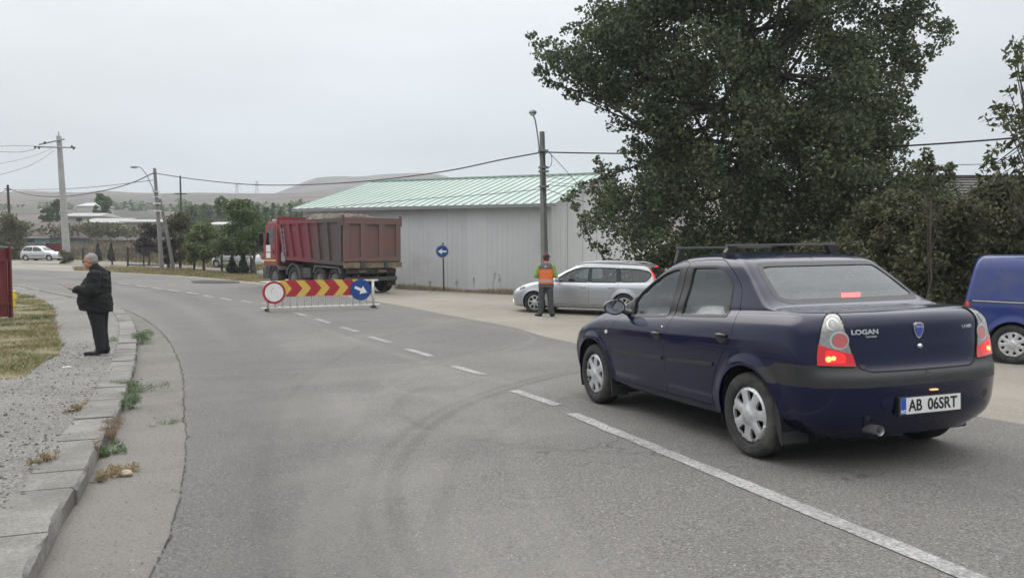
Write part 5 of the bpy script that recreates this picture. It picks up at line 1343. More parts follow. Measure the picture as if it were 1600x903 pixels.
# round blue sign
sgx, sgy = at(693.5, 455)
so_ = thing('traffic_sign', 'round blue sign with a white arrow pointing left on a thin post before the hall', 'sign', (sgx, sgy, g(sgx, sgy)))
b = MB(); ht = xz(690, 379.5, sgy)[1] - g(sgx, sgy); b.tube([(0, 0, -.1), (-.03, 0, ht)], .032, 8); b.build('post', M['wood_dark'], so_)
M['sign_blue'] = mat('sign_blue', (.010, .065, .27), .35, dirt=(.03, .09, .26), dirt_amt=.3); M['sign_white'] = mat('sign_white', (.78, .79, .78), .4, dirt=(.5, .5, .48), dirt_amt=.25, dirt_scale=8); M['sign_red'] = mat('sign_red', (.40, .025, .04), .4, dirt=(.35, .03, .04), dirt_amt=.3); M['sign_yellow'] = mat('sign_yellow', (.66, .46, .09), .45, dirt=(.5, .38, .1), dirt_amt=.3)
def disc(parent, name, x, y, z, r, ms, ring=None, arrow=None, ang=0, nm2='face'):
    b = MB(); T = Matrix.Translation((x, y, z)) @ Matrix.Rotation(R(90), 4, 'X'); b.lathe([(0, -.01), (r, -.01), (r, .01), (0, .01)], 40, M=T); d = b.build(name, ms[0], parent, auto=40)
    if ring: b = MB(); b.lathe([(0, .0125), (ring, .0125)], 40, M=T); b.build(nm2, ms[1], d)
    if arrow:
        k = r; pts = [(-.66, .13), (.02, .13), (.02, .42), (.66, 0), (.02, -.42), (.02, -.13), (-.66, -.13)]
        c, s = math.cos(ang), math.sin(ang); pp = [(x + (a * c - q * s) * k, z + (a * s + q * c) * k) for a, q in pts]
        b = MB(); b.prism(pp, y - .015, y - .011, 'y'); b.build('arrow', M['sign_white'], d)
    return d
dz = xz(690, 393, sgy)[1] - g(sgx, sgy); rr_ = 10.3 / FOC * sgy
dd = disc(so_, 'sign_disc', -.06, -.05, dz, rr_, [M['sign_blue']], arrow=True, ang=math.pi)
b = MB(); b.lathe([(rr_ * .92, .0125), (rr_ * .97, .0125)], 32, M=Matrix.Translation((-.06, -.05, dz)) @ Matrix.Rotation(R(90), 4, 'X')); b.build('rim', M['sign_white'], dd)

# barrier across the far lane
A = at(414, 487.5); B = at(586, 481.5); dv = Vector((B[0] - A[0], B[1] - A[1])); BL = dv.length; az = math.atan2(dv.y, dv.x)
br = thing('road_barrier', 'white tube barrier with red and yellow chevron board and two round signs across the lane', 'barrier', (A[0], A[1], (g(*A) + g(*B)) / 2), (0, math.atan2(g(*A) - g(*B), BL), az))
M['white_tube'] = mat('peeling_white', (.66, .66, .63), .5, dirt=(.16, .12, .09), dirt_amt=.18, dirt_scale=9)
BH = (487 - 439) / FOC * A[1]; z1 = .10; z2 = BH - .03
b = MB(); b.tube([(-.12, 0, z2), (BL + .10, 0, z2)], .032, 10); b.build('top_rail', M['white_tube'], br, True)
b = MB(); b.tube([(-.10, 0, z1), (BL + .14, 0, z1)], .030, 10)
for k in range(15): x = .12 + k * (BL - .2) / 14; b.box(x - .02, x + .02, -.035, .035, z1 - .028, z1 + .045)
b.build('bottom_rail', M['white_tube'], br, auto=40)
for x in (0.08, BL - .06): b = MB(); b.tube([(x, 0, z1), (x, 0, z2)], .040, 10); b.build('post', M['white_tube'], br, True)
for k in range(1, 15):
    x = .08 + k * (BL - .14) / 15; b = MB(); b.tube([(x, 0, z1), (x, 0, z2)], .021, 6); b.build('bar', M['white_tube'], br, True)
for x in (0.06, BL - .04):
    b = MB(); b.tube([(x, -.32, .015), (x, -.05, .09), (x, .05, .09), (x, .32, .015)], .018, 6); b.box(x - .05, x + .05, -.05, .05, .01, .09); b.build('foot', M['wood_dark'], br)
toL = lambda px, py: ((px - 414) / 172 * BL, None)
p0, p1 = (437 - 414) / 172 * BL, (556 - 414) / 172 * BL; zt, zb = z2 + .045, z2 - .42
b = MB(); b.box(p0, p1, -.055, -.045, zb, zt); bd = b.build('chevron_board', M['sign_yellow'], br)
pxm = BL / 172; zm = (zt + zb) / 2; w = 16 * pxm; tip = 10.5 * pxm
for k in range(4):
    xa = (443.5 + 29.3 * k - 414) * pxm; q = [(xa, zt), (xa + w, zt), (xa + w + tip, zm), (xa + w, zb), (xa, zb), (xa + tip, zm)]
    b = MB(); b.prism([(min(x, p1), z_) for x, z_ in q], -.059, -.0555, 'y'); b.build('red_chevron', M['sign_red'], bd)
q = [(p1 - w * .22, zt), (p1, zt), (p1, zt - .18)]
sg_r = 17.8 / FOC * A[1]
dl = disc(br, 'ring_sign', (427 - 414) / 172 * BL, -.085, z2 - .29, sg_r, [M['sign_red'], M['sign_white']], ring=sg_r * .80)
b = MB(); X_ = (424 - 414) / 172 * BL; b.tube([(X_ + .06, -.1005, z2 - .14), (X_ + .02, -.1005, z2 - .17), (X_ - .03, -.1005, z2 - .22), (X_ - .02, -.1005, z2 - .30)], .004, 4); b.build('scratch', M['wood_dark'], dl)
disc(br, 'arrow_sign', (561.5 - 414) / 172 * BL, -.085, z2 - .27, sg_r * .97, [M['sign_blue']], arrow=True, ang=R(-24))

# ------------------------------------------------------------------ tipper truck
M['truck_red'] = mat('truck_red', (.24, .014, .026), .45, coat=.3, dirt=(.20, .05, .05), dirt_amt=.4, dirt_scale=1.2)
M['tub_red'] = mat('dusty_red_steel', (.20, .030, .042), .6, dirt=(.15, .085, .075), dirt_amt=.62, dirt_scale=.8, bump=.2, bscale=12)
M['tub_worn'] = mat('worn_brown_steel', (.155, .085, .078), .65, dirt=(.11, .095, .085), dirt_amt=.6, dirt_scale=1.1, bump=.2, bscale=12)
M['gate_worn'] = mat('worn_pink_steel', (.20, .10, .09), .65, dirt=(.15, .12, .105), dirt_amt=.55, dirt_scale=1.3, bump=.2, bscale=12)
M['chassis'] = mat('chassis_grey', (.055, .055, .055), .7, dirt=(.12, .11, .10), dirt_amt=.5)
M['fender'] = mat('fender_grey', (.13, .13, .13), .6, dirt=(.17, .16, .14), dirt_amt=.5)
M['tan'] = mat('tan_beam', (.25, .20, .13), .7, dirt=(.08, .07, .06), dirt_amt=.55, dirt_scale=3)
M['dirt_load'] = ground_mat('rubble', (.13, .11, .09), (.20, .18, .15), 8, .4, 1.5, stones=.5, stone_scale=5, bump=1)[0]
def truck():
    T = thing('dump_truck', 'red four-axle dump truck with a dusty ribbed tipper body loaded with rubble', 'truck')
    hw = 1.30
    # tub side profile in (x forward from tailgate, z)
    zb0, zb1, zt0, zt1 = 1.12, 1.30, 2.98, 3.0; xf0, xf1 = 4.95, 5.62
    L = lambda t, z: None
    for s in (1, -1):
        b = MB(); b.prism([(0, zb0), (xf0, zb1), (xf1, zt1), (0, zt0)], s * (hw - .07), s * (hw - .03), 'y')
        b.prism([(0, zt0 - .16), (xf1 - .05, zt1 - .16), (xf1, zt1), (0, zt0)], s * (hw - .03), s * (hw + .02), 'y')
        b.prism([(0, zb0), (xf0, zb1), (xf0 + .07, zb1 + .17), (0, zb0 + .17)], s * (hw - .03), s * (hw + .02), 'y')
        n = 7
        for k in range(n):
            t = k / (n - 1); xb = .05 + t * (xf0 - .22); xt = .05 + .30 * (k > 0) * (1 - t) + t * (xf1 - .30)
            zb = zb0 + (zb1 - zb0) * t + .17; zt = zt0 - .16; w_ = .17 if 0 < k < n - 1 else .24
            xb += .12 if 0 < k < n - 1 else 0
            b.prism([(xb, zb - .02), (xb + w_, zb - .02), (xt + w_, zt + .02), (xt, zt + .02)], s * (hw - .03), s * (hw + .055), 'y', i=0)
        o = b.build('side_panel', [M['tub_side']], T)
    b = MB(); b.prism([(xf0, zb1), (xf0 + .06, zb1), (xf1 + .06, zt1 + .10), (xf1, zt1 + .10)], -hw, hw, 'y'); b.box(xf1 - .02, xf1 + .12, -hw - .06, hw + .06, zt1 - .35, zt1 + .18)
    b.build('headboard', M['truck_red'], T)
    b = MB(); b.prism([(0, zb0), (xf0, zb1), (xf0, zb1 + .06), (0, zb0 + .06)], -hw + .05, hw - .05, 'y'); b.build('tub_floor', M['tub_worn'], T)
    tg = MB(); tg.box(-.05, 0, -hw, hw, zb0 - .02, zt0 + .03)
    for y in (-hw, -hw + .72, -.11 + .42 * 0, hw - .94 + .0, hw - .22):
        pass
    ys = [-hw, -.50, .28, hw]
    for k, yc in enumerate((-hw + .11, -.42, .42, hw - .11)): tg.box(-.12, -.05, yc - .11 - .04 * (0 < k < 3), yc + .11 + .04 * (0 < k < 3), zb0 + .30, zt0)
    tg.box(-.125, -.05, -hw, hw, zt0 - .22, zt0 + .03); tg.box(-.125, -.05, -hw, hw, zb0 + .16, zb0 + .34)
    gate = tg.build('tailgate', M['gate_worn'], T)
    b = MB(); b.box(-.16, -.05, -hw - .02, hw + .02, zb0 - .10, zb0 + .12); b.build('tail_beam', M['tan'], gate)
    for y in (-.55, .55): b = MB(); b.box(-.22, -.04, y - .08, y + .08, zb0 - .12, zb0 + .18); b.build('latch', M['chassis'], gate)
    for y in (-hw - .03, hw + .03): b = MB(); b.tube([(-.06, y, zt0 - .3), (-.06, y, zt0 + .12)], .06, 8); b.build('hinge', M['tub_worn'], gate)
    # ladder and step strips on the front of the side
    b = MB()
    for xa in (5.0, 5.25): b.tube([(xa - .25, hw + .09, 1.6), (xa, hw + .09, 2.7)], .018, 6)
    for k in range(5): b.tube([(4.77 + k * .05, hw + .09, 1.7 + k * .22), (5.02 + k * .05, hw + .09, 1.7 + k * .22)], .014, 6)
    b.build('ladder', M['galv'], T)
    # chassis
    b = MB(); b.box(.15, 7.0, -.48, -.36, .72, 1.0); b.box(.15, 7.0, .36, .48, .72, 1.0)
    for x in (.3, 1.5, 2.7, 3.9, 5.1, 6.4): b.box(x, x + .12, -.4, .4, .76, .96)
    b.box(.3, 4.8, -.62, .62, .98, 1.15); b.box(3.0, 3.75, .5, 1.15, .55, .98, bev=.04); b.box(3.0, 3.75, -1.15, -.5, .55, .98, bev=.04); b.tube([(3.3, 0, 1.0), (4.6, 0, 1.2)], .12, 10)
    b.box(5.30, 5.66, .55, 1.16, 1.15, 1.9, bev=.03); b.box(5.45, 5.62, -.9, .5, 1.0, 2.6)
    for x in (.83, 2.07, 4.45, 6.3): b.tube([(x, -.9, .5), (x, .9, .5)], .10, 8)
    b.build('chassis', M['chassis'], T, auto=40)
    b = MB(); b.box(5.28, 5.30, .62, 1.10, 1.25, 1.62); b.box(5.27, 5.68, 1.165, 1.175, 1.22, 1.62); b.build('battery_box', M['galv'], T)
    b = MB(); b.box(-.02, .08, -1.18, 1.18, .50, .66); b.box(.0, .12, -1.1, 1.1, .80, 1.0); b.tube([(.1, -.9, .6), (.3, -.9, .9)], .04, 6); b.build('rear_underrun_bar', M['chassis'], T)
    for s in (1, -1):
        b = MB(); b.box(-.06, -.022, s * .70, s * 1.10, .82, .98); b.build('tail_light', M['lamp_dull'], T)
        b = MB(); b.box(-.06, -.022, s * .28, s * .66, .84, .94); b.build('reflector_plate', M['tan'], T)
        for x in (.83, 2.07, 4.45, 6.3):
            wh = wheel(T, x, s * 1.06, .50, .30 if x > 3 else .36, 'cap', 10, .29, s, style='flower', mc=M['fender'])
        # mudguards
        for (xc, r_, a0, a1) in ((6.3, .60, -.1, math.pi * .82), (4.45, .60, .25, math.pi + .1)):
            m_ = MB(); A_ = np.linspace(a0, a1, 16); V = []
            for t in A_:
                for (rr, yy) in ((r_, .82), (r_, 1.24), (r_ + .05, 1.24), (r_ + .05, .82)): V.append((xc + rr * math.cos(t), s * yy, .5 + rr * math.sin(t)))
            m_.add(V, [(4 * k + j, 4 * k + (j + 1) % 4, 4 * k + 4 + (j + 1) % 4, 4 * k + 4 + j) for k in range(15) for j in range(4)]); m_.build('mudguard', M['fender'], T)
        m_ = MB(); m_.prism([(.30, .80), (.45, 1.06), (2.45, 1.10), (2.62, .80), (2.58, .78), (2.40, 1.04), (.50, 1.0), (.36, .78)], s * .82, s * 1.24, 'y'); m_.build('mudguard', M['fender'], T)
        b = MB(); b.box(.18, .20, s * .80, s * 1.24, .28, .85); b.build('mud_flap', M['rubber'], T)
    # cab
    c = MB(); prof = [(5.90, .95), (5.90, 2.92), (6.10, 3.02), (7.0, 3.02), (7.22, 2.80), (7.42, 1.95), (7.45, .95)]
    bm = bmesh.new(); vs = []
    for s in (-1, 1): vs.append([bm.verts.new((x, s * 1.21, z)) for x, z in prof])
    bm.faces.new(vs[0]); bm.faces.new(vs[1][::-1]); n = len(prof)
    for k in range(n): bm.faces.new((vs[0][k], vs[1][k], vs[1][(k + 1) % n], vs[0][(k + 1) % n]))
    bmesh.ops.bevel(bm, geom=bm.edges[:], offset=.06, segments=3, affect='EDGES'); c.add([tuple(v.co) for v in bm.verts], [tuple(v.index for v in f.verts) for f in bm.faces]); bm.free()
    cab = c.build('cab', M['truck_red'], T, auto=35)
    for s in (1, -1):
        b = MB(); b.prism([(6.15, 1.05), (7.15, 1.05), (7.15, 2.0), (6.95, 2.82), (6.15, 2.82)], s * 1.212, s * 1.226, 'y'); d = b.build('door', M['truck_red'], cab)
        b = MB(); b.prism(fillet([(6.28, 2.02), (7.05, 1.92), (7.02, 2.1), (6.88, 2.70), (6.28, 2.70)], .06), s * 1.228, s * 1.236, 'y'); b.build('window', M['gloss_black'], d)
        b = MB(); b.box(6.30, 6.36, s * 1.228, s * 1.25, 1.55, 1.75, bev=.0); b.build('handle', M['black'], d)
        b = MB(); b.box(6.05, 7.30, s * 1.2275, s * 1.236, 1.22, 1.29); b.build('door_stripe', M['sign_yellow'], d)
        b = MB(); b.box(6.62, 7.06, s * 1.2275, s * 1.238, 1.36, 1.60); b.box(6.62, 7.06, s * 1.2275, s * 1.238, 1.64, 1.95); b.build('door_notice', M['sign_white'], d)
        b = MB(); b.box(7.25, 7.34, s * 1.38 - .10, s * 1.38 + .10, 1.95, 2.50, bev=.03); b.tube([(7.2, s * 1.2, 2.6), (7.3, s * 1.38, 2.6), (7.3, s * 1.38, 2.45)], .02, 6); b.build('mirror', M['black'], cab, auto=40)
    b = MB(); b.prism(fillet([(-1.05, 2.0), (1.05, 2.0), (.98, 2.72), (-.98, 2.72)], .08), 7.36, 7.37, 'x'); ob = b.build('windscreen', M['gloss_black'], cab)
    for v in ob.data.vertices: v.co.x = 7.433 - max(0, (v.co.z - 1.95)) * .262 + (.004 if v.co.x > 7.365 else 0)
    b = MB(); b.box(7.0, 7.50, -1.22, 1.22, .42, .94, bev=.06); b.build('bumper', M['chassis'], T, auto=40)
    for s in (1, -1): b = MB(); b.box(7.49, 7.515, s * .75, s * 1.08, .62, .80, bev=.005); b.build('headlight', M['lamp_clear'], T)
    b = MB(); b.box(7.44, 7.47, -.8, .8, 1.1, 1.7, bev=.01); b.build('grille', M['black'], cab)
    b = MB(); b.box(6.0, 6.9, -1.0, 1.0, 3.04, 3.10, bev=.02); b.build('roof_panel', M['lamp_white_off'], cab)
    T.matrix_world = Matrix.Translation((-5.62, 33.37, g(-7.5, 35.5))) @ Matrix.Rotation(R(131), 4, 'Z')
    # the load
    nx, ny = 46, 24; V = []; rr = np.random.default_rng(8)
    for i in range(nx):
        for j in range(ny):
            u, v = i / (nx - 1), j / (ny - 1); x = .12 + u * 5.2; y = -1.16 + v * 2.32
            hgt = .46 * math.exp(-((u - .30) / .22) ** 2) + .50 * math.exp(-((u - .66) / .16) ** 2) + .1; e = min(1, 5 * min(v, 1 - v)) * min(1, 7 * min(u, 1 - u))
            V.append((x + rr.normal(0, .02), y + rr.normal(0, .02), 2.72 + hgt * e * .85 + rr.normal(0, .035)))
    F = [(i * ny + j, (i + 1) * ny + j, (i + 1) * ny + j + 1, i * ny + j + 1) for i in range(nx - 1) for j in range(ny - 1)]
    ld = mesh('rubble_load', V, F, M['dirt_load'], None, False); ld.matrix_world = T.matrix_world.copy()
    tag(ld, 'heap of brown earth and rubble filling the truck body', 'rubble')
    return T
# side sheet of the tub: red at the front, brown road dirt towards the rear
m, N, L, b = shader('tub_side'); tc = N.new('ShaderNodeTexCoord'); P = tc.outputs['Object']; sp = N.new('ShaderNodeSeparateXYZ'); L.new(P, sp.inputs[0])
f = mth(N, L, 'ADD', sp.outputs[0], mth(N, L, 'MULTIPLY', mth(N, L, 'SUBTRACT', nz_(N, L, P, 1.0, 7, .7), .5), 3.2))
c = mixc(N, L, rmp(N, L, f, 1.2, 3.6), (.085, .068, .063), (.19, .030, .042))
c = mixc(N, L, rmp(N, L, nz_(N, L, P, 2.2, 8, .75), .48, .75, 0, .6), c, (.16, .12, .105))
L.new(c, b.inputs['Base Color']); b.inputs['Roughness'].default_value = .6; M['tub_side'] = m
M['lamp_dull'] = mat('dusty_lamp', (.06, .03, .025), .5)
truck()
# ------------------------------------------------------------------ people
def capsule(bm, p0, r0, p1, r1, n=14, flat=(1, 1)):
    p0, p1 = Vector(p0), Vector(p1); d = p1 - p0; L = d.length
    q = d.to_track_quat('Z', 'Y').to_matrix().to_4x4() if L > 1e-6 else Matrix.Identity(4)
    rings = []
    for a in np.linspace(-math.pi / 2, 0, 5)[:-1]: rings.append((r0 * math.cos(a), r0 * math.sin(a)))
    for t in np.linspace(0, 1, 5): rings.append((r0 + (r1 - r0) * t, L * t))
    for a in np.linspace(0, math.pi / 2, 5)[1:]: rings.append((r1 * math.cos(a), L + r1 * math.sin(a)))
    T = Matrix.Translation(p0) @ q; vs = []
    for (r, h) in rings:
        r = max(r, 1e-4); vs.append([bm.verts.new(T @ Vector((r * math.cos(2 * math.pi * j / n) * flat[0], r * math.sin(2 * math.pi * j / n) * flat[1], h))) for j in range(n)])
    for k in range(len(vs) - 1):
        for j in range(n): bm.faces.new((vs[k][j], vs[k][(j + 1) % n], vs[k + 1][(j + 1) % n], vs[k + 1][j]))
    bm.faces.new(vs[0][::-1]); bm.faces.new(vs[-1])
def ellip(bm, c, r, rot=None):
    T = Matrix.Translation(c) @ (rot or Matrix.Identity(4)) @ Matrix.Diagonal((*r, 1)); bmesh.ops.create_uvsphere(bm, u_segments=20, v_segments=12, radius=1, matrix=T)
def loft(bm, rings, n=28):
    """(z, cx, cy, rx_front, rx_back, ry) rings, closed top and bottom"""
    vs = []
    for (z, cx, cy, rf, rb, ry) in rings:
        vs.append([bm.verts.new((cx + (rf if math.cos(t) > 0 else rb) * math.cos(t), cy + ry * math.sin(t), z)) for t in np.linspace(0, 2 * math.pi, n, endpoint=False)])
    for k in range(len(vs) - 1):
        for j in range(n): bm.faces.new((vs[k][j], vs[k][(j + 1) % n], vs[k + 1][(j + 1) % n], vs[k + 1][j]))
    bm.faces.new(vs[0][::-1]); bm.faces.new(vs[-1])
def fuse(name, fn, m, parent, voxel=.012, smooth_it=3, wrinkle=0.0, wscale=9, clip=None):
    """one continuous surface out of overlapping rounded volumes"""
    bm = bmesh.new(); fn(bm); bmesh.ops.recalc_face_normals(bm, faces=bm.faces[:])
    me = bpy.data.meshes.new(name); bm.to_mesh(me); bm.free()
    o = bpy.data.objects.new(name, me); COL.objects.link(o)
    md = o.modifiers.new('r', 'REMESH'); md.mode = 'VOXEL'; md.voxel_size = voxel; md.use_smooth_shade = True
    ms = o.modifiers.new('s', 'SMOOTH'); ms.factor = .6; ms.iterations = smooth_it
    dg = bpy.context.evaluated_depsgraph_get(); dg.update(); m2 = bpy.data.meshes.new_from_object(o.evaluated_get(dg)); bpy.data.objects.remove(o)
    if wrinkle:
        from mathutils import noise
        m2.update()
        for v in m2.vertices:
            p = v.co; w = noise.noise(Vector((p.x * wscale, p.y * wscale, p.z * wscale * 1.6))) + .5 * noise.noise(Vector((p.x * wscale * 2.3, p.y * wscale * 2.3, p.z * wscale * 3 + 7)))
            v.co = p + v.normal * w * wrinkle
    if clip:
        bm = bmesh.new(); bm.from_mesh(m2)
        for (co, no) in clip: bmesh.ops.bisect_plane(bm, geom=bm.verts[:] + bm.edges[:] + bm.faces[:], plane_co=co, plane_no=no, clear_outer=True)
        bm.to_mesh(m2); bm.free()
    for p in m2.polygons: p.use_smooth = True
    m2.materials.clear(); m2.materials.append(m); m2.name = name
    return put(bpy.data.objects.new(name, m2), parent)
M['skin'] = mat('skin', (.42, .21, .15), .55, var=.08, vscale=20)
M['jacket'] = mat('black_jacket', (.009, .0095, .010), .95, var=.2, vscale=14, bump=.2, bscale=30)
M['trousers'] = mat('black_trousers', (.012, .013, .015), .85, var=.2, vscale=20)
M['shoe'] = mat('black_shoe', (.010, .010, .011), .35)
M['hair_grey'] = mat('grey_hair', (.30, .28, .26), .85, var=.3, vscale=60, bump=.6, bscale=180)
M['hair_dark'] = mat('dark_hair', (.05, .035, .03), .8, var=.3, vscale=60)
def hand(bm, wrist, fwd, up, side, curl=.9, s=1.0):
    """palm, four bent fingers of unequal length, thumb from the side of the palm"""
    w, f, u, sd = Vector(wrist), Vector(fwd).normalized(), Vector(up).normalized(), Vector(side).normalized()
    pc = w + f * .045 * s
    for k in range(4):
        o_ = (k - 1.5) * .019 * s; capsule(bm, w + sd * o_ * .6, .014 * s, w + f * .085 * s + sd * o_, .0115 * s, 8)
        L = (.036, .042, .039, .030)[k] * s; b0 = w + f * .085 * s + sd * o_; d = f
        for j in range(3):
            a = curl * (j + .6) * .42; dd = (f * math.cos(a) + u * math.sin(a)).normalized(); b1 = b0 + dd * L * (1, .75, .6)[j]
            capsule(bm, b0, .0098 * s, b1, .009 * s, 8); b0 = b1
    t0 = w + f * .025 * s + sd * .03 * s; t1 = t0 + (f * .55 + sd * .55 + u * .5).normalized() * .04 * s; t2 = t1 + (f * .8 + u * .6).normalized() * .034 * s
    capsule(bm, t0, .013 * s, t1, .011 * s, 8); capsule(bm, t1, .011 * s, t2, .009 * s, 8)
def head(bm, c, f, s=1.0, fat=1.0):
    """skull, jaw, nose, ears, brow, chin looking along the unit vector f (horizontal, tilted)"""
    c = Vector(c); f = Vector(f).normalized(); l = Vector((0, 0, 1)).cross(f).normalized(); u = f.cross(l).normalized()
    RM = Matrix((f, l, u)).transposed().to_4x4()
    P = lambda a, b, h: c + (f * a + l * b + u * h) * s
    ellip(bm, P(-.012, 0, .022), (.098 * s, .078 * s, .100 * s), RM); ellip(bm, P(.022, 0, -.045), (.072 * s, .062 * s * fat, .072 * s), RM); ellip(bm, P(.060, 0, -.088), (.026 * s, .028 * s, .022 * s), RM)
    ellip(bm, P(.078, 0, .030), (.018 * s, .055 * s, .014 * s), RM)
    capsule(bm, P(.085, 0, .018), .009 * s, P(.112, 0, -.022), .014 * s, 8); ellip(bm, P(.100, .013, -.026), (.011 * s,) * 3, RM); ellip(bm, P(.100, -.013, -.026), (.011 * s,) * 3, RM)
    ellip(bm, P(.088, 0, -.050), (.012 * s, .026 * s, .007 * s), RM); ellip(bm, P(.086, 0, -.062), (.012 * s, .022 * s, .007 * s), RM)
    for q in (1, -1): ellip(bm, P(-.008, q * .080, -.005), (.018 * s, .008 * s, .032 * s), RM); ellip(bm, P(.055, q * .045, -.03), (.025 * s, .022 * s, .028 * s), RM)
    return P
def eyes(P, m1, parent):
    for q in (1, -1):
        bm = bmesh.new(); ellip(bm, P(.081, q * .032, .012), (.008,) * 3); me = bpy.data.meshes.new('eye'); bm.to_mesh(me); bm.free(); me.materials.append(m1); put(bpy.data.objects.new('eye', me), parent)
        b = MB(); b.tube([P(.088, q * .050, .030), P(.094, q * .032, .035), P(.094, q * .016, .031)], .004, 5); b.build('eyebrow', M['hair_grey'], parent)
# --- man in the black padded jacket, side on, looking at a phone; local x is the way he faces, z up
mx, my = at(157, 564); zg = g(mx, my) + KH - .012
man = thing('person', 'stout grey-haired man in a black padded jacket standing on the footway looking at his phone', 'person', (mx, my, zg), (0, 0, R(180 + 6)))
def man_body(bm):
    head(bm, (.125, 0, 1.555), (1, 0, -.22), 1.06, 1.12)
    capsule(bm, (.03, 0, 1.36), .075, (.10, 0, 1.50), .068)
    capsule(bm, (.04, 0, .85), .17, (.03, 0, 1.25), .17); 
    for s in (1, -1):
        capsule(bm, (.0, s * .20, 1.33), .075, (.02, s * .25, 1.06), .055); capsule(bm, (.02, s * .25, 1.06), .05, (.32, s * .17, 1.085), .030)
        capsule(bm, (.02, s * .10, .85), .10, (.01, s * .10, .46), .07); capsule(bm, (.01, s * .10, .46), .065, (-.02, s * .10, .10), .045)
    capsule(bm, (.02, -.25, 1.06), .05, (.33, -.17, 1.09), .030)
    hand(bm, (.335, .17, 1.09), (1, -.15, .25), (-.1, -.35, 1), (0, 1, .2), 1.1, .95); hand(bm, (.25, -.24, 1.05), (1, .3, .0), (0, .4, 1), (0, 1, -.3), .8, .9)
body = fuse('body', man_body, M['skin'], man, .0085, 2)
bmt = bmesh.new(); Pm = head(bmt, (.125, 0, 1.555), (1, 0, -.22), 1.06, 1.12); bmt.free(); eyes(Pm, M['ink'], body)
def man_jacket(bm):
    loft(bm, [(.70, .03, 0, .25, .24, .27), (.80, .04, 0, .27, .255, .285), (.92, .05, 0, .285, .25, .29), (1.04, .06, 0, .265, .235, .28), (1.16, .04, 0, .235, .21, .265), (1.27, .01, 0, .195, .18, .245), (1.35, .0, 0, .15, .14, .20), (1.41, .01, 0, .11, .11, .13)])
    capsule(bm, (-.01, 0, 1.36), .115, (.045, 0, 1.425), .098)
    for s in (1, -1):
        capsule(bm, (-.01, s * .215, 1.32), .105, (.0, s * .285, 1.08), .100); capsule(bm, (.0, s * .285, 1.08), .095, (.26, s * .20, 1.09), .068); capsule(bm, (.26, s * .20, 1.09), .062, (.30, s * .185, 1.09), .056)
        ellip(bm, (-.02, s * .21, 1.36), (.10, .09, .06))
def man_hem(bm): man_jacket(bm); capsule(bm, (.04, 0, .80), .0, (.04, 0, .80), .0)
def quilt(o, a=.0025, k=62):
    for v in o.data.vertices: v.co += v.normal * (a * abs(math.sin(v.co.z * k * .5)) - a * .6)
jk = fuse('jacket', man_jacket, M['jacket'], man, .011, 2, .014, 8, clip=[((0, 0, .735), (0.08, 0, -1))])
quilt(jk)
def collar(bm):
    loft(bm, [(1.39, .015, 0, .115, .11, .12), (1.44, .03, 0, .108, .105, .108), (1.475, .04, 0, .10, .102, .10)])
fuse('collar', collar, M['jacket'], jk, .010, 2, .004, 14)
def man_tr(bm):
    ellip(bm, (.03, 0, .84), (.19, .22, .16))
    for s in (1, -1):
        d = -.015 * s
        capsule(bm, (.03, s * .10, .82), .150, (.0 + d, s * .105, .46), .100); capsule(bm, (.0 + d, s * .105, .46), .100, (-.04 + d, s * .105, .10), .082)
fuse('trousers', man_tr, M['trousers'], man, .014, 3, .006, 8)
for s in (1, -1):
    def sh_(bm, s=s):
        d = .03 * s
        ellip(bm, (.085 + d, s * .11, .038), (.115, .045, .036)); ellip(bm, (-.03 + d, s * .105, .05), (.055, .042, .048)); capsule(bm, (-.045 + d, s * .105, .06), .045, (-.04 + d, s * .105, .12), .045); bmesh.ops.create_cube(bm, size=1, matrix=Matrix.Translation((.06 + d, s * .108, .012)) @ Matrix.Diagonal((.25, .078, .024, 1)))
    fuse('shoe', sh_, M['shoe'], man, .009, 2)
def man_hair(bm):
    c = Vector((.125, 0, 1.555)); f = Vector((1, 0, -.22)).normalized(); l = Vector((0, 0, 1)).cross(f).normalized(); u = f.cross(l); RM = Matrix((f, l, u)).transposed().to_4x4()
    P = lambda a, b, h: c + (f * a + l * b + u * h) * 1.06
    ellip(bm, P(-.028, 0, .040), (.100, .086, .094), RM); ellip(bm, P(-.045, 0, .0), (.080, .083, .080), RM)
fuse('hair', man_hair, M['hair_grey'], man, .009, 2, .003, 40, clip=[((.125, 0, 1.60), Vector((.75, 0, -.75))), ((.10, 0, 1.52), Vector((.35, 0, -1)))])
b = MB(); Mx = Matrix.Translation((.47, .135, 1.155)) @ Matrix.Rotation(R(-28), 4, 'Y') @ Matrix.Rotation(R(-6), 4, 'Z'); b.box(-.078, .078, -.037, .037, -.005, .005, M=Mx, bev=.003)
ph = b.build('phone', M['gloss_black'], None, auto=40); ph.matrix_world = man.matrix_world.copy(); ph.location = man.location; ph.rotation_euler = man.rotation_euler
tag(ph, 'black mobile phone held out in the hand of the man on the footway', 'phone')

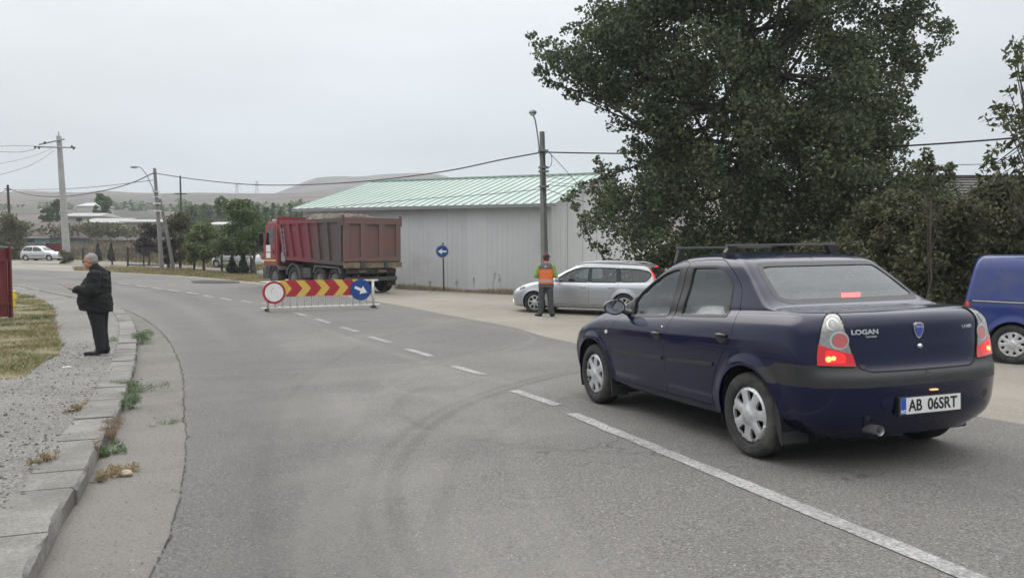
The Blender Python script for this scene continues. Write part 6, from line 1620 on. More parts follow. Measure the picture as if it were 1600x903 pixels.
# --- worker seen from behind, hi-vis waistcoat, dark red cap; local x = facing (away from us)
wx_, wy_ = at(853, 494.5)
M['orange'] = mat('orange_vest', (.72, .17, .04), .7, var=.1, vscale=14); M['lime'] = mat('lime_sleeve', (.19, .33, .075), .7, var=.1, vscale=14); M['vest_grey'] = mat('grey_yoke', (.10, .085, .10), .8, var=.2, vscale=14)
M['reflect'] = mat('reflective_band', (.42, .42, .42), .4, metal=.3); M['tr_grey'] = mat('grey_trousers', (.06, .062, .07), .85, var=.25, vscale=14); M['cap_red'] = mat('dark_red_cap', (.085, .012, .016), .8, var=.2, vscale=20)
wk_ = thing('person', 'road worker seen from behind, orange vest, lime sleeves, dark red cap, beside the silver estate', 'person', (wx_, wy_, g(wx_, wy_)), (0, 0, R(90 - 8)))
ws_ = 1.0
def w_body(bm):
    head(bm, (.06, -.01, 1.585), (1, -.25, -.15), 1.0)
    capsule(bm, (.0, 0, 1.40), .062, (.04, 0, 1.52), .058); capsule(bm, (0, 0, .9), .14, (0, 0, 1.3), .15)
    for s in (1, -1):
        capsule(bm, (.0, s * .19, 1.37), .06, (-.02, s * .29, 1.09), .045); capsule(bm, (-.02, s * .29, 1.09), .042, (.22, s * .13, 1.10), .028); hand(bm, (.23, s * .125, 1.10), (1, -s * .6, .1), (0, -s * .3, 1), (0, s, 0), 1.0, .95)
        capsule(bm, (0, s * .09, .9), .09, (0, s * .12, .48), .06); capsule(bm, (0, s * .12, .48), .055, (0, s * .14, .10), .04)
wb = fuse('body', w_body, M['skin'], wk_, .0095, 2)
def w_sleeves(bm):
    ellip(bm, (0, 0, 1.30), (.12, .20, .13))
    for s in (1, -1): capsule(bm, (.0, s * .18, 1.365), .072, (-.02, s * .275, 1.10), .058); capsule(bm, (-.02, s * .275, 1.10), .056, (.20, s * .14, 1.10), .046)
fuse('shirt', w_sleeves, M['lime'], wk_, .012, 3, .006, 9)
def w_vest(bm):
    loft(bm, [(.76, 0, 0, .15, .15, .205), (.90, 0, 0, .16, .16, .21), (1.05, 0, 0, .16, .15, .205), (1.2, 0, 0, .15, .15, .215), (1.33, 0, 0, .13, .14, .225), (1.41, 0, 0, .10, .10, .19), (1.455, .01, 0, .07, .07, .10)])
vest = fuse('vest', w_vest, M['orange'], wk_, .012, 3, .005, 9, clip=[((0, 0, .80), (0, 0, -1))])
# grey yoke, hem and reflective band as closer-cut copies of the same garment
def cut_copy(name, z0, z1, m, grow):
    me = vest.data.copy(); bm = bmesh.new(); bm.from_mesh(me)
    for co, no in (((0, 0, z0), (0, 0, -1)), ((0, 0, z1), (0, 0, 1))): bmesh.ops.bisect_plane(bm, geom=bm.verts[:] + bm.edges[:] + bm.faces[:], plane_co=co, plane_no=no, clear_outer=True)
    bm.normal_update()
    for v in bm.verts: v.co += v.normal * grow
    bm.to_mesh(me); bm.free(); me.materials.clear(); me.materials.append(m); me.name = name; return put(bpy.data.objects.new(name, me), vest)
cut_copy('yoke', 1.30, 1.60, M['vest_grey'], .004); cut_copy('reflective_band', .955, 1.01, M['reflect'], .004); cut_copy('hem_band', .78, .905, M['vest_grey2'] if 'vest_grey2' in M else M['vest_grey'], .004)
def w_tr(bm):
    ellip(bm, (0, 0, .86), (.13, .175, .13))
    for s in (1, -1): capsule(bm, (0, s * .085, .84), .115, (.0, s * .125, .48), .085); capsule(bm, (0, s * .125, .48), .085, (.0, s * .15, .10), .078)
fuse('trousers', w_tr, M['tr_grey'], wk_, .013, 3, .006, 9)
for s, a in ((1, 62), (-1, -20)):
    def sh_(bm, s=s, a=a):
        f = Vector((math.cos(R(a)), math.sin(R(a)), 0)); c = Vector((0, s * .15, 0)); RM = Matrix.Rotation(R(a), 4, 'Z')
        ellip(bm, c + f * .10 + Vector((0, 0, .04)), (.10, .048, .04), RM); ellip(bm, c + Vector((0, 0, .05)), (.06, .045, .05), RM); capsule(bm, c + Vector((0, 0, .06)), .046, c + Vector((0, 0, .13)), .046)
    fuse('shoe', sh_, M['shoe'], wk_, .010, 2)
def w_hair(bm): ellip(bm, (.035, 0, 1.595), (.095, .083, .095))
fuse('hair', w_hair, M['hair_dark'], wk_, .010, 2, clip=[((.06, 0, 1.55), (.5, 0, -1)), ((.07, 0, 1.6), (1, 0, -.2))])
def w_cap(bm):
    ellip(bm, (.048, 0, 1.635), (.108, .092, .085)); 
    bmesh.ops.create_uvsphere(bm, u_segments=16, v_segments=8, radius=1, matrix=Matrix.Translation((.15, -.04, 1.635)) @ Matrix.Rotation(R(12), 4, 'Y') @ Matrix.Diagonal((.085, .075, .014, 1)))
fuse('cap', w_cap, M['cap_red'], wk_, .009, 2, clip=[((0, 0, 1.612), (0, 0, -1))])
# ------------------------------------------------------------------ plants
def leaf_mat(name, c1, c2, isl=.35, scale=.9, rough=.55):
    m, N, L, b = shader(name); tc = N.new('ShaderNodeTexCoord')
    c = mixc(N, L, rmp(N, L, nz_(N, L, tc.outputs['Object'], scale, 4), .35, .65), c1, c2)
    gi = N.new('ShaderNodeNewGeometry'); hs = N.new('ShaderNodeHueSaturation'); L.new(c, hs.inputs['Color'])
    L.new(rmp(N, L, gi.outputs['Random Per Island'], 0, 1, 1 - isl, 1 + isl * 1.6), hs.inputs['Value'])
    w = N.new('ShaderNodeTexWhiteNoise'); w.noise_dimensions = '1D'; L.new(gi.outputs['Random Per Island'], w.inputs['W']); L.new(rmp(N, L, w.outputs['Value'], 0, 1, .47, .52), hs.inputs['Hue'])
    L.new(hs.outputs[0], b.inputs['Base Color']); b.inputs['Roughness'].default_value = rough; b.inputs['Specular IOR Level'].default_value = .35
    tl = N.new('ShaderNodeBsdfTranslucent'); L.new(hs.outputs[0], tl.inputs['Color']); mx = N.new('ShaderNodeMixShader'); mx.inputs[0].default_value = .30
    L.new(b.outputs[0], mx.inputs[1]); L.new(tl.outputs[0], mx.inputs[2]); L.new(mx.outputs[0], N['Material Output'].inputs['Surface'])
    return m
M['bark'] = mat('bark', (.085, .072, .06), .95, var=.3, vscale=6, bump=.6, bscale=14)
M['leaf_dark'] = leaf_mat('poplar_leaf', (.066, .090, .046), (.100, .120, .062), .40, .7)
M['leaf_hedge'] = leaf_mat('hedge_leaf', (.066, .074, .038), (.095, .095, .050), .5, .8)
M['leaf_walnut'] = leaf_mat('walnut_leaf', (.055, .070, .030), (.085, .095, .045), .4, .8)
M['leaf_mid'] = leaf_mat('green_leaf', (.065, .105, .035), (.10, .14, .05), .35, .5)
M['leaf_light'] = leaf_mat('light_green_leaf', (.10, .14, .045), (.15, .18, .07), .35, .5)
M['leaf_olive'] = leaf_mat('olive_leaf', (.085, .085, .045), (.12, .115, .06), .35, .5)
M['leaf_plum'] = leaf_mat('plum_leaf', (.045, .035, .035), (.07, .05, .045), .35, .5)
M['conifer'] = leaf_mat('conifer_needle', (.022, .035, .018), (.035, .05, .025), .35, 1)
M['scrub'] = leaf_mat('dry_scrub', (.165, .132, .100), (.130, .120, .085), .3, .06)
M['grass_dry'] = leaf_mat('dry_grass', (.30, .24, .13), (.22, .18, .10), .35, 1.2)
M['grass_green'] = leaf_mat('green_grass', (.10, .14, .05), (.18, .19, .08), .35, 1.0)
M['straw'] = leaf_mat('pale_straw', (.34, .30, .22), (.26, .22, .16), .3, 2)
M['weed'] = leaf_mat('weed_leaf', (.09, .15, .065), (.14, .20, .09), .35, 3)
M['weed_dry'] = leaf_mat('dry_weed', (.22, .16, .11), (.28, .22, .14), .35, 3)
def leaves(name, C, Rr, n, size, m, parent, flat=.0, seed=1, elong=.8, squash=.8, out=None):
    """n leaf blades spread through round clumps; each blade is a folded four-sided leaf"""
    r = np.random.default_rng(seed); C = np.asarray(C, float); Rr = np.asarray(Rr, float)
    w = Rr ** 2; k = r.choice(len(C), n, p=w / w.sum())
    d = r.normal(size=(n, 3)); d /= np.linalg.norm(d, axis=1)[:, None]; rad = r.random(n) ** .45
    P = C[k] + d * (Rr[k] * rad)[:, None] * np.array([1, 1, squash])
    a = r.normal(size=(n, 3)); a[:, 2] -= .5; a /= np.linalg.norm(a, axis=1)[:, None]
    b_ = np.cross(a, r.normal(size=(n, 3)) + d * .6); b_ /= np.linalg.norm(b_, axis=1)[:, None]
    s = size * r.uniform(.65, 1.25, n)[:, None]; nrm = np.cross(a, b_)
    Q = np.stack([P - a * s * .5, P + b_ * s * .5 * elong + nrm * s * .08, P + a * s * .55, P - b_ * s * .5 * elong + nrm * s * .08], 1)
    return fastquads(name, Q, m, parent)
def branches(name, base, clumps, m, parent, r0, trunk_top, seed=1, nb=None, lean=(0, 0)):
    r = np.random.default_rng(seed); b = MB(); base = Vector(base); top = Vector(trunk_top)
    pts = [base + (top - base) * t + Vector((r.normal(0, .04), r.normal(0, .04), 0)) * (1 if 0 < t < 1 else 0) for t in np.linspace(0, 1, 6)]
    b.tube(pts, [r0 * (1.25 if k == 0 else 1 - .12 * k) for k in range(6)], 10)
    idx = range(len(clumps)) if nb is None else r.choice(len(clumps), min(nb, len(clumps)), replace=False)
    for i in idx:
        c = Vector(clumps[i]); t = r.uniform(.35, 1); s = base + (top - base) * t; mid_ = s.lerp(c, .5) + Vector((0, 0, -.08 * (c - s).length))
        rr = r0 * .30 * min(1, (c - s).length / 3 + .3); b.tube([s, s.lerp(mid_, .5), mid_, c], [rr, rr * .8, rr * .5, rr * .18], 6, cap=False)
    return b.build(name, m, parent, True)
def tree(name, label, x, y, H, clumps, radii, n, size, m, group=None, r0=.12, tt=.75, seed=1, cat='tree', nb=None, elong=.8, bark=None, dz=0.0):
    z0 = g(x, y) + dz
    o = thing(name, label, cat, (x, y, z0 - .05), group=group)
    C = np.asarray(clumps, float)
    branches('trunk', (0, 0, 0), C, bark or M['bark'], o, r0, (C[:, 0].mean() * .5, C[:, 1].mean() * .5, H * tt), seed, nb)
    leaves('crown', C, radii, n, size, m, o, seed=seed, elong=elong)
    return o
def ellipse_clumps(rx, ry, z0, z1, n, rc, seed, top=.6):
    r = np.random.default_rng(seed); C = []; 
    for k in range(n):
        t = r.random(); z = z0 + (z1 - z0) * t; w = math.sqrt(max(.05, 1 - ((t - .42) / .62) ** 2)); a = r.uniform(0, 2 * math.pi); q = math.sqrt(r.uniform(.15, 1))
        C.append((rx * w * q * math.cos(a), ry * w * q * math.sin(a), z))
    return np.array(C), np.full(n, rc) * r.uniform(.7, 1.3, n)
# --- the big poplar
TYY = 28.5
out = [(905, -5), (900, 15), (912, 45), (885, 42), (868, 60), (826, 60), (832, 80), (850, 92), (838, 112), (852, 128), (872, 132), (882, 146), (902, 152), (925, 142), (932, 165), (956, 175), (952, 195), (985, 207), (985, 228), (965, 238),
       (992, 262), (950, 268), (925, 252), (945, 278), (905, 290), (885, 310), (905, 340), (908, 366), (938, 395), (960, 420), (985, 470), (1440, 480), (1475, 420), (1490, 350), (1480, 300), (1450, 262), (1400, 232),
       (1432, 205), (1436, 188), (1415, 170), (1422, 150), (1400, 122), (1432, 130), (1445, 106), (1442, 82), (1480, 76), (1488, 60), (1452, 22), (1466, -5), (1440, -90), (1370, -180), (1250, -250), (1120, -250), (1010, -190), (940, -90)]
kx = TYY / FOC
bx_, bz_ = xz(1165, 388, TYY); zb_ = g(bx_, TYY)
poly = [(xz(px, py, TYY)[0] - bx_, xz(px, py, TYY)[1] - zb_) for px, py in out]
r = np.random.default_rng(21); q = np.asarray(densify(poly, .25)); lo, hi = q.min(0), q.max(0); C = []; Rr = []
cm = np.array(poly).mean(0)
while len(C) < 1000:
    p = r.uniform(lo, hi)
    if not inpoly([p], poly)[0]: continue
    dd = np.hypot(*(q - p).T).min()
    if dd < .15 or p[1] < .25: continue
    if dd < .45 and r.random() < .08: continue
    th = min(4.5, .5 + 1.25 * dd); y = r.uniform(-1, 1); y = th * np.sign(y) * abs(y) ** .6
    if p[1] < 3.6: y = max(y, -2.4)
    C.append((p[0], y, p[1])); Rr.append(min(dd + .03, r.uniform(.45, .9)))
for p in densify(poly, .42):
    if p[1] > 10: continue
    v = np.array(p) - cm; v /= np.linalg.norm(v); p = np.array(p) - v * .10; C.append((p[0], r.normal(0, .35), p[1])); Rr.append(r.uniform(.16, .30))
C = np.array(C); Rr = np.array(Rr)
big = thing('poplar_tree', 'huge dark green poplar towering over the cars, taller than the frame', 'tree', (bx_, TYY, zb_ - .05))
branches('trunk', (0, 0, 0), C, M['bark'], big, .33, (.1, 0, 9.5), 3, nb=70)
leaves('crown', C, Rr, 250000, .122, M['leaf_dark'], big, seed=5, elong=.85)
# --- hedge bushes to the right, one by one
def bush(name, label, px, pb, Y, wpx, ptop, n, size, m, seed, cat='bush', group=None, depth=.8, elong=.55, ncl=60, rc=.42):
    x, _ = xz(px, 388, Y); zt = xz(px, ptop, Y)[1]; H = zt - g(x, Y); rx = wpx / FOC * Y / 2
    r_ = np.random.default_rng(seed); C = []
    for k in range(ncl):
        a, u = r_.uniform(0, 2 * math.pi), math.sqrt(r_.random()); t = r_.random() ** .8; w = math.sqrt(max(.12, 1 - (max(0, t - .45) / .60) ** 2))
        C.append((rx * w * u * math.cos(a), rx * depth * w * u * math.sin(a), .25 + (H - .35) * t * (1 - .18 * u * (r_.random()))))
    return tree(name, label, x, Y, H, C, r_.uniform(.6, 1.2, ncl) * rc, n, size, m, r0=.06, tt=.6, seed=seed, cat=cat, nb=25, elong=elong, group=group)
bush('hedge_bush', 'dark leafy bush directly right of the big poplar trunk, behind the saloon roof', 1400, 480, 20.6, 150, 292, 15000, .115, M['leaf_hedge'], 31, 'bush')
bush('hedge_bush', 'tall olive green bush with yellowing leaves left of the blue van', 1478, 480, 18.2, 130, 300, 15000, .12, M['leaf_hedge'], 32, 'bush')
bush('hedge_bush', 'broad brownish green bush rising behind the blue van', 1580, 480, 18.8, 190, 276, 22000, .12, M['leaf_hedge'], 33, 'bush', ncl=90)
bush('hedge_bush', 'low leafy undergrowth between poplar and silver estate', 1095, 480, 27.0, 180, 372, 12000, .11, M['leaf_dark'], 34, 'bush')
bush('hedge_bush', 'dark low bush below the poplar just behind the saloon boot', 1300, 480, 19.6, 200, 372, 14000, .11, M['leaf_hedge'], 35, 'bush')
# sapling shoots poking above the hedge
x, _ = xz(1452, 388, 17.5); H = xz(1452, 228, 17.5)[1] - g(x, 17.5)
cl = [(xz(px, py, 17.5)[0] - x, 0.1 * k % .3 - .1, xz(px, py, 17.5)[1] - g(x, 17.5)) for k, (px, py) in enumerate(((1444, 234), (1450, 245), (1440, 252), (1432, 262), (1452, 262), (1462, 256), (1472, 262), (1484, 258), (1490, 266), (1478, 275), (1465, 280), (1445, 280), (1430, 285), (1455, 300), (1470, 310)))]
tree('sapling', 'loose leafy shoots poking above the hedge right of the poplar', x, 17.5, H, cl, [.13] * len(cl), 420, .12, M['leaf_walnut'], r0=.03, tt=.8, seed=9, elong=.6)
# walnut partly inside the right edge
WYY = 14.5; x, _ = xz(1640, 388, WYY); r_ = np.random.default_rng(41)
cl = []; wp = [(1598, 60), (1592, 90), (1578, 100), (1600, 110), (1585, 135), (1598, 150), (1574, 165), (1600, 180), (1590, 195), (1600, 215), (1580, 222), (1560, 228), (1545, 240), (1540, 262), (1556, 255), (1575, 248), (1595, 245), (1552, 275), (1568, 270), (1588, 268), (1600, 280), (1535, 278), (1560, 290), (1580, 290), (1600, 300)]
for px, py in wp: p = xz(px, py, WYY); cl.append((p[0] - x, r_.uniform(-.25, .25), p[1] - g(x, WYY)))
for k in range(40): cl.append((r_.uniform(-.35, 1.8), r_.uniform(-1.3, 1.3), r_.uniform(2.4, 5.6)))
tree('walnut_tree', 'walnut tree with long drooping leaves reaching in at the right edge', x, WYY, 5.6, cl, [.14] * len(wp) + [.4] * 40, 4200, .15, M['leaf_walnut'], r0=.11, tt=.85, seed=12, elong=.42)
# --- small trees across the road
def small_tree(name, label, px, pbase, ptop, wpx, n, size, m, seed, Y=None, zlow=.35, ncl=34, r0=.09, rc=None, group=None, cat='tree', bark=None):
    if Y is None: x, Y = at(px, pbase)
    else: x = xz(px, 388, Y)[0]
    H = xz(px, ptop, Y)[1] - g(x, Y); rx = wpx / FOC * Y / 2; C, Rr = ellipse_clumps(rx * .8, rx * .8, H * zlow, H * .93, ncl, rc or rx * .30, seed)
    return tree(name, label, x, Y, H, C, Rr, n, size, m, r0=r0, tt=.7, seed=seed, nb=18, group=group, cat=cat, bark=bark)
small_tree('garden_tree', 'bushy mid green tree with pale sprays just left of the truck cab', 378, 425, 310, 96, 9000, .17, M['leaf_mid'], 51, Y=56, zlow=.30, ncl=60)
small_tree('garden_tree', 'light green round tree between the street lamp and the bushy tree', 318, 421, 345, 62, 5500, .16, M['leaf_light'], 52, Y=58, zlow=.24, ncl=40)
small_tree('garden_tree', 'sparse olive brown tree just right of the street lamp', 281, 419, 328, 52, 5200, .14, M['leaf_olive'], 53, Y=61, zlow=.18, ncl=50)
small_tree('garden_tree', 'dark purple leaved shrub behind the black gate', 232, 412, 345, 44, 3600, .15, M['leaf_plum'], 54, Y=68, zlow=.3, ncl=36)
small_tree('garden_tree', 'dark mid-height bush at the foot of the street lamp', 262, 418, 372, 34, 2600, .14, M['leaf_plum'], 56, Y=60, zlow=.12, ncl=24)
small_tree('garden_tree', 'slim trunked tree with a leaning stem beside the truck cab', 397, 426, 352, 44, 2600, .16, M['leaf_mid'], 55, Y=54, zlow=.52, ncl=26, r0=.13)
small_tree('garden_tree', 'low olive bushes at the far left edge behind the red fence', 4, 400, 330, 84, 7000, .2, M['leaf_olive'], 57, Y=84, zlow=.08, ncl=60)
small_tree('garden_bush', 'grey green roadside bush at the foot of the tall mast', 100, 410, 391, 30, 1500, .14, M['leaf_olive'], 58, Y=71.5, zlow=.12, ncl=18, cat='bush', r0=.04)
def conifer(label, px, pbase, ptop, wpx, seed, Y=None, n=1500, size=.12):
    if Y is None: x, Y = at(px, pbase)
    else: x = xz(px, 388, Y)[0]
    H = xz(px, ptop, Y)[1] - g(x, Y); rx = wpx / FOC * Y / 2; r_ = np.random.default_rng(seed); C = []
    for k in range(26): t = k / 25; w = rx * (1 - t ** 1.6) * .75; a = k * 2.4; C.append((w * math.cos(a), w * math.sin(a), .12 * H + .84 * H * t))
    Rr = [max(.08, rx * (1 - (k / 25) ** 1.5) * .55) for k in range(26)]
    return tree('conifer', label, x, Y, H, C, Rr, n, size, M['conifer'], r0=.06, tt=.9, seed=seed, nb=6)
conifer('narrow dwarf conifer, the left one of the pair behind the wire fence', 153, 402, 379, 10, 61, 78)
conifer('narrow dwarf conifer, the right one of the pair behind the wire fence', 173.5, 402, 378, 10, 62, 78)
conifer('dark cone-shaped conifer under the trees, left of the one beside the truck', 362, 426, 398, 16, 63, 54.5, 1800)
conifer('dark cone-shaped conifer closest to the truck cab', 380, 427, 396, 15, 64, 54, 1800)
# --- far trees, hazy
def far_tree(label, px, py_top, py_base, wpx, m, Y, seed, n=2600, size=.5, name='field_tree', zl=.2, ncl=36):
    x = xz(px, 388, Y)[0]; zt = xz(px, py_top, Y)[1]; zb = xz(px, py_base, Y)[1]; z0 = min(zb, zt - 2); H = zt - z0; rx = wpx / FOC * Y / 2
    C, Rr = ellipse_clumps(rx * .8, rx * .8, H * zl, H * .93, ncl, rx * .28, seed); return tree(name, label, x, Y, H, C, Rr, n, size, m, r0=.25, seed=seed, nb=12, dz=z0 - g(x, Y))
far_tree('tall open crowned tree standing above the white low building', 161, 301, 346, 30, M['leaf_mid'], 190, 71, zl=.15, ncl=60, n=3400)
far_tree('pointed dark tree hidden partly behind the concrete mast', 91, 309, 352, 20, M['leaf_mid'], 170, 72)
far_tree('broad dark tree crown between the mast and the brown roof', 76, 322, 356, 22, M['leaf_mid'], 165, 73)
far_tree('lone bushy tree on the field behind the light green tree', 347, 305, 350, 22, M['leaf_mid'], 200, 74)
far_tree('hazy tree left of the lone bushy tree behind the slim pole', 300, 322, 352, 36, M['leaf_mid'], 210, 75)
far_tree('hazy round tree just above the light green tree', 322, 318, 352, 30, M['leaf_mid'], 230, 76)
for k, (px, pt, w) in enumerate(((402, 318, 14), (415, 322, 14), (428, 316, 12), (441, 319, 12), (455, 317, 11), (464, 320, 11), (473, 322, 10), (395, 325, 14))):
    far_tree(('first', 'second', 'third', 'fourth', 'fifth', 'sixth', 'seventh', 'leftmost, lower')[k] + ' of the hazy trees in the row between truck and hall', px, pt, 350, w, M['leaf_mid'], 175 + 4 * k, 80 + k, n=1100, size=.5, zl=.05, ncl=22)
far_tree('low hazy treetop left of the row, above the bushy tree', 372, 322, 352, 26, M['leaf_mid'], 215, 95)
# woodland band across the slope: nobody could count it
def wood(name, label, x0, x1, Y, pt, pb, n, size, m, seed, rc=5, ncl=90, depth=30):
    r_ = np.random.default_rng(seed); C = []
    for k in range(ncl):
        px = r_.uniform(x0, x1); yy = Y + r_.uniform(0, depth); f = r_.random(); zz = xz(px, pb + (pt - pb) * f, Y)[1]; C.append((xz(px, 388, yy)[0], yy, zz))
    o = leaves(name, C, [rc * q for q in r_.uniform(.5, 1.2, ncl)], n, size, m, None, seed=seed, squash=.7); tag(o, kind='stuff', label=label, cat='woodland')
wood('far_woodland', 'bluish far-off belt of trees along the foot of the hill', -60, 520, 420, 322, 334, 9000, 2.2, M['leaf_mid'], 101, 5, 220, 120)
wood('near_scrub_wood', 'hazy green scrub around the far houses', -20, 330, 128, 354, 363, 6500, .5, M['leaf_olive'], 102, 1.5, 110, 22)
wood('far_woodland', 'dark hazy thicket on the slope behind the hall end', 280, 490, 330, 320, 350, 7000, 1.6, M['leaf_mid'], 103, 5, 110, 60)
def scrub_band():
    r_ = np.random.default_rng(7); n = 78000; Y = 84 + 180 * r_.random(n) ** 1.3; X = (-.22 - .9 * r_.random(n) ** 1.6) * Y; s = r_.uniform(.35, .9, n) * (Y / 150) ** .5
    Z = G(X, Y); a = r_.uniform(0, math.pi, n); h = s * r_.uniform(.7, 1.3, n); w = s * .35
    dx, dy = np.cos(a) * w, np.sin(a) * w; t = r_.normal(0, .3, (n, 2)) * s[:, None]
    Q = np.stack([np.c_[X - dx, Y - dy, Z - .1], np.c_[X + dx, Y + dy, Z - .1], np.c_[X + dx * .3 + t[:, 0], Y + dy * .3 + t[:, 1], Z + h]], 1)
    tag(fastquads('dry_scrub', Q, M['scrub']), 'brown dry scrub covering the field behind the hatchback', 'scrub', kind='stuff')
scrub_band()
# --- grass: blades scattered inside outlines
def blades(name, label, poly, n, h, w, ms, seed, zoff=0.0, lean=.5, clump=0, ratio=.5):
    r_ = np.random.default_rng(seed); q = np.asarray(poly); lo, hi = q.min(0), q.max(0); P = r_.uniform(lo, hi, (int(n * 3.5), 2)); P = P[inpoly(P, poly)][:n]; n = len(P)
    hh = h * r_.uniform(.4, 1.3, n)
    if clump: 
        f = np.sin(P[:, 0] * clump + 1.7 * np.sin(P[:, 1] * clump * .8)) * np.cos(P[:, 1] * clump * 1.3); hh *= .75 + .55 * f
    a = r_.uniform(0, 2 * math.pi, n); dx, dy = np.cos(a) * w / 2, np.sin(a) * w / 2; t = r_.normal(0, lean, (n, 2)) * hh[:, None]; Z = G(P[:, 0], P[:, 1]) + zoff
    Q = np.stack([np.c_[P[:, 0] - dx, P[:, 1] - dy, Z - .01], np.c_[P[:, 0] + dx, P[:, 1] + dy, Z - .01], np.c_[P[:, 0] + dx * .6 + t[:, 0] * .5, P[:, 1] + dy * .6 + t[:, 1] * .5, Z + hh * .6], np.c_[P[:, 0] + t[:, 0], P[:, 1] + t[:, 1], Z + hh]], 1)
    f = np.sin(P[:, 0] * 1.9 + 2 * np.sin(P[:, 1] * 1.1)) * np.cos(P[:, 1] * 2.1 + P[:, 0]); idx = (r_.random(n) < ratio + .45 * f).astype(int)
    return tag(fastquads(name, Q, ms, None, idx), label, 'grass', kind='stuff')
GR = trace([(-60, 463), (15, 463), (45, 466), (72, 478), (88, 492), (84, 505), (92, 530), (96, 552), (90, 566), (70, 575), (52, 588), (40, 602), (-80, 612)])
blades('dry_grass', 'patch of yellowed and green grass beside the red fence', GR, 60000, .075, .008, [M['grass_dry'], M['grass_green']], 3, KH - .02, .8, 2.2, .56)
sheet('grass_soil', GR, KH - .008, M['soil_grass'] if 'soil_grass' in M else M['soil'], .3, zf=bumpy)
VG = [at(*p) for p in ((116, 420), (180, 417), (260, 420), (330, 423), (424, 431), (426, 443), (300, 432), (177, 425.5), (116, 423))]
blades('verge_grass', 'dry grass verge strip between the far lane and the side road', VG, 30000, .17, .03, [M['grass_dry'], M['grass_green']], 4, 0, .6, .8, .35)
HV = [at(*p) for p in ((618, 452), (700, 456), (800, 461), (815, 462))] + [(xz(860, 400, 36.3)[0], 36.3), (xz(790, 400, 37.2)[0], 37.2), (xz(620, 400, 39.3)[0], 39.3)]
blades('wall_weeds', 'dry weeds along the foot of the hall', HV, 6500, .20, .016, [M['grass_dry'], M['straw']], 6, -.03, .4, 1.3, .5)
LV = [at(*p) for p in ((40, 402), (130, 407), (200, 409), (245, 413), (330, 418), (400, 424))]; LV = LV + [(x, y + 9) for x, y in LV[::-1]]
blades('far_verge_grass', 'rough brown grass along the garden fences across the road', LV, 24000, .35, .05, [M['grass_dry'], M['grass_green']], 8, 0, .5, .5, .45)
# tall dry stalks by the hall wall
for k, (px, ht) in enumerate(((672, 18), (713, 20), (740, 26), (768, 34), (782, 30), (650, 14))):
    x, y = at(px, 456.5 + (px - 650) * .025); H = ht / FOC * y; o = thing('dry_stalk', ('short dry seed stalk at the hall wall left of the sign post', 'thin dry stalk right of the round blue sign', 'dry stalk midway between the sign and the lamp pole', 'tallest dry stalk at the hall wall, nearer the lamp pole', 'rust coloured leaning dry stalk nearest the lamp pole', 'shortest dry stalk at the hall wall, nearest the truck')[k], 'weed', (x, y, g(x, y)))
    r_ = np.random.default_rng(k); b = MB(); tip = Vector((r_.normal(0, .08), 0, H)); b.tube([(0, 0, -.02), tip * .5 + Vector((.02, 0, 0)), tip], [.009, .007, .004], 5); b.build('stem', M['weed_dry'], o)
    leaves('seed_head', [tuple(tip * t) for t in (.55, .7, .8, .9, 1.0)], [.05, .06, .07, .06, .04], 60, .05, M['weed_dry'], o, seed=k, elong=.4)
# weeds along the kerb
def weed(label, px, py, r, h, n, size, m, seed, up=.0, mat2=None):
    x, y = at(px, py); z0 = g(x, y) + up; o = thing('weed_clump', label, 'weed', (x, y, z0)); r_ = np.random.default_rng(seed)
    C = [(r_.normal(0, r * .5), r_.normal(0, r * .9), h * (.25 + .6 * r_.random())) for _ in range(14)]
    b = MB()
    for c in C: b.tube([(c[0] * .15, c[1] * .15, -.01), (c[0] * .5, c[1] * .5, c[2] * .6), c], [.004, .003, .0015], 4)
    b.build('stem', mat2 or m, o); leaves('foliage', C, [r * .35] * len(C), int(n * 2.6), size * .55, m, o, seed=seed, elong=.28)
weed('bushy green weed at the kerb in front of the man', 221, 538, .26, .26, 800, .055, M['weed'], 1)
weed('dark green weed tuft at the kerb below the bushy one', 205, 640, .16, .18, 500, .038, M['weed'], 2)
weed('spreading green weed halfway down the kerb', 208, 614, .22, .16, 620, .045, M['weed'], 3)
weed('reddish dry weed leaning over the kerb edge', 176, 690, .13, .22, 420, .035, M['weed_dry'], 4)
weed('grey green leafy weed below the reddish one', 176, 711, .10, .10, 260, .045, M['weed'], 5)
weed('pale straw tuft at the foot of the kerb', 170, 748, .15, .06, 300, .05, M['grass_dry'], 6)
weed('rust coloured thin weed stalk in front of the kerb', 152, 722, .04, .22, 130, .025, M['weed_dry'], 7)
weed('small yellow grass tuft behind the kerb, nearer one', 72, 748, .07, .07, 160, .04, M['grass_dry'], 8, KH)
weed('small yellow grass tuft behind the kerb, farther one', 122, 660, .09, .07, 200, .04, M['grass_dry'], 9, KH)
weed('brown weed tuft in the broken kerb behind the man', 182, 490, .20, .12, 300, .05, M['weed_dry'], 10)
weed('flat green creeping weed in the gutter crack', 262, 664, .14, .03, 120, .03, M['weed'], 11)
# ------------------------------------------------------------------ fences, houses, hills, litter, air
M['fence_red'] = mat('red_sheet', (.14, .022, .024), .5, var=.15, vscale=4, dirt=(.20, .07, .06), dirt_amt=.25); M['teal'] = mat('teal_board', (.16, .30, .29), .7); M['white_wall'] = mat('white_render', (.42, .42, .41), .8, var=.05, vscale=.3)
M['tile_brown'] = mat('brown_roof', (.11, .08, .075), .8, var=.2, vscale=.8); M['dark_iron'] = mat('dark_iron', (.02, .02, .022), .6); M['yellow'] = mat('yellow_paint', (.72, .55, .03), .5)
M['window_dark'] = mat('dark_window', (.03, .035, .04), .15)
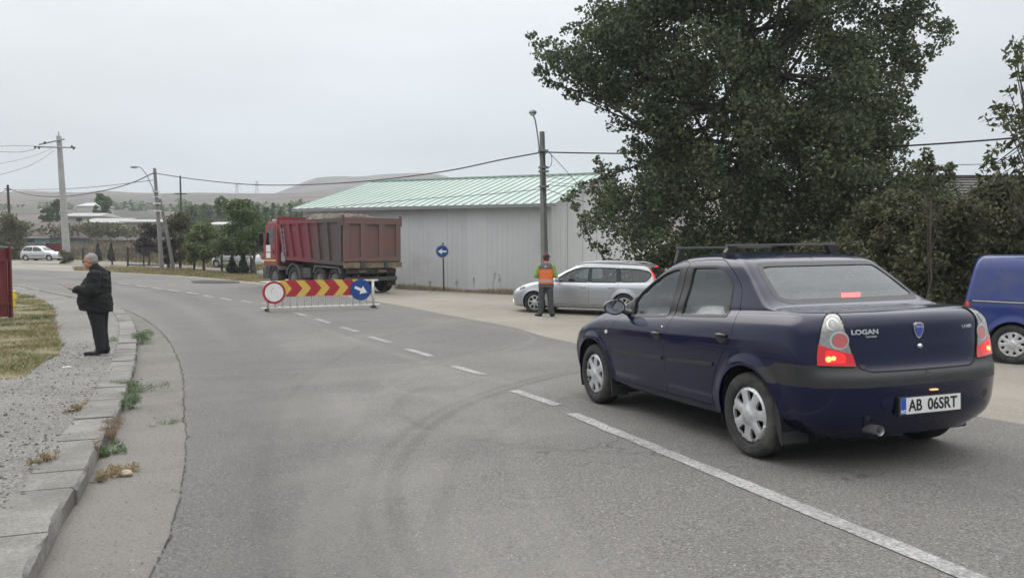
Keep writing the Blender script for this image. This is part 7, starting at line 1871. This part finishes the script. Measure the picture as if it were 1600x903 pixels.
# red sheet fence at the left edge
fx, fy = at(13, 503); o = thing('metal_fence', 'tall dark red corrugated sheet fence at the left edge of the frame', 'fence', (fx, fy, g(fx, fy) + KH - .03), (0, 0, math.atan2(-4.2, -.35)))
Hf = xz(18, 388, fy)[1] - g(fx, fy) - KH
b = MB(); n = 42; V = []; 
for k in range(n):
    x = k * .10; y = (.025 if k % 2 else 0); V += [(x, y, .05), (x, y, Hf + .02 * (k % 4 == 0))]
b.add(V, [(2 * k, 2 * k + 2, 2 * k + 3, 2 * k + 1) for k in range(n - 1)])
V2 = [(p[0], p[1] + .012, p[2]) for p in V]; b.add(V2, [(2 * k + 1, 2 * k + 3, 2 * k + 2, 2 * k) for k in range(n - 1)]); b.build('sheet_panel', M['fence_red'], o)
for x in (-.03, 2.0, 4.1): b = MB(); b.box(x - .035, x + .035, .02, .09, -.1, Hf + .06); b.build('post', M['fence_red'], o)
b = MB(); b.box(-.03, 4.1, .03, .07, Hf - .3, Hf - .24); b.box(-.03, 4.1, .03, .07, .35, .41); b.build('rail', M['fence_red'], o)
b = MB(); b.box(-.06, .5, -.01, .06, Hf + .03, Hf + .07, M=Matrix.Rotation(R(-4), 4, 'Y')); b.build('cap_strip', M['galv'], o)
b = MB(); b.prism([(-.25, -.02), (-.05, -.02), (-.04, .16), (-.16, .10)], -.05, .05, 'y'); b.build('concrete_foot', M['concrete_pale'], o)
yx, yy = at(22, 487); o = thing('gas_riser', 'short yellow gas marker post beside the red fence', 'post', (yx, yy, g(yx, yy) + KH - .03)); b = MB(); b.tube([(0, 0, -.02), (0, 0, .44), (.02, 0, .50)], .035, 8); b.build('pipe', M['yellow'], o); b = MB(); b.box(-.07, .07, -.05, .05, .26, .40, bev=.01); b.build('valve_box', M['yellow'], o)
def fence(name, label, pa, pb, Ya, Yb, pxh, m, kind='bars', step=.12, cat='fence'):
    A = Vector((xz(pa, 388, Ya)[0], Ya, 0)); B = Vector((xz(pb, 388, Yb)[0], Yb, 0)); L = (B - A).length; az = math.atan2(B.y - A.y, B.x - A.x); H = pxh / FOC * (Ya + Yb) / 2
    o = thing(name, label, cat, (A.x, A.y, (g(A.x, A.y) + g(B.x, B.y)) / 2), (0, 0, az)); np_ = max(2, int(round(L / 2.6)) + 1)
    for k in range(np_): b = MB(); x = L * k / (np_ - 1); b.box(x - .05, x + .05, -.05, .05, -.2, H + .05); b.build('post', m, o)
    b = MB()
    if kind == 'bars':
        for x in np.arange(step, L, step): b.box(x - .012, x + .012, -.012, .012, .08, H)
        b.box(0, L, -.02, .02, .12, .17); b.box(0, L, -.02, .02, H - .1, H - .05); b.build('bar_panel', m, o)
    elif kind == 'sheet':
        n = int(L / .12); V = []
        for k in range(n): V += [(k * .12, .02 * (k % 2), .05), (k * .12, .02 * (k % 2), H)]
        b.add(V, [(2 * k, 2 * k + 2, 2 * k + 3, 2 * k + 1) for k in range(n - 1)]); b.build('sheet_panel', m, o)
    else:
        for z_ in np.arange(.15, H, .16): b.tube([(0, 0, z_), (L, 0, z_)], .006, 4, cap=False)
        for x in np.arange(.16, L, .16): b.tube([(x, 0, .1), (x, 0, H)], .006, 4, cap=False)
        b.build('wire_mesh', m, o)
    return o
fence('sheet_fence', 'short dark red sheet fence behind the silver hatchback', 73, 97, 86, 84, 25, M['fence_red'], 'sheet')
fence('garden_gate', 'black bar gate left of the street lamp', 199, 250, 66, 64, 30, M['dark_iron'], 'bars', .16, 'gate')
fence('wire_fence', 'thin wire mesh fence with dark posts right of the tall mast', 108, 199, 73, 67, 25, M['dark_iron'], 'mesh')
fence('wire_fence', 'low wire mesh fence under the small trees', 262, 392, 60, 55, 22, M['dark_iron'], 'mesh')
# side track
TR = [at(*p) for p in ((35, 411), (110, 414), (170, 414.5), (260, 416), (330, 418), (400, 422))]; TR2 = [at(*p) for p in ((400, 417), (330, 413), (250, 411), (170, 409.5), (110, 408.5), (35, 405.5))]
sheet('side_track', TR + TR2, .03, M['apron'], 1.2)
def house(label, pa, pb, Y, pe, pr, pbase, wallm, roofm, name='house', D=9, hip=.0, rot=0, win=True):
    xa, ze = xz(pa, pe, Y); xb, _ = xz(pb, pe, Y); zr = xz(pa, pr, Y + D / 2)[1]; z0 = xz(pa, pbase, Y)[1]; L = xb - xa
    o = thing(name, label, 'building', (xa, Y, z0), (0, 0, R(rot))); H = ze - z0; Hr = zr - z0
    b = MB(); b.box(0, L, 0, D, -2, H); b.build('wall', wallm, o)
    b = MB(); ov = .5; h = hip * L
    V = [(-ov, -ov, H), (L + ov, -ov, H), (L + ov, D + ov, H), (-ov, D + ov, H), (h, D / 2, Hr), (L - h, D / 2, Hr)]; b.add(V, [(0, 1, 5, 4), (1, 2, 5), (2, 3, 4, 5), (3, 0, 4), (3, 2, 1, 0)]); rf = b.build('roof', roofm, o)
    b = MB(); b.box(-ov, L + ov, -ov - .06, -ov + .06, H - .12, H + .06); b.build('eaves', M['white_wall'], rf)
    if win:
        for k in range(max(1, int(L / 4))):
            x = (k + .5) * L / max(1, int(L / 4)); f = MB(); f.box(x - .6, x + .6, -.05, .0, H * .4, H * .8); w_ = f.build('window', M['window_dark'], o)
    return o
house('low house with a brown hipped roof and white eaves far left', 19, 76, 130, 371, 347, 384, M['teal'], M['tile_brown'], hip=.25, D=12)
house('long low white shed below the tall open crowned tree', 128, 193, 150, 348, 341, 358, M['white_wall'], M['concrete_pale'], 'shed', D=9, win=False)
house('low pale building with a flat grey roof just right of the mast', 95, 152, 175, 338, 333, 352, M['white_wall'], M['concrete_pale'], 'shed', D=10)
house('tiny white roofed barn up the slope left of the tall tree', 121, 148, 300, 322, 317, 328, M['white_wall'], M['white_wall'], 'barn', D=14, win=False)
house('small white building glimpsed between lamp and gate trees', 196, 262, 140, 347, 343, 356, M['white_wall'], M['concrete_pale'], 'shed', D=7)
house('pale flat shed roof peeking out above the light green tree', 325, 352, 130, 351, 347, 362, M['white_wall'], M['white_wall'], 'shed', D=7, win=False)
house('tiny pale hut on the slope near the left pole', 62, 72, 260, 328, 325, 333, M['white_wall'], M['white_wall'], 'hut', D=8, win=False)
# house with tiled roof behind the hedge on the right
xa, zr = xz(1420, 279, 38); xb, _ = xz(1760, 279, 38); ze = xz(1450, 330, 33.5)[1]
o = thing('tiled_house', 'house whose grey brown tiled roof shows above the hedge on the right', 'building', (xa, 33, 0)); L = xb - xa
b = MB(); b.box(.4, L, .6, 9.5, -.5, ze - .05); b.build('wall', M['white_wall'], o)
b = MB(); rows = 11
for s in (0, 1):
    for k in range(rows):
        t0, t1 = k / rows, (k + 1) / rows; y0, y1 = 0 + 5 * t0, 0 + 5 * t1 + .12; z0, z1 = ze + (zr - ze) * t0 + .05, ze + (zr - ze) * t1 + .05
        if s: y0, y1 = 10 - y0, 10 - y1
        V = [(0, y0, z0 - .05), (L, y0, z0 - .05), (L, y0, z0 + .03), (0, y0, z0 + .03), (0, y1, z1), (L, y1, z1)]; b.add(V, [(0, 1, 2, 3), (3, 2, 5, 4)])
b.box(0, L, 4.85, 5.15, zr + .02, zr + .14); b.build('roof', M['tile_grey'], o)
# parked vehicle glimpsed beneath the small trees: pale estate body between the conifers
# hills
def hills(name, prof, r0, r1, zstart, m, seed, px0=-400, px1=2000, back=1.35):
    xs = np.linspace(px0, px1, 201); pp = np.asarray(prof, float); top = np.interp(xs, pp[:, 0], pp[:, 1]); r_ = np.random.default_rng(seed)
    for s in (6, 14): top += np.interp(xs, np.arange(px0, px1 + s * 3, s * 3), r_.normal(0, s * .05, len(np.arange(px0, px1 + s * 3, s * 3))))
    ts = np.concatenate([np.linspace(0, 1, 22), [1.08, 1.2, back]]); V = []
    for t in ts:
        Y = r0 + (r1 - r0) * t
        for px, tp in zip(xs, top):
            X = (px - 800) / FOC * Y; zt = CAMZ + (388 - tp) / FOC * r1; zs = zstart(X, r0) if callable(zstart) else zstart
            f = t ** .9 if t <= 1 else 1 - (t - 1) * 1.6
            V.append((X, Y, zs + (zt - zs) * f + (math.sin(X * .02 + t * 7) * 1.2 * min(t, 1) * (t < 1))))
    n, k = len(ts), len(xs); i = np.arange(n * k).reshape(n, k); F = np.stack([i[:-1, :-1], i[:-1, 1:], i[1:, 1:], i[1:, :-1]], 2).reshape(-1, 4)
    return tag(mesh(name, V, F, m), kind='structure')
def field_mat(name, a, b_, c_, sc):
    m, N, L, b = shader(name); tc = N.new('ShaderNodeTexCoord'); mp = N.new('ShaderNodeMapping'); mp.inputs['Scale'].default_value = (1, .35, 1); mp.inputs['Rotation'].default_value = (0, 0, .2); L.new(tc.outputs['Object'], mp.inputs[0])
    v = N.new('ShaderNodeTexVoronoi'); v.inputs['Scale'].default_value = sc; L.new(mp.outputs[0], v.inputs['Vector']); cl = N.new('ShaderNodeSeparateColor'); L.new(v.outputs['Color'], cl.inputs[0])
    c = mixc(N, L, cl.outputs[0], a, b_); c = mixc(N, L, rmp(N, L, nz_(N, L, tc.outputs['Object'], sc * 3, 8, .7), .47, .60, 0, .9), c, c_); L.new(c, b.inputs['Base Color']); b.inputs['Roughness'].default_value = .95; return m
M['hill1'] = field_mat('hill_fields', (.125, .092, .074), (.060, .054, .042), (.024, .032, .020), .012); M['hill2'] = field_mat('far_hill_fields', (.105, .080, .068), (.066, .050, .042), (.022, .026, .020), .006)
hills('hills', [(-400, 305), (0, 302), (40, 298), (90, 301), (130, 303), (165, 298), (215, 302), (300, 304), (420, 304), (520, 300), (900, 300), (2000, 300)], 300, 760, lambda X, Y: g(X, Y) - .3, M['hill1'], 5, -1150, 2700)
hills('far_hills', [(-400, 330), (380, 318), (430, 303), (470, 288), (490, 279), (520, 276), (560, 276), (600, 273), (650, 271), (690, 273), (725, 284), (760, 300), (900, 320), (2000, 330)], 780, 1250, 30, M['hill2'], 6, -650, 2250, 1.12)
# litter and stones
x, y = at(103, 588); b = MB(); r_ = np.random.default_rng(3); V = [(r_.normal(0, .02) + .025 * (k % 5 - 2), r_.normal(0, .02), .006 + abs(r_.normal(0, .012))) for k in range(10)]; b.add(V, [(k, (k + 1) % 10, (k + 5) % 10) for k in range(10)]); o = b.build('litter_scrap', M['sign_white'], None, loc=(x, y, g(x, y) + KH)); tag(o, 'crumpled white scrap of litter on the gravel footway', 'litter')
def stone(label, px, py, r, m, up=0, name='stone'):
    x, y = at(px, py); bm = bmesh.new(); bmesh.ops.create_icosphere(bm, subdivisions=3, radius=1); r_ = np.random.default_rng(int(px))
    from mathutils import noise
    for v in bm.verts: v.co = v.co * (1 + .25 * noise.noise(v.co * 1.5 + Vector((px, 0, 0)))); v.co = Vector((v.co.x * r * 1.5, v.co.y * r, v.co.z * r * .7 + r * .5))
    me = bpy.data.meshes.new(name); bm.to_mesh(me); bm.free(); me.materials.append(m); o = bpy.data.objects.new(name, me); o.location = (x, y, g(x, y) + .01 + up); put(o); tag(o, label, 'stone')
M['tanstone'] = mat('tan_stone', (.36, .30, .22), .8, var=.2, vscale=20); M['darkstone'] = mat('dark_stone', (.05, .047, .043), .8)
stone('rounded tan stone lying in the gutter beside the straw tuft', 196, 745, .035, M['tanstone'])
# many small dark chips in the gutter: loose grit nobody would count
r_ = np.random.default_rng(17); n = 1500; k = r_.integers(0, len(kl), n); off = r_.random(n); P = []
gl = resample(gc, .05)
for j in range(n):
    a = kl[k[j]]; d = np.hypot(*(gl - a).T); e = gl[d.argmin()]; f = .06 + .98 * off[j] ** (.45 if j % 3 else 1.2); p = a + (e - a) * f
    s = r_.uniform(.004, .011) * (2.0 if r_.random() < .08 else 1); z_ = g(*p) + .012; an = r_.uniform(0, 6.28, 4) ; an.sort(); q = [(p[0] + s * math.cos(t) * r_.uniform(.6, 1.3), p[1] + s * math.sin(t) * r_.uniform(.6, 1.3), z_ + r_.uniform(.0, s * .6)) for t in an]; P.append(q)
tag(fastquads('gutter_grit', np.array(P), M['darkstone']), 'scattered dark grit in the gutter along the kerb', 'grit', kind='stuff')
r_ = np.random.default_rng(18); wk2 = [tuple(p) for p in (kl + nn_k * .27)[::4]]; walk2 = wk2 + [(wk2[-1][0] - .5, -6), (-30, -6), (-34, 24), (wk2[0][0] - 6, wk2[0][1])]
n0 = 26000; Pt = np.c_[r_.uniform(-9, -1.0, n0), 2.5 + 13.5 * r_.random(n0) ** 1.5]
ok = inpoly(Pt, walk2) & (~inpoly(Pt, GR) | (r_.random(n0) > .8)); edge = ~inpoly(Pt, walk); ok &= ~edge | (r_.random(n0) > .55)
Pt = Pt[ok][:11000]; edge = ~inpoly(Pt, walk); Zt = G(Pt[:, 0], Pt[:, 1]) + np.where(edge, KH + .004, KH - .018 + bumpy(Pt[:, 0], Pt[:, 1])); P = []
for p, z_ in zip(Pt, Zt):
    s = r_.uniform(.004, .0125) * (1.8 if r_.random() < .05 else 1); c = r_.uniform(0, 6.28); h = s * r_.uniform(.5, 1)
    B = [(p[0] + s * 1.2 * math.cos(c + t), p[1] + s * math.sin(c + t), z_ - .002) for t in (0, 1.7, 3.3, 4.8)]; T = [(p[0] + s * .7 * math.cos(c + t + .2), p[1] + s * .6 * math.sin(c + t + .2), z_ + h) for t in (0, 1.7, 3.3, 4.8)]
    P.append(T)
    for j in range(4): P.append([B[j], B[(j + 1) % 4], T[(j + 1) % 4], T[j]])
idx = np.repeat(r_.choice([0, 1, 2], len(P) // 5, p=[.55, .27, .18]), 5)
tag(fastquads('footway_gravel', np.array(P[:len(idx)]), [M['walk'], M['pebble_pale'], M['pebble_dark']], None, idx), 'loose gravel scattered on the footway', 'gravel', kind='stuff')
# dark patch at the far road edge, tar streaks beside the saloon
def blotch(name, px, m, seed, zo=.02):
    q = crom([at(*p) for p in px + [px[0]]], 5)[:-1]; r_ = np.random.default_rng(seed); q = [tuple(p + r_.normal(0, .006, 2)) for p in q]; sheet(name, q, zo, m, .4)
blotch('tar_patch', [(298, 440), (330, 438.6), (368, 440), (372, 442.5), (335, 443.4), (305, 442.6)], M['soil_crack'], 1, .035)
M['tar'] = mat('old_tar', (.075, .073, .071), .9)
# white car half hidden behind the garden trees: a copy of the hatchback and its parts
def copy_tree(o, parent=None):
    c = o.copy(); COL.objects.link(c); c.parent = parent
    for ch in list(o.children): copy_tree(ch, c)
    return c
wc = copy_tree(hatch); wc['label'] = 'white car half hidden behind the garden trees beside the truck cab'; x, _ = xz(389, 388, 63); place(wc, x, 63, R(160))
# air: thin even haze round the whole place, sky outside
hz = MB(); hz.box(-1500, 1500, -60, 1800, -8, 150); h = hz.build('haze', [], None); tag(h, 'thin autumn haze over the valley', 'haze', kind='stuff')
hm = bpy.data.materials.new('haze'); hm.use_nodes = True; hN = hm.node_tree.nodes; hN.clear(); ho = hN.new('ShaderNodeOutputMaterial'); hv = hN.new('ShaderNodeVolumePrincipled')
hv.inputs['Color'].default_value = (.88, .94, 1, 1); hv.inputs['Density'].default_value = .00040; hv.inputs['Anisotropy'].default_value = .0
hm.node_tree.links.new(hv.outputs[0], ho.inputs['Volume']); h.data.materials.append(hm)

GROUPS = {'overhead_cable': 'overhead cables', 'weed_clump': 'weeds along the kerb', 'dry_stalk': 'dry stalks along the hall wall', 'hedge_bush': 'hedge bushes on the right',
          'garden_tree': 'garden trees across the road', 'field_tree': 'hazy trees on the fields', 'pylon': 'far pylons', 'wire_fence': 'wire fences across the road', 'stone': 'loose stones', 'shed': 'far sheds', 'wooden_pole': 'thin far utility poles', 'conifer': 'small conifers across the road'}
for o in COL.objects:
    b_ = o.name.split('.')[0]
    if o.parent is None and b_ in GROUPS: o['group'] = GROUPS[b_]
